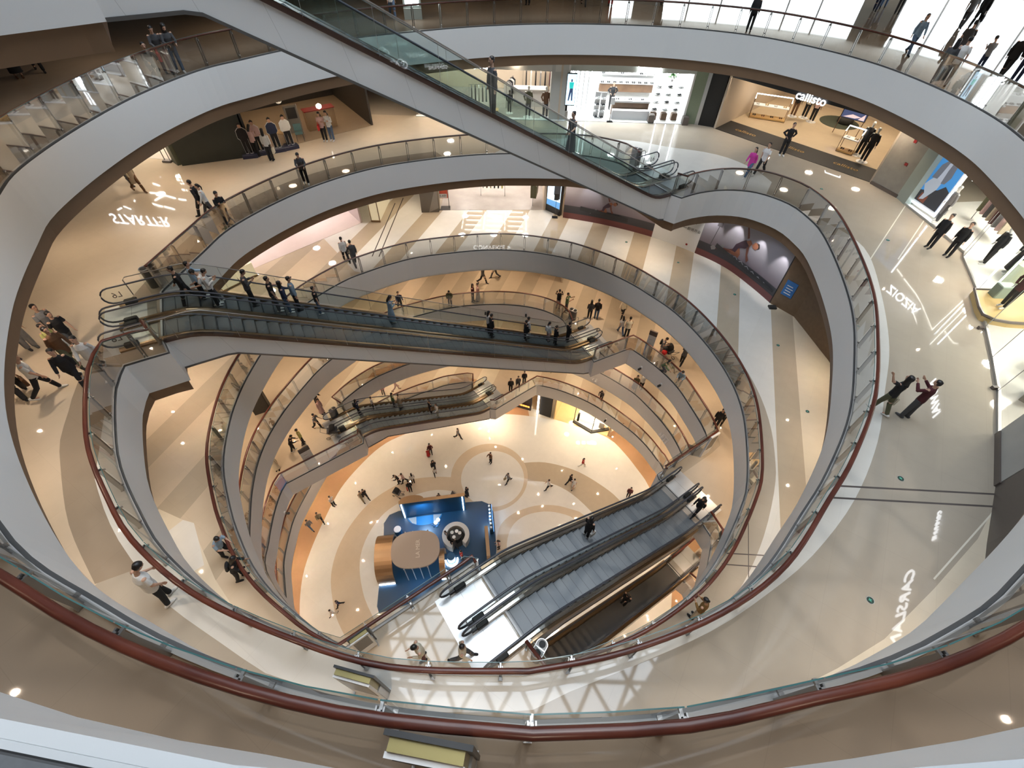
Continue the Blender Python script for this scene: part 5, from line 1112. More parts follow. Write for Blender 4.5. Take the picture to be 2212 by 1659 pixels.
for i, (a, b, c, d) in enumerate(((-.36, .0, .22, .72), (-.06, .12, .5, .72), (.3, .36, .98, .72))):   # slanted three-bar mark
    b0 = pm_ + .25; P = [(b0 + [-.5, -.2, .12][i], 2.3), (b0 + [-.34, .02, .4][i], 2.3), (b0 + [-.42, -.15, .18][i], [2.5, 2.75, 3.05][i]), (b0 + [-.58, -.37, -.1][i], [2.42, 2.65, 2.95][i])]
    fix(hshape('printed_mark', P, M_blackmatt, .02, t), off)
fix(hshape('printed_stamp', [(sB - .75, .3), (sB - .62, .3), (sB - .62, .43), (sB - .75, .43)], mat('notice_red', (.3, .02, .02), .5), .02, t), off)
t, off = hoarding(sB, HT, 'curved printed hoarding with large running athlete on a track')
fix(hsheet('print', sB, HT, 0, HH, M_print, 0, t), off); runner(t, off, sB + 2.35, 1.0, .55)
ml = mat('print_mast', (.10, .095, .11), .5); fix(hshape('mast', [(sB + .75, 1.0), (sB + .8, 1.0), (sB + .95, 2.3), (sB + .9, 2.3)], ml, .012, t), off); fix(hshape('mast_lamp', [(sB + .78, 2.3), (sB + 1.1, 2.3), (sB + 1.1, 2.6), (sB + .78, 2.6)], ml, .012, t), off); fix(hshape('bench', [(sB + 1.1, .95), (HT - .2, .62), (HT - .2, .75), (sB + 1.15, 1.25)], mat('print_bench', (.03, .03, .035), .5), .009, t), off)
for i in range(7): a = sB + 1.9 + i * .5; hb_ = .98 - .05 * i; fix(hshape('printed_chevron', [(a, hb_), (a + .2, hb_ + .12), (a + .42, hb_ - .04), (a + .36, hb_ - .06), (a + .2, hb_ + .06), (a + .06, hb_ - .02)], mat('print_pale', (.33, .33, .36), .5), .013, t), off)
fix(hsheet('end_post', HT - .05, HT, 0, HH, M_blackmatt, .02, t), off)
for s_ in (sB + .6, sB + 2.1, sB + 3.9, HT - .5, 2.0):
    p = hpt(s_, HH - .25, .55); q = hpt(s_, HH - 1.6, 0)
    l = bpy.data.lights.new('picture_spot', 'SPOT'); l.energy = 120; l.spot_size = math.radians(60); l.spot_blend = .6; l.color = (1, .95, .9); l.shadow_soft_size = .05
    o = bpy.data.objects.new('picture_spot', l); o.location = p; o.rotation_euler = (Vector(q) - Vector(p)).to_track_quat('-Z', 'Y').to_euler(); COL.objects.link(o)
poly_wall('wall_wood', [(15.17, 22.13), (16.16, 20.95), (16.7, 17.5), (16.9, 14)], zD, zD + 3.7, mat('ribbed_walnut', (.17, .11, .065), .5, noise=.2, nscale=5), -.3)
t = thing('blue_notice_board', 'blue notice board with white print beside the athlete hoarding', 'sign', (15.55, 21.7, zD + 1.35), math.radians(-50))
mb = MB(); mb.box(-.32, -.06, -.45, .32, -.02, .5); mb.build('board', mat('notice_blue', (.03, .16, .45), .4), t)
mb = MB()
for i in range(4): mb.box(-.2, -.066, -.3 + i * .16, .2 - .06 * (i % 2), -.06, -.25 + i * .16)
mb.build('print_lines', M_paper, t)
mb = MB(); mb.bbox(-.22, -.16, 0, .22, .16, .1, .02); o = mb.build('floor_box', M_blackmatt); o.location = (15.15, 21.7, zD); tag(o, 'small black box on the floor at the hoarding end', 'box')
sign('\u672c\u54c1\u725b\u6392', (16.35, 19.9), (16.75, 17.2), zD + 1.6, .42, emit('sign_gold', (.85, .7, .4), 1.5), 'gold lettering on the dark glass beside the wood wall', lift=.05)
# shoe shop floor, screen and racks on the fifth level
room([(-5.72, 31.6), (2.0, 32.1), (2.0, 39), (-5.72, 39)], zD, 3.4, M_bwall, S_shopg, M_ltwall, 110, (1, .90, .82), 3)
sign('CONVERSE >', (-3.35, 31.72), (-.44, 31.88), zD + 3.0, .5, M_sign, 'lit white shop name over the fifth-level shoe shop, mirrored below', lift=.12)
for i in range(5):
    for j in range(4):
        x = -4.54 + 5.3 * j / 3.0; y = 34.6 + i * .75
        if j < 3: tag(led([(x + .25, y), (x + 1.5, y)], zD + 3.3, w=.045).build('ceiling_light', M_led), 'straight ceiling light tube in the fifth-level shoe shop', 'light', 'light tubes in the fifth-level shop')
        if i < 4: tag(led([(x, y + .15), (x, y + .6)], zD + 3.3, w=.045).build('ceiling_light', M_led), 'straight ceiling light tube in the fifth-level shoe shop', 'light', 'light tubes in the fifth-level shop')
t = thing('video_column', 'bright upright video screen by the left hoarding', 'screen', (2.55, 31.7, zD), math.radians(-42))
mb = MB(); mb.box(-.65, 0, 0, .65, .25, 3.2); mb.build('case', M_black, t); flat(t, 'picture', [(-.6, .5), (.6, .5), (.6, 3.1), (-.6, 3.1)], -.01, emit('video_pale', (.62, .76, .88), 1.5)); flat(t, 'picture_box', [(0, 1.4), (.55, 1.2), (.55, 2.7), (0, 2.9)], -.015, emit('poster_dark', (.03, .032, .038), .8)); flat(t, 'picture_ice', [(-.6, .5), (.6, .5), (.6, 1.0), (-.6, .9)], -.015, emit('video_blue', (.12, .32, .62), 1.2))
t = thing('notice_stand', 'slim black notice stand before the video screen', 'sign', (2.7, 31.1, zD)); mb = MB(); mb.box(-.2, -.15, 0, .2, .15, .03); mb.build('base', M_black, t); mb = MB(); mb.tube([(0, 0, 0), (0, 0, 1.5)], .015, n=6); mb.build('pole', M_black, t); mb = MB(); mb.box(-.16, -.02, 1.3, .16, 0, 1.75); mb.build('card', M_black, t)
clothes_rail(-1.9, 33.9, zD, 0, 1.8, ['white', 'brown', 'beige', 'black', 'black', 'yellow'], 'clothes rack with dark and pale clothes in the fifth-level shop', 'rack in the fifth-level shop', .8)
clothes_rail(1.2, 33.2, zD, 1.4, 1.2, ['olive', 'grey', 'beige', 'grey'], 'clothes rack with coats left of the video screen', 'coat rack left of the video screen', 1.0)
t = thing('star_column', 'dark taupe column with pale star pattern on the fifth level', 'column', (-6.35, 31.8, zD), math.radians(8))
mb = MB(); mb.box(-.62, -.55, 0, .62, 1.6, 3.45); mb.build('shaft', mat('taupe', (.13, .115, .10), .4), t); flat(t, 'star_point', [(-.6, 2.9), (.0, 2.75), (-.25, 2.45), (-.3, 1.9), (-.5, 2.3), (-.6, 2.35)], -.56, M_steelw); flat(t, 'pale_facet', [(.62, 2.2), (.62, .3), (-.1, .0)], -.56, mat('taupe_pale', (.25, .23, .21), .4))
t = thing('folding_sign', 'red and white price board on black frame beside the star column', 'sign', (-5.35, 31.9, zD), .1)
mb = MB(); mb.tube([(-.36, 0, 0), (-.36, .1, 1.55), (.36, .1, 1.55), (.36, 0, 0)], .02, n=5); mb.build('frame', M_black, t); mb = MB(); mb.box(-.33, .02, .75, .33, .05, 1.5); mb.build('board', mat('notice_orange', (.52, .07, .03), .5), t); mb = MB(); mb.box(-.27, .01, .78, .27, .02, 1.08); mb.build('price_card', M_paper, t); text_mesh('price', '5-8\u6298', .2, M_blackmatt, t, frame((0, .005, .93), (1, 0, 0)), .002)
mb = MB(); mb.bbox(-.45, -.3, 0, .45, .3, .02, .005); o = mb.build('base_tray', M_black); o.parent = t
t = thing('lit_wedge_column', 'angular backlit stone column with bronze edges on the fifth level', 'column', (-9.9, 29.75, zD))
mb = MB(); mb.prism([(-.25, 0), (.3, 0), (.4, 3.0), (-1.2, 2.5)], 0, 3.45); mb.build('shaft', emit('onyx', (.78, .66, .42), .55), t)
mb = MB(); mb.box(-.3, -.03, 0, -.25, .03, 3.45); mb.box(.28, -.03, 0, .33, .03, 3.45); mb.box(-.3, -.05, 0, .35, .05, .12); mb.build('bronze_edge', M_deckb, t)
room([(-17.2, 22.9), (-10.8, 29.6), (-15, 34.5), (-22, 27)], zD, 3.3, mat('blush_wall', (.62, .52, .50), .6), stone('blush_floor', (.66, .56, .52), .1, .8), M_ltwall, 120, (1, .88, .84), 2)
sign('SHOES', (-14.2, 26.1), (-12.9, 27.4), zD + 2.4, .4, emit('sign_red', (.9, .12, .08), 2), 'small red lit sign at the left of the fifth level', lift=.1)
for i, (x, y, yw) in enumerate(((-17.0, 22.2, .9), (-16.3, 23.1, .8))):
    t = thing('onyx_bench', 'glowing onyx display block behind the middle escalator, ' + ('left' if i == 0 else 'right') + ' of two', 'display stand', (x, y, zD), yw); mb = MB(); mb.box(-.5, -.3, 0.08, .5, .3, .9); mb.build('block', emit('onyx', (.78, .66, .42), .55), t); mb = MB(); mb.box(-.55, -.35, 0, .55, .35, .08); mb.build('plinth', M_deckb, t)
# lower storeys
sign('chuu', (-2.38, 32.3), (-1.04, 32.35), ZF['E'] + 3.0, .55, M_sign, 'lit shop name on the fourth level, mirrored near the railing', lift=.1)
for i in range(3): tag(led([(1.6 + i * .7, 34.2), (1.75 + i * .7, 36.2)], ZF['E'] + 3.4, w=.03).build('ceiling_light_line', M_led), 'ceiling light line over the fourth-level walk', 'light', 'light lines on the fourth level')
for L in 'EFG':
    poly_wall('wall_shop', [tuple(p) for p in offset(LOOP['G'], 8.0, True)][::4], ZF[L], ZF[L] + 3.7, M_bwall if L != 'E' else mat('cream_wall', (.62, .52, .40), .6), .1)
sign('sidon', (-11.37, 26.4), (-10.11, 27.38), 3.0, .5, M_sign, 'lit shop name at the ground floor left, mirrored on white floor', lift=.1)
gw = [tuple(p) for p in offset(LOOP['G'], 3.2, True)][::3]
poly_wall('wall_ground', [p for p in gw if not (p[1] > 26.5 and -2 < p[0] < 11)] and [p for p in gw if p[0] > 11 and 6 < p[1] < 27], 0, 3.8, M_bwall, .1)
poly_wall('wall_ground', sorted([p for p in gw if p[0] < -9 and 6 < p[1] < 30], key=lambda p: p[1]), 0, 3.8, M_bwall, -.1)
room([(-1.2, 31.6), (3.9, 29.9), (5.0, 33.5), (0, 35.5)], 0, 3.6, M_dkwall, stone('ground_shop_floor', (.40, .26, .14), .15, .8), M_dkwall, 30, (1, .7, .4), 1)
t = thing('shop_facade', 'dark shop front with glowing ember strip on the ground floor', 'shop front', (1.2, 30.4, 0), math.radians(-18))
mb = MB(); mb.box(-1.6, 0, 0, .9, .25, .7); mb.build('plinth', M_dkwall, t); mb = MB()
for i in range(9): mb.bbox(-1.55 + i * .26, -.05, .5, -1.33 + i * .26, .0, .7, .02)
mb.build('ember_strip', emit('ember', (1, .32, .06), 3), t); mb = MB(); mb.box(-.6, .1, .7, .9, .3, 3.5); mb.build('dark_panel', M_blackmatt, t); text_mesh('lettering', 'BURBERRY', .2, M_sign, t, frame((.1, .09, 2.5), (1, 0, 0)), .005) if False else None
t = thing('light_column', 'tall white light column at the dark ground-floor shop', 'light', (2.75, 29.75, 0)); mb = MB(); mb.box(-.09, -.06, 0.02, .09, .06, 3.7); mb.build('tube', emit('column_white', (1, .97, .93), 9), t); mb = MB(); mb.box(-.12, -.09, 0, .12, .09, .03); mb.build('foot', M_black, t)
poly_wall('wall_panel', [(2.95, 29.75), (4.1, 29.3)], 0, 3.7, M_blackmatt, -.2)
room([(4.4, 29.2), (9.95, 27.2), (11.5, 31), (6, 33)], 0, 3.7, mat('honey_wall', (.66, .47, .25), .6), stone('honey_floor', (.62, .46, .26), .12, .9), M_ltwall, 75, (1, .78, .5), 2)
t = thing('window_display', 'bright corner shop window with white plinths on the ground floor', 'shop window', (8.3, 27.7, 0), math.radians(-24))
mb = MB(); mb.prism([(-2.2, .25), (0, -.25), (1.6, .95), (1.4, 1.2), (0, .1), (-2.1, .5)], 0, .14); mb.build('dark_sill', M_blackmatt, t); mb = MB(); mb.prism([(-2.1, .4), (0, -.05), (1.4, 1.0), (1.0, 2.2), (-2.0, 2.2)], 0.0, .1); mb.build('lit_floor', S_shopw, t)
mb = MB(); mb.bbox(-1.5, .7, .1, .1, 1.2, .5, .03); mb.build('long_plinth', emit('plinth_glow', (1, .93, .82), .9), t); mb = MB(); mb.bbox(.45, .75, .1, .95, 1.2, .95, .03); mb.build('tall_plinth', M_paper, t); mb = MB(); mb.box(-.7, 1.6, .6, .1, 1.65, 2.0); mb.build('portrait_board', mat('portrait_grey', (.35, .34, .32), .5), t); mb = MB(); mb.box(-1.85, .55, .1, -1.65, .75, 1.3); mb.build('black_tower', M_blackmatt, t)
for q in (-2.1, 0): mb = MB(); mb.box(q - .03, -.1 + (.4 if q < 0 else 0), .1, q + .03, -.04 + (.4 if q < 0 else 0), 3.6); mb.build('frame_post', M_blackmatt, t)
for i in range(4): area_lamp('shop_light', (7.4 + i * .6, 28.6, 3.4), .4, 60, (1, .85, .6))
# --- seventh level: daylight window wall behind the promenade at upper right, kiosk at the top
wr = spline([(4, 58), (16, 58), (27, 54.5), (34, 48.5), (37.5, 40), (37.5, 30), (36, 20), (35, 12)], 2.4)
for i, (a, b) in enumerate(zip(wr[:-1], wr[1:])):
    if i % 7 == 3:
        poly_wall('wall_pier', [tuple(a), tuple(b)], ZF['B'], ZF['B'] + 4.6, mat('pier_dark', (.12, .13, .13), .5), -.3); continue
    t = bpy.data.objects.new('window_%d' % (i + 1), None); COL.objects.link(t); t.location = (a.x, a.y, ZF['B']); t['kind'] = 'structure'
    d = b - a; mb = MB(); mb.poly([(0, 0, .05), (d.x, d.y, .05), (d.x, d.y, 4.5), (0, 0, 4.5)]); mb.build('pane', emit('daylight_pane', (.83, .93, 1.0), 6.0), t, kind='structure')
    mb = MB(); mb.box(-.06, -.06, 0, .06, .06, 4.6); mb.build('window_frame', M_darksteel, t, kind='structure')
t = thing('kiosk', 'small grey kiosk with bright white screen at the top edge', 'kiosk', (-6.3, 33.2, ZF['B']), .2)
mb = MB(); mb.box(-.5, -.25, 0, .5, .25, .5); mb.build('base', mat('kiosk_grey', (.42, .47, .44), .4), t); mb = MB(); mb.box(-.5, -.1, .5, .5, .2, 2.0); mb.build('case', mat('kiosk_grey', (.42, .47, .44), .4), t); flat(t, 'screen', [(-.38, .6), (.38, .6), (.38, 1.9), (-.38, 1.9)], -.11, M_ledcool)
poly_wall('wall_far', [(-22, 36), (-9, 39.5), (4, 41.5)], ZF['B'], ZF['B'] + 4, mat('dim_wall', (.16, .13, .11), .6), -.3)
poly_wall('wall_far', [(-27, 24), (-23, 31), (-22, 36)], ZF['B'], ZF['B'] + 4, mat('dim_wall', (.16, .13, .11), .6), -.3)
# ------------------------------------------------------------------ loose things on the floors
M_goldbox = mat('brass_casing', (.30, .25, .10), .35, .5)
M_screen = mat('dark_screen', (.06, .065, .07), .2)
def totem(a, b, z, h, label, flip=1, th=.16):
    """free-standing directory: white front, brass core, black back, steel feet"""
    a, b = Vector(a), Vector(b); d = b - a; w = d.length; t = thing('directory_totem', label, 'directory sign', (*((a + b) / 2), z), math.atan2(d.y, d.x))
    mb = MB(); mb.box(-w / 2 - .02, .03 * flip, .12, w / 2 + .03, .075 * flip, h); mb.build('back_plate', M_black, t)
    mb = MB(); mb.box(-w / 2 + .03, -.07, .10, w / 2 - .03, .03, h - .05); mb.build('brass_core', M_goldbox, t)
    mb = MB(); mb.box(-w / 2 + .01, -.115, .10, w / 2 - .02, -.07, h - .09); mb.build('front_panel', M_paper, t)
    mb = MB(); mb.box(-w / 2 + .07, -.12, .55, w / 2 - .08, -.115, h - .2); mb.build('screen', M_screen, t)
    for s in (-1, 1):
        mb = MB(); mb.box(s * (w / 2 - .02) - .02, -.16, 0, s * (w / 2 - .02) + .02, .12, .03); mb.box(s * (w / 2 - .02) - .015, -.09, .03, s * (w / 2 - .02) + .015, .06, h * .55); mb.build('foot', M_steel, t)
    return t
totem((-.96, .27), (-.26, .18), ZF['B'], 1.88, 'brass and white directory totem at the bottom edge, on the uppermost floor shown')
totem((-3.2, 1.60), (-2.45, 1.45), ZF['C'], 1.90, 'brass and white directory totem one floor below, right by the second railing')
totem((-4.72, 3.2), (-4.24, 3.58), ZF['D'], 1.66, 'brass and white directory totem with grey screen on the escalator landing')
def board(a, b, z, h, label, head=True):
    a, b = Vector(a), Vector(b); d = b - a; w = d.length; t = thing('directory_board', label, 'directory sign', (*((a + b) / 2), z), math.atan2(d.y, d.x))
    mb = MB(); mb.bbox(-w / 2, -.05, 0, w / 2, .05, h, .01); mb.build('panel', M_paper, t)
    if head: mb = MB(); mb.box(-w / 2 - .01, -.056, h * .83, w / 2 + .01, .056, h + .005); mb.build('dark_header', mat('board_brown', (.05, .035, .03), .4), t)
    mb = MB()
    for q in (.35, .5, .65): mb.box(-w * .28, -.053, h * q, w * .1, -.051, h * q + .025)
    mb.build('print_lines', mat('print_grey', (.35, .33, .31), .5), t)
    return t
board((-13.94, 16.37), (-13.41, 16.82), ZF['F'], 2.0, 'white directory board with dark header behind the lower left railing')
board((9.06, 23.11), (9.5, 22.84), ZF['E'], 2.1, 'white directory board with dark header near the balloon holder')
t = thing('leaning_panel', 'white framed panel with grey screen beside the red-brown landing rail', 'panel', (11.26, 14.88, ZF['E']), math.atan2(.36, .56))
mb = MB(); mb.bbox(-.34, -.05, 0, .34, .05, 2.0, .01); mb.build('frame', M_paper, t); mb = MB(); mb.box(-.27, -.056, .7, .27, -.05, 1.85); mb.build('screen', M_screen, t)
def bin_(x, y, z, yaw, label, h=.85):
    t = thing('litter_bin', label, 'bin', (x, y, z), yaw)
    def ov(sx, sy, zz, n=20): return [(sx * (1 if abs(math.cos(a)) > .01 else 1) * math.cos(a) * .5 + (.13 if math.cos(a) > 0 else -.13), sy * math.sin(a) * .5, zz) for a in [q * 2 * math.pi / n for q in range(n)]]
    mb = MB(); mb.quadstrip([ov(.34, .36, 0), ov(.34, .36, h - .04), ov(.30, .32, h)], closed=True, caps=True); mb.build('body', mat('bin_grey', (.16, .15, .14), .35, .4), t, smooth=False)
    mb = MB(); mb.tube(ov(.34, .36, h), .022, n=6, closed=True); mb.build('rim', M_steelw, t)
    for s in (-1, 1): mb = MB(); mb.lathe([(.11, 0), (.11, .012)], (.15 * s, 0, h), 16); mb.build('opening', M_blackmatt, t)
    mb = MB(); mb.box(-.02, -.16, h, .02, .16, h + .02); mb.build('divider', M_steelw, t)
    return t
bin_(1.15, 3.35, ZF['D'], 1.0, 'oval steel twin litter bin beside the silver escalator landing')
bin_(-14.62, 15.25, ZF['C'], .9, 'grey twin litter bin at the top end of the middle escalator')
bin_(6.75, 27.75, ZF['C'], -.5, 'grey twin litter bin at the foot of the top escalator')
bin_(-13.2, 20.75, ZF['F'], .9, 'twin litter bin at the top of the small escalator')
bin_(10.9, 9.75, ZF['E'], -.9, 'dark litter bin at the lower end of the silver escalator')
bin_(4.3, 26.4, ZF['E'], -.6, 'litter bin behind the foot of the middle escalator')
t = thing('dark_booth', 'dark angular booth panels leaning by the left third railing', 'booth', (-15.1, 16.9, ZF['E']), .5)
mb = MB(); mb.box(-.45, -.03, 0, .45, .03, 1.5); mb.build('front_panel', M_dkwall, t); mb = MB(); mb.box(.42, -.03, 0, .48, .6, 1.5); mb.build('side_panel', M_blackmatt, t)
def pram(x, y, z, yaw, label):
    t = thing('pram', label, 'pram', (x, y, z), yaw)
    mb = MB(); mb.quadstrip([[(-.18, -.3, .55), (.18, -.3, .55), (.18, .3, .5), (-.18, .3, .5)], [(-.24, -.36, .8), (.24, -.36, .8), (.24, .36, .72), (-.24, .36, .72)]], closed=True, caps=True); mb.build('seat', cloth(C_['dgrey']), t)
    mb = MB(); mb.quadstrip([[(-.25, .05 + .3 * math.cos(a) * .9, .78 + .34 * math.sin(a)) for a in [q * math.pi / 8 for q in range(2, 9)]], [(.25, .05 + .3 * math.cos(a) * .9, .78 + .34 * math.sin(a)) for a in [q * math.pi / 8 for q in range(2, 9)]]]); mb.build('hood', cloth(C_['black']), t)
    mb = MB(); mb.tube([(-.22, -.75, 1.0), (-.22, -.3, .6), (-.22, .3, .15)], .014, n=6); mb.tube([(.22, -.75, 1.0), (.22, -.3, .6), (.22, .3, .15)], .014, n=6); mb.tube([(-.22, -.75, 1.0), (.22, -.75, 1.0)], .018, n=6); mb.tube([(-.22, .1, .55), (-.22, -.4, .1)], .012, n=5); mb.tube([(.22, .1, .55), (.22, -.4, .1)], .012, n=5); mb.build('frame', M_darksteel, t)
    for sx in (-.24, .24):
        for sy, r in ((-.4, .13), (.32, .1)):
            mb = MB(); mb.tube([(sx + .02 * math.cos(0), sy + r * math.cos(a), r + r * .92 * math.sin(a)) for a in [q * math.pi / 8 for q in range(16)]], .018, n=5, closed=True); mb.build('wheel', M_black, t)
    return t
pram(-12.75, 19.0, ZF['F'] if False else ZF['F'], -1.3, 'black pram with grey seat at the top of the small escalator')
pram(-11.6, 20.35, ZF['F'], -1.0, 'pram parked at the small escalator entry beside the litter bins') if False else None
pram(10.55, 22.75, ZF['E'], .5, 'dark pram pushed along the fourth-level corridor')
pram(-10.1, 19.9, 0.0, 1.2, 'small pram between the crouching pair on the ground floor')
mb = MB(); mb.lathe([(.01, -.2), (.12, -.15), (.19, 0), (.16, .12), (.01, .2)], n=16); o = mb.build('balloon', mat('balloon_red', (.55, .02, .02), .2), smooth=True); o.location = (10.2, 22.4, ZF['E'] + .75); tag(o, 'red balloon held low by the person with the backpack', 'balloon')
for i, (x, y, L, lab) in enumerate(((11.67, 7.23, 'C', 'exit marker set in the tan floor, above the two dark lines'), (9.09, 3.73, 'C', 'exit marker set in the tan floor, below the two dark lines'), (17.87, 20.35, 'C', 'exit marker between the two thin pale floor lines'), (16.74, 25.38, 'C', 'exit marker near the grey wood wall'), (13.28, 22.84, 'D', 'exit marker on a beige stripe below the athlete hoarding'), (14.4, 18.52, 'D', 'exit marker on the white stripe beside the wood wall'), (14.23, 13.99, 'D', 'exit marker near the bronze ceiling edge, lowest on the stripes'), (10.52, 25.98, 'D', 'exit marker below the white hoarding panel'), (7.46, 28.18, 'D', 'exit marker below the left hoarding'))):
    t = thing('floor_marker', lab, 'floor marker', (x, y, ZF[L]), .8); t.scale = (.58, .58, 1)
    mb = MB(); mb.lathe([(.17, 0), (.17, .004)], n=24); mb.build('ring', M_steelw, t); mb = MB(); mb.lathe([(.145, .004), (.145, .006)], n=24); mb.build('disc', mat('marker_dark', (.02, .05, .04), .3), t)
    mb = MB(); mb.poly([(-.06, -.08, .0075), (.02, -.02, .0075), (.07, -.07, .0075), (.05, .03, .0075), (.08, .09, .0075), (-.01, .05, .0075), (-.05, .09, .0075), (-.04, 0, .0075)]); mb.build('running_figure', emit('marker_green', (.10, .45, .35), .4), t)
def camera_(p, d, label):
    t = thing('wall_camera', label, 'camera', p, math.atan2(d[1], d[0])); mb = MB(); mb.box(-.05, -.06, -.06, .02, .06, .06); mb.build('mount', M_paper, t); mb = MB(); mb.bbox(0, -.07, -.16, .26, .07, -.04, .02); mb.build('housing', M_black, t)
for (x, y, dx, dy, lab) in ((9.0, 22.35, -.8, -.55, 'small black camera on the pale band, upper of two near the escalator foot'), (10.1, 20.85, -.85, -.5, 'small black camera on the pale band, lower of two near the escalator foot')): camera_((x + dx * .05, y + dy * .05, ZK['E'] - .75), (dx, dy), lab)
for (x, y, dx, dy, lab) in ((-2.2, 27.6, 0, -1, 'small dark camera on the far pale band, left'), (.9, 27.5, 0, -1, 'small dark camera on the far pale band, right')): camera_((x, y - .03, ZK['E'] - .6), (dx, dy), lab)
for (x, y, dx, dy, lab) in ((-14.75, 13.3, 1, 0, 'black bracket lamp on the left pale band below the board'), (8.8, 25.8, -.6, -.8, 'small wall fitting on the lowest pale band at right')): camera_((x + .1 * dx, y, ZK['F' if x < 0 else 'G'] - .7), (dx, dy), lab)
def spots(p, d, n, label):
    t = thing('spotlight_bar', label, 'spotlights', p, math.atan2(d[1], d[0])); mb = MB(); mb.box(-.05, -.5, .2, .05, .5, .3); mb.build('bar', M_warmwhite, t)
    for i in range(n): mb = MB(); mb.tube([(.02, -.4 + .8 * i / (n - 1), .2), (.2, -.4 + .8 * i / (n - 1), -.15)], [.07, .09], n=10); mb.build('spot_head', M_warmwhite, t)
spots((6.9, 26.4, ZK['F'] - 1.0), (-.75, -.65), 4, 'pale bar of four spotlights on the third-level band, left')
spots((11.75, 20.4, ZK['F'] - 1.0), (-.95, -.3), 4, 'pale bar of four spotlights on the third-level band, right')
text_ = text_mesh
for (c, u, off, z, lab) in (((-14.64, 12.6), (.869, .495), 1.35, ZF['C'], 'L6'), ((-14.64, 12.6), (.869, .495), -1.35, ZF['C'], 'L6')):
    p = (c[0] - u[1] * off + u[0] * .15, c[1] + u[0] * off + u[1] * .15)
    o = text_('floor_number', lab, .34, M_choc, None, frame((p[0], p[1], z + .55), (-u[0], -u[1], 0)), .003); tag(o, 'large storey number on the escalator end glass, ' + ('far' if off > 0 else 'near') + ' side', 'lettering')
k1 = (8.46, 26.14); o = text_('floor_number', 'L6', .34, M_choc, None, frame((k1[0] - .563 * 1.35 - .12, k1[1] + .827 * 1.35 - .08, ZF['C'] + .55), (.827, .563, 0)), .003); tag(o, 'storey number on the glass end of the top escalator', 'lettering')
# ------------------------------------------------------------------ the blue pop-up stand on the ground floor
M_stand = mat('stand_blue', (.006, .045, .105), .35); M_bz = mat('brushed_bronze', (.42, .27, .15), .35, .75); M_can = mat('canopy_taupe', (.40, .34, .295), .6)
cp = [(-10.62, 16.0), (-10.85, 17.2), (-10.5, 18.0), (-9.75, 18.4), (-4.14, 19.4), (-2.4, 19.6), (-1.65, 19.3), (-1.3, 18.6), (-.85, 15.28), (-.95, 13.4), (-1.8, 12.5), (-9.72, 9.9), (-10.0, 10.4)]
t = thing('pop_up_floor', 'dark blue carpeted platform of the cosmetics stand with rounded corners', 'platform', (0, 0, 0))
mb = MB(); mb.prism(cp, 0, .06); mb.build('carpet', M_stand, t); mb = MB(); mb.tube([(p[0], p[1], .05) for p in cp], .03, n=6, closed=True); mb.build('rim', M_steelw, t)
t = thing('oval_canopy', 'taupe oval canopy with white lettering over the blue stand', 'canopy', (-7.2, 14.0, .06), math.radians(8))
def oval(rx, ry, e=2.6, n=40): return [(rx * math.copysign(abs(math.cos(a)) ** (2 / e), math.cos(a)), ry * math.copysign(abs(math.sin(a)) ** (2 / e), math.sin(a))) for a in [q * 2 * math.pi / n for q in range(n)]]
mb = MB(); mb.prism(oval(1.9, 1.48), 2.5, 2.68); mb.build('canopy_top', M_can, t)
M_ = frame((0, 0, 2.684), (.13, -1, 0), (1, .13, 0)); M_ = Matrix(((0, -1, 0, .2), (1, 0, 0, 0), (0, 0, 1, 2.684), (0, 0, 0, 1)))
text_mesh('lettering', 'LA MER', .44, mat('letter_pale', (.68, .64, .58), .5), t, M_, .004)
for s in (-1, 1):
    for q in range(4):
        x = -.85 + q * .6; mb = MB(); mb.lathe([(.06, 0), (.06, .06), (.03, .1)], (x, s * 1.47, 2.55), 10); mb.build('stud', M_steelw, t)
        mb = MB(); mb.tube([(x, s * 1.44, 0), (x, s * 1.44, 2.5)], .035, n=8); mb.build('post', M_steelw, t)
def arch(x, y, w, span, h, yaw, label):
    t = thing('bronze_arch', label, 'arch', (x, y, .06), yaw); n = 20; ro = []; 
    for k in range(n + 1):
        a = math.pi * k / n; ro.append((span / 2 * math.cos(a), h * math.sin(a) ** .7))
    th = .12; inn = [(p[0] * (1 - 2 * th / span), max(0, p[1] - th)) for p in ro]
    mb = MB(); mb.quadstrip([[(-w / 2, p[0], p[1]) for p in ro], [(w / 2, p[0], p[1]) for p in ro]]); mb.quadstrip([[(w / 2, p[0], p[1]) for p in ro], [(w / 2, p[0], p[1]) for p in inn], [(-w / 2, p[0], p[1]) for p in inn], [(-w / 2, p[0], p[1]) for p in ro]]); mb.build('shell', M_bz, t, smooth=False)
    mb = MB(); mb.box(-w / 2 + .05, -span / 2 - .03, .02, w / 2 - .05, -span / 2 + .03, .2); mb.build('light_bar', M_ledcool, t)
    return t
arch(-9.75, 13.9, 1.35, 3.7, 2.55, math.radians(8), 'large bronze barrel arch at the left of the blue stand')
arch(-5.15, 13.7, .45, 2.2, 2.2, math.radians(8), 'small bronze arch at the right of the taupe canopy')
t = thing('back_wall', 'long bronze-topped wall at the back of the blue stand', 'wall', (-6.5, 18.35, .06), math.radians(10))
mb = MB(); mb.box(-2.75, -.12, 0, 2.75, .12, 2.6); mb.build('panel', M_stand, t); mb = MB(); mb.box(-2.78, -.14, 2.6, 2.78, .16, 2.66); mb.build('cap', M_bz, t); mb = MB(); mb.prism([(-2.1 + 1.0 * math.cos(a) + .4, .14 + .42 * math.sin(a)) for a in [q * math.pi / 14 for q in range(15)]], 0, 2.64); mb.build('bay', M_bz, t)
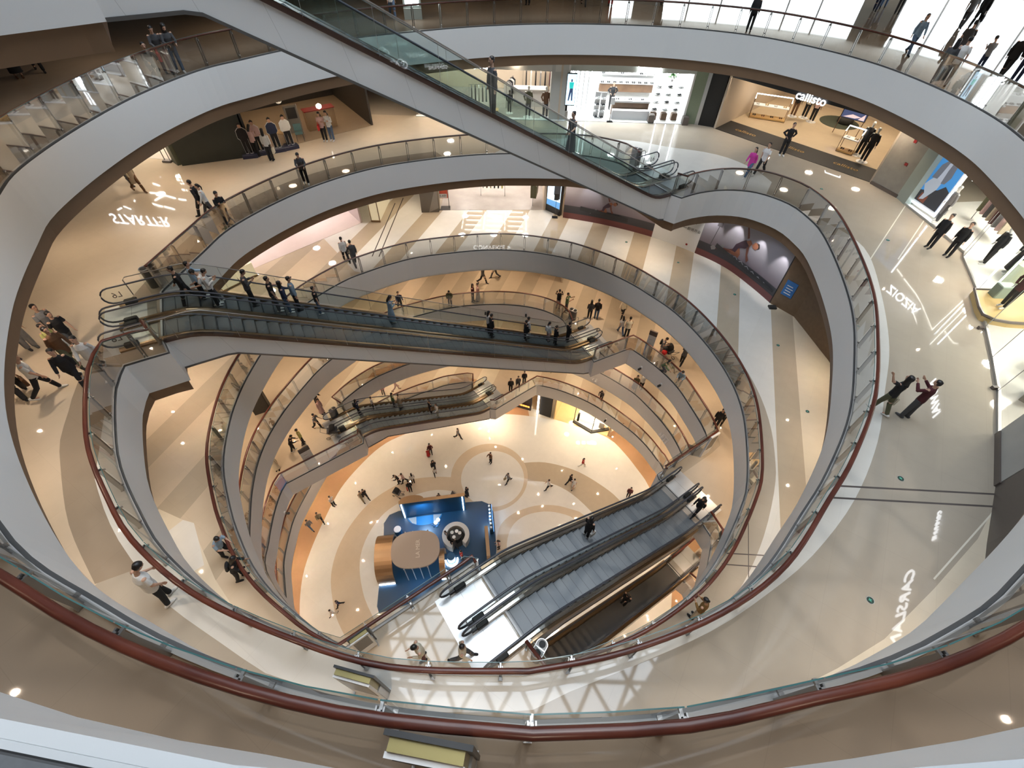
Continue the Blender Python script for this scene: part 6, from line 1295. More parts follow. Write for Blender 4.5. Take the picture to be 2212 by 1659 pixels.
for q in (-2.6, 2.55): mb = MB(); mb.box(q - .04, -.2, .1, q + .04, -.13, 2.5); mb.build('light_bar', M_ledcool, t)
mb = MB(); mb.prism([(1.5 * math.cos(a) - .9, .85 * math.sin(a) - .2) for a in [q * math.pi / 16 + math.pi for q in range(17)]], .0, .02); mb.build('stage', mat('stage_blue', (.02, .16, .36), .3), t)
for s in (-1, 1): mb = MB(); mb.prism([(s * .75 - .9, -.2), (s * 1.45 - .9, -.25), (s * 1.1 - .9, -.75), (s * .75 - .9, -.9)], .02, .05); mb.build('mirror_wing', M_steelw, t)
area_lamp('stand_light', (-7.3, 17.4, 2.3), .8, 110, (.45, .7, 1)); area_lamp('stand_light', (-6.6, 11.6, 2.0), .5, 50, (.5, .75, 1)); area_lamp('stand_light', (-1.8, 17.6, 1.6), .3, 25, (.5, .75, 1))
t = thing('round_counter', 'round white counter with dark top and openings on the blue stand', 'counter', (-4.35, 16.0, .06), math.radians(-60))
def arc_ring(r0, r1, a0, a1, z0, z1, n=28):
    P = [(r1 * math.cos(a0 + (a1 - a0) * i / n), r1 * math.sin(a0 + (a1 - a0) * i / n)) for i in range(n + 1)] + [(r0 * math.cos(a0 + (a1 - a0) * i / n), r0 * math.sin(a0 + (a1 - a0) * i / n)) for i in reversed(range(n + 1))]
    mb = MB(); k = n + 1
    for z in (z0, z1): pass
    o_, i_ = P[:k], P[k:][::-1]; L3 = lambda Q, z: [(p[0], p[1], z) for p in Q]
    mb.quadstrip([L3(o_, z0), L3(o_, z1), L3(i_, z1), L3(i_, z0)]); 
    for e in (0, -1): mb.poly([(*o_[e], z0), (*o_[e], z1), (*i_[e], z1), (*i_[e], z0)])
    return mb
arc_ring(.78, 1.15, .35, 5.6, 0, .92).build('ring_worktop', mat('counter_pale', (.50, .49, .46), .4), t); arc_ring(.0, .76, 0, 6.28, .0, .02).build('inner_floor', M_blackmatt, t); mb = MB(); mb.lathe([(.4, 0), (.42, .85), (.5, .88), (.5, .92)], n=20); mb.build('core', M_black, t)
for i, (x, y) in enumerate(((-5.0, 16.35), (-4.6, 15.55), (-3.7, 16.3), (-4.25, 16.6))): 
    mb = MB(); mb.lathe([(.15, 0), (.15, .03), (.1, .05)], n=16); o = mb.build('product_tray', M_paper if i % 2 else M_steelw); o.location = (-4.35 + (x + 4.35) * .5, 16.0 + (y - 16) * .5, .98); tag(o, 'small round product tray on the round counter', 'tray', 'trays on the round counter')
t = thing('side_table', 'blue round side table with white top left on the stand', 'table', (-9.35, 16.35, .06)); mb = MB(); mb.lathe([(.33, 0), (.33, .8)], n=24); mb.build('drum', mat('drum_blue', (.02, .10, .22), .35), t); mb = MB(); mb.lathe([(.3, .8), (.3, .84)], n=24); mb.build('top', M_paper, t)
t = thing('glow_counter', 'blue drum with bright crescent light at the right of the arch', 'counter', (-4.55, 14.15, .06)); mb = MB(); mb.lathe([(.33, 0), (.33, .95)], n=24); mb.build('drum', mat('drum_blue', (.02, .10, .22), .35), t); arc_ring(.42, .55, 3.3, 6.6, .02, .3).build('light_crescent', M_ledcool, t)
t = thing('bronze_screen', 'narrow bronze screen wall at the right of the stand', 'wall', (-1.6, 15.0, .06), math.radians(98)); mb = MB(); mb.box(-1.25, -.14, 0, 1.25, .14, 2.3); mb.build('panel', M_bz, t)
t = thing('lit_shelf', 'blue-lit shelf with white jars at the right edge of the stand', 'shelf', (-1.55, 17.7, .06), math.radians(98)); mb = MB(); mb.box(-1.2, -.2, 0, 1.2, .1, .9); mb.build('body', M_stand, t); mb = MB(); mb.box(-1.2, -.24, .5, 1.2, -.2, .75); mb.build('glow', emit('glow_blue', (.15, .4, 1), 2.0), t)
for i in range(7): mb = MB(); mb.lathe([(.09, 0), (.09, .12), (.07, .15)], n=12); o = mb.build('jar', M_paper); a = math.radians(98); q = -1.0 + i * .33; o.location = (-1.55 + math.cos(a) * q, 17.7 + math.sin(a) * q, .96); tag(o, 'white cream jar in the row on the blue-lit shelf', 'jar', 'jars on the lit shelf')
for i, (x, y, r) in enumerate(((-6.0, 17.25, .17), (-6.15, 16.95, .17), (-5.85, 16.8, .12), (-6.25, 16.65, .10), (-5.98, 16.6, .12), (-6.4, 16.7, .09))): mb = MB(); _ball(mb, (0, 0, 0), r, r, r, 14, 10); o = mb.build('glass_bubble', emit('bubble_white', (.8, .9, 1), 2.0) if i < 2 else mat('bubble_blue', (.06, .22, .5), .1), smooth=True); o.location = (x, y, 1.0 + .1 * (i % 3)); tag(o, ['upper large white bubble of the hanging cluster', 'lower large white bubble of the hanging cluster', 'blue bubble right of the white ones', 'small blue bubble at the lower left of the cluster', 'blue bubble at the bottom of the cluster', 'smallest blue bubble, left end of the cluster'][i], 'bubble')
mb = MB(); mb.quadstrip([[(-5.5, 19.35, .05), (-4.2, 19.6, .05), (-5.0, 20.5, .05)], [(-5.0, 19.7, 1.7)] * 3], closed=True); tag(mb.build('pyramid_sculpture', M_can), 'taupe pyramid-shaped panel behind the stand wall', 'sculpture')
# plain wooden seat by the left third-level railing
mb = MB(); mb.bbox(-.35, -.2, 0, .35, .2, .42, .03); o = mb.build('bench_block', M_choc); o.location = (12.9, 18.6, ZF['F']); o.rotation_euler = (0, 0, 1.2); tag(o, 'dark angular bench block at the end of the third-level railing', 'bench')
# ------------------------------------------------------------------ everybody in the place
person('man in grey shirt walking, rear of the group at far left', -16.10, 11.76, ZF['C'], 4.39, 'walk', ('s','grey'), ('t','olive'), 'black', 'short', 1.78)
person('man in black with white shoulder bag behind the white-shirted man', -15.52, 11.53, ZF['C'], 4.46, 'walk2', ('s','black'), ('t','dgrey'), 'black', 'short', 1.70, bag='white')
person('man in white shirt and grey jeans at the left railing corner', -13.84, 10.35, ZF['C'], 3.47, 'walk', ('l','white'), ('t','dgrey'), 'white', 'short', 1.78, wide=1.08)
person('child in pale yellow top in the middle of the left group', -15.67, 11.15, ZF['C'], 4.55, 'stand', ('s','yellow'), ('t','dgrey'), 'white', 'short', 1.42)
person('man in long brown jacket between yellow child and black hoodie', -15.05, 10.73, ZF['C'], 4.40, 'walk2', ('l','brown'), ('t','olive'), 'black', 'short', 1.76, hem=0.25)
person('man in black hoodie with small chest print walking at left', -14.25, 9.83, ZF['C'], 3.60, 'walk', ('l','black'), ('t','black'), 'white', 'short', 1.72, wide=1.12)
person('man in grey-white tee and black trousers striding at left', -15.11, 9.43, ZF['C'], 5.42, 'walk', ('s','white'), ('t','black'), 'white', 'short', 1.74)
person('woman in flared black trousers with brown bag at left edge', -15.87, 9.34, ZF['C'], 0.99, 'walk2', ('s','black'), ('t','black'), 'black', 'long', 1.66, legw=1.25, bag='brown')
person('person in blue jeans cut by the left picture edge', -17.59, 10.91, ZF['C'], 4.41, 'walk', ('l','jeans'), ('t','jeans'), 'dgrey', 'short', 1.74)
person('person in loose grey outfit partly under the ceiling edge at left', -17.12, 11.45, ZF['C'], 4.29, 'stand', ('l','grey'), ('t','grey'), 'dgrey', 'short', 1.76, wide=1.1, legw=1.3)
person('woman in beige skirt-length coat near the left shop light reflections', -19.44, 22.75, ZF['C'], 4.23, 'walk', ('l','beige'), ('t','brown'), 'brown', 'long', 1.66, hem=0.4)
person('dark-dressed companion half hidden behind the beige-coated woman', -20.36, 23.54, ZF['C'], 4.23, 'walk2', ('l','dgrey'), ('t','dgrey'), 'dgrey', 'short', 1.70)
person('man in black walking beside woman in white near the left railing', -15.06, 20.64, ZF['C'], 1.63, 'walk', ('l','black'), ('t','black'), 'black', 'short', 1.75)
person('woman in white sweater walking behind the man in black', -14.71, 20.57, ZF['C'], 2.17, 'walk2', ('l','white'), ('t','dgrey'), 'black', 'tail', 1.64)
person('masked person in black leaning by the railing post at left', -13.58, 19.80, ZF['C'], 4.05, 'phone', ('l','black'), ('t','dgrey'), 'black', 'short', 1.68)
person('man in dark vest standing alone at the far left railing', -11.27, 24.08, ZF['C'], 3.51, 'rail', ('l','dgrey'), ('t','black'), 'white', 'short', 1.72)
person('woman in pale pink top before the standees', -15.02, 27.19, ZF['C'], 6.12, 'phone', ('s','rose'), ('t','black'), 'black', 'long', 1.64)
person('woman with white tote next to the pale pink top', -14.07, 26.72, ZF['C'], 0.06, 'stand', ('l','white'), ('t','black'), 'black', 'long', 1.66, bag='cream', legw=1.15)
person('woman in pale top holding a red bag at the wooden counter', -11.81, 29.54, ZF['C'], 3.26, 'phone', ('s','rose'), ('t','black'), 'white', 'long', 1.62, bag='red')
person('woman in white blouse and jeans under the globe lamp', -11.41, 29.64, ZF['C'], 3.07, 'phone', ('l','white'), ('t','jeans'), 'white', 'long', 1.66)
person('guard in black standing on the long black mat', 15.95, 29.53, ZF['C'], 3.01, 'hips', ('l','black'), ('t','black'), 'white', 'short', 1.80)
person('woman in bright pink top walking by the curved railing', 12.90, 26.55, ZF['C'], 2.20, 'walk', ('l','pink'), ('t','jeans'), 'white', 'long', 1.62, hem=0.25)
person('man in white tee beside the woman in pink', 13.70, 26.88, ZF['C'], 2.30, 'walk2', ('s','white'), ('t','black'), 'white', 'short', 1.78)
person('staff member in black at the boutique door, farther one', 19.49, 19.81, ZF['C'], 1.95, 'stand', ('l','black'), ('t','black'), 'black', 'bun', 1.66)
person('staff member in black at the boutique door, nearer one', 19.98, 19.15, ZF['C'], 2.06, 'stand', ('l','black'), ('t','black'), 'black', 'tail', 1.66)
person('person in black tee pointing out over the void at right', 12.18, 9.78, ZF['C'], 0.31, 'point', ('s','black'), ('t','olive'), 'white', 'hood', 1.72, bag='cream')
person('person in maroon shirt holding a phone at right', 12.96, 9.58, ZF['C'], 0.38, 'photo', ('l','maroon'), ('t','dgrey'), 'dgrey', 'short', 1.72)
person('man in white tee leaning at the near left railing', -8.10, 3.27, ZF['C'], 5.86, 'look', ('s','white'), ('t','black'), 'white', 'short', 1.76, wide=1.1)
person('person in white shirt with dark bag on striped fifth floor', -10.68, 24.95, ZF['D'], 0.52, 'walk', ('l','white'), ('t','black'), 'black', 'short', 1.72, bag='dgrey')
person('man in dark clothes walking right of the white shirt', -10.04, 24.59, ZF['D'], 0.58, 'walk2', ('l','dgrey'), ('t','dgrey'), 'dgrey', 'short', 1.76)
person('man in light blue shirt leaning on the left inner railing', -10.30, 6.28, ZF['D'], 4.56, 'rail', ('s','lblue'), ('t','black'), 'black', 'short', 1.74)
person('person all in black with backpack at the left inner railing', -9.47, 5.50, ZF['D'], 5.13, 'rail', ('l','black'), ('t','black'), 'black', 'hood', 1.66, pack='black')
person('woman in mustard jacket with dark headband holding a phone', 6.59, 4.66, ZF['D'], 0.66, 'phone', ('l','mustard'), ('t','beige'), 'black', 'bun', 1.66)
person('person in white top seen from above at the fifth-floor landing, left', -2.61, 3.16, ZF['D'], 2.06, 'phone', ('l','cream'), ('t','maroon'), 'black', 'short', 1.72)
person('person in white top stepping towards the silver escalators', -1.30, 3.18, ZF['D'], 4.74, 'walk', ('l','cream'), ('t','dgrey'), 'black', 'short', 1.70)
person('woman with long black hair at the middle escalator foot', 5.56, 26.48, ZF['E'], 6.13, 'stand', ('l','dgrey'), ('t','black'), 'black', 'long', 1.66)
person('man in black beside the long-haired woman at escalator foot', 6.07, 26.51, ZF['E'], 6.03, 'stand', ('l','black'), ('t','jeans'), 'black', 'short', 1.74)
person('man in pale yellow shirt with his arm round someone', 8.06, 24.65, ZF['E'], 0.07, 'stand', ('s','cream'), ('t','black'), 'black', 'short', 1.76, wide=1.1)
person('girl in denim beside the pale yellow shirt', 7.67, 24.97, ZF['E'], 0.15, 'walk', ('s','white'), ('t','jeans'), 'black', 'long', 1.58)
person('person with backpack at the board holding a red balloon', 10.12, 22.84, ZF['E'], 4.19, 'phone', ('s','grey'), ('t','rose'), 'white', 'short', 1.70, pack='black')
person('crouching person in dark green by the fourth-level railing', 10.06, 21.45, ZF['E'], 3.66, 'crouch', ('l','green'), ('t','dgrey'), 'black', 'hood', 1.70)
person('person pushing a dark pram on the fourth level', 11.44, 22.11, ZF['E'], 5.65, 'push', ('l','dgrey'), ('t','black'), 'black', 'short', 1.70)
person('woman in grey-blue top at the fourth-level railing', 10.83, 20.09, ZF['E'], 2.47, 'rail', ('l','ljeans'), ('t','dgrey'), 'black', 'long', 1.66)
person('woman in green jacket at the railing left of the lit name', -4.84, 27.41, ZF['E'], 3.25, 'rail', ('l','olive'), ('t','dgrey'), 'black', 'long', 1.62)
person('woman in brown hugging another at the far railing', -3.17, 27.98, ZF['E'], 4.56, 'stand', ('l','maroon'), ('t','black'), 'black', 'long', 1.64)
person('woman in white skirt hugged at the far railing', -2.79, 28.11, ZF['E'], 1.83, 'stand', ('l','rose'), ('s','white'), 'black', 'bun', 1.62)
person('person in black taking a picture at the fourth-level railing', 3.29, 27.53, ZF['E'], 6.18, 'photo', ('l','black'), ('t','rose'), 'black', 'short', 1.70)
person('man in green shirt aiming a phone over the railing', 3.87, 27.13, ZF['E'], 4.39, 'photo', ('s','green'), ('t','dgrey'), 'black', 'short', 1.74)
person('person with a stroller at the left of the fourth-level railing', -8.49, 26.86, ZF['E'], 3.62, 'push', ('l','navy'), ('t','dgrey'), 'black', 'short', 1.68)
person('dark-legged walker under the ceiling edge, left of two', -2.57, 30.31, ZF['E'], 4.36, 'walk', ('l','dgrey'), ('t','black'), 'black', 'short', 1.70)
person('walker in pale coat under the ceiling edge, right of two', -1.65, 31.08, ZF['E'], 2.03, 'walk2', ('l','cream'), ('t','dgrey'), 'black', 'long', 1.66)
person('walker in white coat passing right of the escalator foot', 8.01, 26.80, ZF['E'], 2.63, 'walk', ('l','cream'), ('t','black'), 'black', 'short', 1.68)
person('person in black among the crowd at the far right corner', 12.37, 16.89, ZF['E'], 2.62, 'stand', ('l','black'), ('t','black'), 'black', 'short', 1.72)
person('person in patterned top among the crowd at the right corner', 12.80, 17.15, ZF['E'], 2.54, 'stand', ('l','grey'), ('t','black'), 'black', 'long', 1.62)
person('man in black with big backpack stepping off the silver escalator', 9.87, 11.21, ZF['E'], 2.21, 'walk', ('l','black'), ('t','black'), 'black', 'hood', 1.74, pack='black')
person('person in khaki dress on the third level, right side', 9.76, 24.34, ZF['F'], 2.81, 'stand', ('l','olive'), ('s','grey'), 'white', 'long', 1.62)
person('person in white tee and black trousers, third level right', 10.29, 24.41, ZF['F'], 5.55, 'photo', ('s','white'), ('t','black'), 'black', 'short', 1.72)
person('person in black bending beside the directory board', -15.24, 17.66, ZF['F'], 5.17, 'rail', ('l','black'), ('t','black'), 'white', 'short', 1.70)
person('man in olive-yellow top facing the person in black', -14.75, 18.26, ZF['F'], 2.17, 'stand', ('l','yellow'), ('t','black'), 'black', 'short', 1.72, skin=None)
person('man in grey tee pushing the pram at the lower landing', -14.12, 19.62, ZF['F'], 4.47, 'push', ('s','grey'), ('t','black'), 'black', 'short', 1.74)
person('woman in pale dress beside the bins at lower landing', -14.20, 20.98, ZF['F'], 4.33, 'stand', ('l','rose'), ('s','rose'), 'black', 'long', 1.62)
person('person in black with arm raised behind the pale dress', -14.64, 21.63, ZF['F'], 4.33, 'photo', ('l','black'), ('t','black'), 'black', 'short', 1.70)
person('woman in black walking at the foot of the dark escalator', 11.87, 10.71, ZF['F'], 2.51, 'walk', ('l','black'), ('t','black'), 'black', 'bun', 1.64)
person('person standing still under the ceiling edge, third level left', -15.87, 16.07, ZF['F'], 3.72, 'stand', ('l','cream'), ('s','cream'), 'black', 'long', 1.64)
person('person leaning over the lowest railing on the right', 8.29, 27.44, ZF['G'], 2.57, 'rail', ('l','dgrey'), ('t','black'), 'rose', 'short', 1.70)
person('tall figure in black under the escalator beam, left of three', -0.11, 28.27, ZF['G'], 3.25, 'stand', ('l','black'), ('t','black'), 'black', 'short', 1.76)
person('figure in dark clothes under the escalator beam, middle of three', 0.58, 28.70, ZF['G'], 3.24, 'walk', ('l','dgrey'), ('t','black'), 'black', 'short', 1.70)
person('figure in dark clothes under the escalator beam, right of three', 1.15, 29.31, ZF['G'], 3.23, 'stand', ('l','black'), ('t','black'), 'black', 'short', 1.66)
person('walker in pale clothes behind the small escalators', -10.81, 27.95, ZF['G'], 5.11, 'walk', ('l','rose'), ('t','rose'), 'brown', 'long', 1.64)
person('person in pale pink at the railing behind the escalator riders', -11.90, 27.34, ZF['G'], 3.55, 'rail', ('l','rose'), ('t','dgrey'), 'black', 'long', 1.64)
person('person in grey top walking below the small escalators', -5.22, 26.37, ZF['H'], 4.29, 'walk', ('s','grey'), ('t','black'), 'black', 'short', 1.72)
person('tall woman behind the child in red dress', -7.71, 24.48, ZF['H'], 3.51, 'photo', ('l','maroon'), ('t','dgrey'), 'black', 'long', 1.70)
person('child in red dress on the white floor', -7.89, 24.16, ZF['H'], 3.51, 'stand', ('s','red'), ('s','red'), 'black', 'short', 1.25)
person('man with backpack behind a small child', -7.15, 22.69, ZF['H'], 3.51, 'walk', ('l','black'), ('t','black'), 'black', 'short', 1.74, pack='dgrey')
person('small child in white tee before the backpack man', -6.99, 22.15, ZF['H'], 3.51, 'walk2', ('s','white'), ('t','black'), 'black', 'short', 1.15)
person('woman in pink bending over the pram on the ground floor', -9.73, 21.27, ZF['H'], 1.93, 'push', ('l','rose'), ('t','black'), 'black', 'short', 1.64)
person('person in dark top crouching at the pram on the ground floor', -10.23, 21.16, ZF['H'], 1.93, 'rail', ('l','black'), ('t','black'), 'black', 'short', 1.60)
person('woman in white beside the man in black at the tan band', -8.91, 21.25, ZF['H'], 0.51, 'stand', ('l','white'), ('t','black'), 'black', 'long', 1.62)
person('man in black with red bag at the tan band', -9.03, 20.44, ZF['H'], 3.55, 'stand', ('l','black'), ('t','black'), 'black', 'short', 1.74, bag='red')
person('person in brown top in the middle of the tan circle', -1.82, 23.70, ZF['H'], 2.58, 'photo', ('l','brown'), ('t','black'), 'black', 'short', 1.70)
person('person in grey with a tan bag crossing the circle', -0.06, 21.61, ZF['H'], 2.17, 'walk', ('l','grey'), ('t','black'), 'black', 'short', 1.68, bag='khaki')
person('woman in black dress at the circle edge', -3.79, 20.06, ZF['H'], 4.18, 'stand', ('l','black'), ('s','black'), 'black', 'long', 1.64)
person('woman in black near the gold wall top', -6.17, 19.38, ZF['H'], 3.13, 'stand', ('l','black'), ('s','black'), 'black', 'long', 1.62, bag='white')
person('girl in red running on the white floor at right', 6.99, 23.55, ZF['H'], 4.56, 'walk', ('s','red'), ('t','white'), 'white', 'tail', 1.50)
person('man in black walking on the brown band', 5.68, 21.62, ZF['H'], 5.23, 'walk2', ('s','black'), ('t','black'), 'black', 'short', 1.74)
person('woman in white dress walking on the brown band', 6.00, 21.29, ZF['H'], 2.47, 'walk', ('s','white'), ('s','white'), 'black', 'short', 1.60)
person('person in white tee striding left of the brown band', 3.66, 21.07, ZF['H'], 1.91, 'walk', ('s','white'), ('t','black'), 'black', 'short', 1.70)
person('person in maroon half hidden behind the silver escalator', 11.00, 20.52, ZF['H'], 2.76, 'stand', ('l','maroon'), ('t','black'), 'black', 'short', 1.68)
person('man in black walking beside khaki companion at left', -12.92, 19.51, ZF['H'], 4.10, 'walk', ('l','black'), ('t','black'), 'black', 'short', 1.74)
person('companion in khaki trousers at left on the white floor', -13.18, 19.37, ZF['H'], 4.01, 'walk2', ('s','khaki'), ('t','khaki'), 'black', 'short', 1.68)
person('person in white tee with folded arms at the orange border', -15.61, 18.74, ZF['H'], 4.42, 'cross', ('s','white'), ('t','black'), 'black', 'short', 1.70)
person('man in grey-brown shirt walking on the orange border', -16.30, 17.23, ZF['H'], 3.80, 'walk', ('l','khaki'), ('t','black'), 'black', 'short', 1.72)
person('person in grey jeans on the orange border, lower one', -16.99, 16.57, ZF['H'], 4.17, 'walk2', ('l','grey'), ('t','jeans'), 'black', 'short', 1.68)
person('child in navy walking at lower left of ground floor', -12.86, 10.37, ZF['H'], 2.09, 'walk', ('s','navy'), ('t','black'), 'black', 'short', 1.35)
person('child in white walking beside the child in navy', -13.16, 9.73, ZF['H'], 2.48, 'walk2', ('s','white'), ('t','cream'), 'black', 'short', 1.35)
person('woman in pale pink with long dark hair by the silver escalator', -0.66, 15.34, ZF['H'], 1.93, 'phone', ('s','rose'), ('t','dgrey'), 'black', 'long', 1.64)
person('person in red at the blue stand, half hidden by the rail', -3.72, 14.34, ZF['H'], 1.93, 'stand', ('s','red'), ('t','black'), 'black', 'short', 1.66)
person('seated visitor in white at the round counter, left of three', -6.74, 15.71, ZF['H'], 5.15, 'stand', ('l','white'), ('t','black'), 'black', 'short', 1.40)
person('visitor in grey at the round counter, nearest the middle', -5.20, 16.04, ZF['H'], 2.29, 'stand', ('l','grey'), ('t','black'), 'black', 'long', 1.50)
person('visitor in black at the round counter opening', -4.31, 15.18, ZF['H'], 0.95, 'rail', ('l','black'), ('t','black'), 'black', 'long', 1.64)
person('person in black sitting by the left top railing post', -15.21, 22.03, ZF['B'], 3.96, 'crouch', ('l','black'), ('t','black'), 'black', 'short', 1.72)
person('person with red bag standing at the left top railing', -14.89, 22.53, ZF['B'], 3.85, 'rail', ('l','dgrey'), ('t','maroon'), 'black', 'short', 1.70, bag='red')
person('person in dark jacket and jeans at the left top railing', -14.51, 22.75, ZF['B'], 3.94, 'rail', ('l','dgrey'), ('t','jeans'), 'white', 'hood', 1.72)
person('woman in long black dress at the top left corner', -20.53, 21.52, ZF['B'], 3.93, 'stand', ('l','black'), ('s','black'), 'brown', 'long', 1.68)
person('person in white top and black trousers at top left', -20.28, 22.38, ZF['B'], 3.91, 'walk', ('s','white'), ('t','black'), 'black', 'short', 1.74)
person('silhouette in black against the tree reflection at the top', 12.71, 32.63, ZF['B'], 2.84, 'stand', ('l','black'), ('t','black'), 'black', 'long', 1.68)
person('woman of the couple at the bright top right railing', 18.42, 24.28, ZF['B'], 5.64, 'stand', ('l','dgrey'), ('t','dgrey'), 'black', 'long', 1.66)
person('man of the couple at the bright top right railing', 18.74, 24.13, ZF['B'], 5.63, 'stand', ('s','white'), ('t','dgrey'), 'black', 'short', 1.76)
person('man in dark shirt behind the couple at top right', 21.01, 27.34, ZF['B'], 5.61, 'walk', ('s','dgrey'), ('t','navy'), 'black', 'short', 1.78)
person('boy raising a hand on the bright floor at top right', 21.52, 26.19, ZF['B'], 6.22, 'phone', ('s','grey'), ('t','navy'), 'black', 'short', 1.40)
person('backpacker walking on the bright floor left of the couple', 19.73, 28.96, ZF['B'], 3.06, 'walk2', ('l','ljeans'), ('t','jeans'), 'black', 'tail', 1.70, pack='dgrey')
person('pale-shirted walker at the top right edge', 25.97, 34.83, ZF['B'], 5.50, 'walk', ('s','grey'), ('t','dgrey'), 'black', 'short', 1.76)
person('walker in black carrying a bag at the top right edge', 26.74, 34.92, ZF['B'], 5.49, 'walk2', ('l','black'), ('t','black'), 'black', 'short', 1.76, bag='black')
person('large figure in black at the right end of the top railing', 22.02, 25.31, ZF['B'], 5.36, 'walk', ('l','black'), ('t','black'), 'black', 'short', 1.78, wide=1.12)
person('second large figure in black cut by the right edge', 22.34, 24.83, ZF['B'], 5.44, 'stand', ('l','black'), ('t','navy'), 'black', 'short', 1.78)
person('legs of a dark walker at the top edge, above the bright floor', 22.77, 38.72, ZF['B'], 5.67, 'walk', ('l','navy'), ('t','navy'), 'black', 'short', 1.75)
person('second dark walker at the top edge beside the first', 23.79, 39.76, ZF['B'], 5.67, 'walk2', ('l','dgrey'), ('t','jeans'), 'black', 'short', 1.72)
person('dark visitor at the top edge right of the grey pillar', 23.97, 38.25, ZF['B'], 5.65, 'stand', ('l','dgrey'), ('t','dgrey'), 'black', 'short', 1.70)
person('person in white top walking past the lit kiosk at the top', -7.38, 32.84, ZF['B'], 3.47, 'walk', ('l','white'), ('t','jeans'), 'white', 'short', 1.74)
person('dark visitor at the top edge, right of the kiosk', 0.24, 37.60, ZF['B'], 3.03, 'stand', ('l','dgrey'), ('t','black'), 'black', 'short', 1.70)
person('grey-clad visitor at the top edge, near the middle', 3.79, 37.83, ZF['B'], 3.14, 'walk', ('l','dgrey'), ('t','dgrey'), 'black', 'short', 1.70)
person('visitor in red trousers at the top edge', 5.53, 38.07, ZF['B'], 2.92, 'stand', ('l','dgrey'), ('t','red'), 'black', 'short', 1.70)
person('dark visitor at the top edge, left of the tree reflection', 9.04, 39.08, ZF['B'], 3.03, 'walk2', ('l','dgrey'), ('t','black'), 'black', 'short', 1.70)
person('big man in dark suit riding the top escalator', -1.02, 18.79, 32.581, 2.17, 'stand', ('l','dgrey'), ('t','dgrey'), 'black', 'short', 1.80, wide=1.18)
person('woman in long dark dress lower on the top escalator', 2.23, 21.12, 30.272, 2.17, 'ride', ('s','dgrey'), ('s','dgrey'), 'black', 'short', 1.70)
person('woman in blue checked shirt at the middle escalator top', -12.66, 14.87, 26.779, 5.23, 'ride', ('l','lblue'), ('t','black'), 'white', 'short', 1.66)
person('woman in white shirt holding phone at middle escalator top', -12.09, 14.67, 26.570, 5.23, 'phone', ('l','white'), ('t','black'), 'white', 'short', 1.68)
person('youth in white tee reaching the top of the near middle escalator', -12.14, 14.76, 26.570, 2.09, 'rail', ('s','white'), ('t','dgrey'), 'white', 'short', 1.74)
person('man in black shirt stepping off at the middle escalator top', -12.79, 14.28, 26.941, 2.09, 'walk', ('l','black'), ('t','black'), 'black', 'short', 1.76)
person('man in open dark jacket and white print tee on middle escalator', -11.20, 15.53, 25.885, 5.23, 'phone', ('l','dgrey'), ('t','black'), 'black', 'short', 1.74)
person('man in black tee resting his hand on the middle handrail', -10.40, 15.75, 25.423, 5.23, 'ride', ('s','black'), ('t','dgrey'), 'white', 'short', 1.76)
person('girl in dark red hood on the middle escalator', -10.06, 15.95, 25.192, 5.23, 'ride', ('l','navy'), ('t','jeans'), 'white', 'hood', 1.62)
person('man in checked shirt and black cap on the middle escalator', -9.86, 16.41, 24.961, 5.23, 'stand', ('l','ljeans'), ('t','black'), 'black', 'cap', 1.76)
person('boy in black tee on the middle escalator', -9.11, 16.72, 24.499, 5.23, 'stand', ('s','black'), ('t','jeans'), 'white', 'short', 1.50)
person('woman with long hair in denim dress half way down', -6.33, 18.30, 22.652, 5.23, 'phone', ('l','ljeans'), ('s','ljeans'), 'white', 'long', 1.66)
person('woman in white blouse near the foot of the middle escalator', -1.54, 21.20, 19.419, 5.23, 'ride', ('l','white'), ('t','black'), 'black', 'long', 1.64)
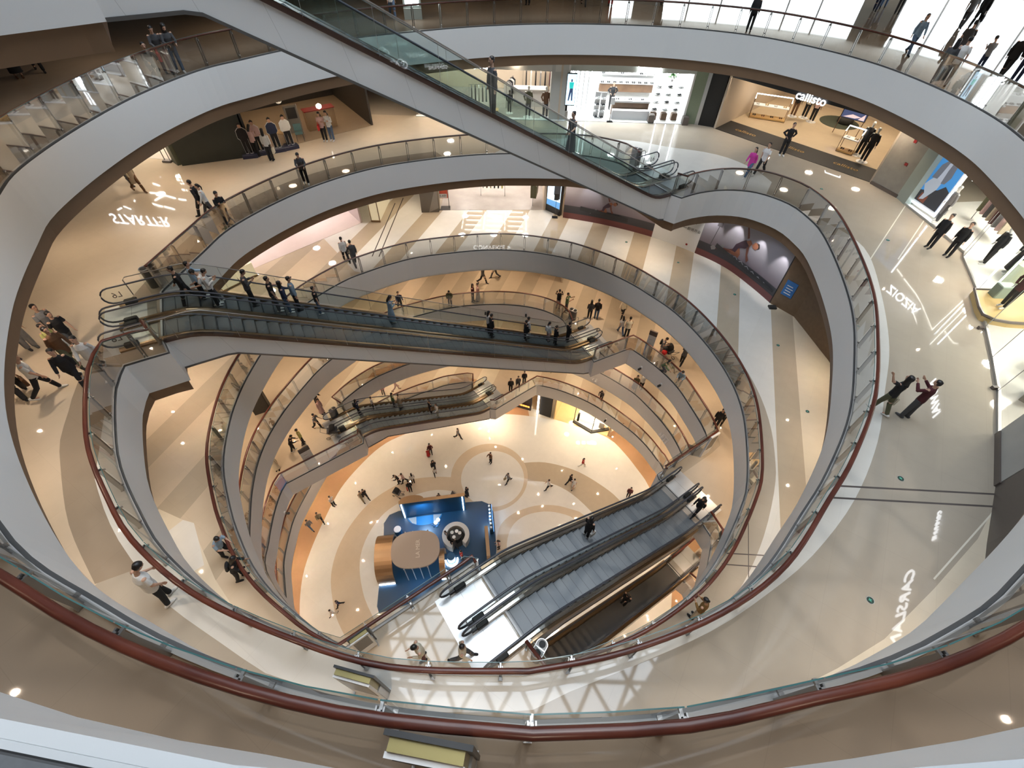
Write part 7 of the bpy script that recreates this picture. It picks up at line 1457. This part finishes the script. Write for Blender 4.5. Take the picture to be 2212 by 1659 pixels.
person('person in black just in front of the white blouse', -1.34, 20.85, 19.419, 5.23, 'stand', ('l','black'), ('t','black'), 'black', 'short', 1.72)
person('person in blue and white jacket at the escalator foot', 0.92, 22.54, 17.802, 5.23, 'stand', ('l','white'), ('t','black'), 'black', 'short', 1.72)
person('person in black jacket carrying a white bag at escalator foot', 0.77, 22.00, 18.033, 5.23, 'ride', ('l','black'), ('t','black'), 'white', 'short', 1.70, bag='white')
person('girl with ponytail and white backpack at escalator foot', 2.36, 23.25, 16.881, 5.23, 'stand', ('l','white'), ('t','rose'), 'black', 'tail', 1.66, pack='white')
person('woman in black next to the ponytail girl', 2.85, 23.19, 16.658, 5.23, 'ride', ('l','black'), ('t','black'), 'black', 'bun', 1.64)
person('person in black first at the escalator foot', 3.80, 23.95, 16.245, 5.23, 'stand', ('l','black'), ('t','black'), 'black', 'short', 1.70)
person('woman with long hair and backpack entering the small escalator', -11.45, 21.06, 10.729, 5.40, 'ride', ('l','navy'), ('t','black'), 'black', 'long', 1.68, pack='black')
person('child in white entering the small escalator', -10.68, 22.01, 10.218, 5.40, 'stand', ('s','white'), ('t','dgrey'), 'white', 'short', 1.40)
person('person in teal with long hair on the small escalator', -9.41, 22.98, 9.299, 5.40, 'stand', ('l','green'), ('t','dgrey'), 'black', 'long', 1.66)
person('woman in beige dress on the small escalator', -8.97, 23.08, 9.068, 5.40, 'ride', ('l','beige'), ('s','beige'), 'black', 'short', 1.64)
person('man in black tee riding up the near small escalator', -6.65, 23.39, 7.914, 2.25, 'stand', ('s','black'), ('t','black'), 'white', 'short', 1.74)
person('woman in white on the near small escalator, leaning on a rail', -6.12, 23.37, 7.683, 2.25, 'ride', ('l','white'), ('t','cream'), 'white', 'long', 1.64)
person('woman in black coat and white trainers on the silver escalator', 3.50, 8.53, 19.226, 5.35, 'stand', ('l','black'), ('t','black'), 'white', 'long', 1.70, bag='white', hem=0.35)
person('person in black and white on the dark lower escalator', 6.29, 7.53, 12.877, 2.21, 'phone', ('l','black'), ('t','black'), 'black', 'long', 1.66)
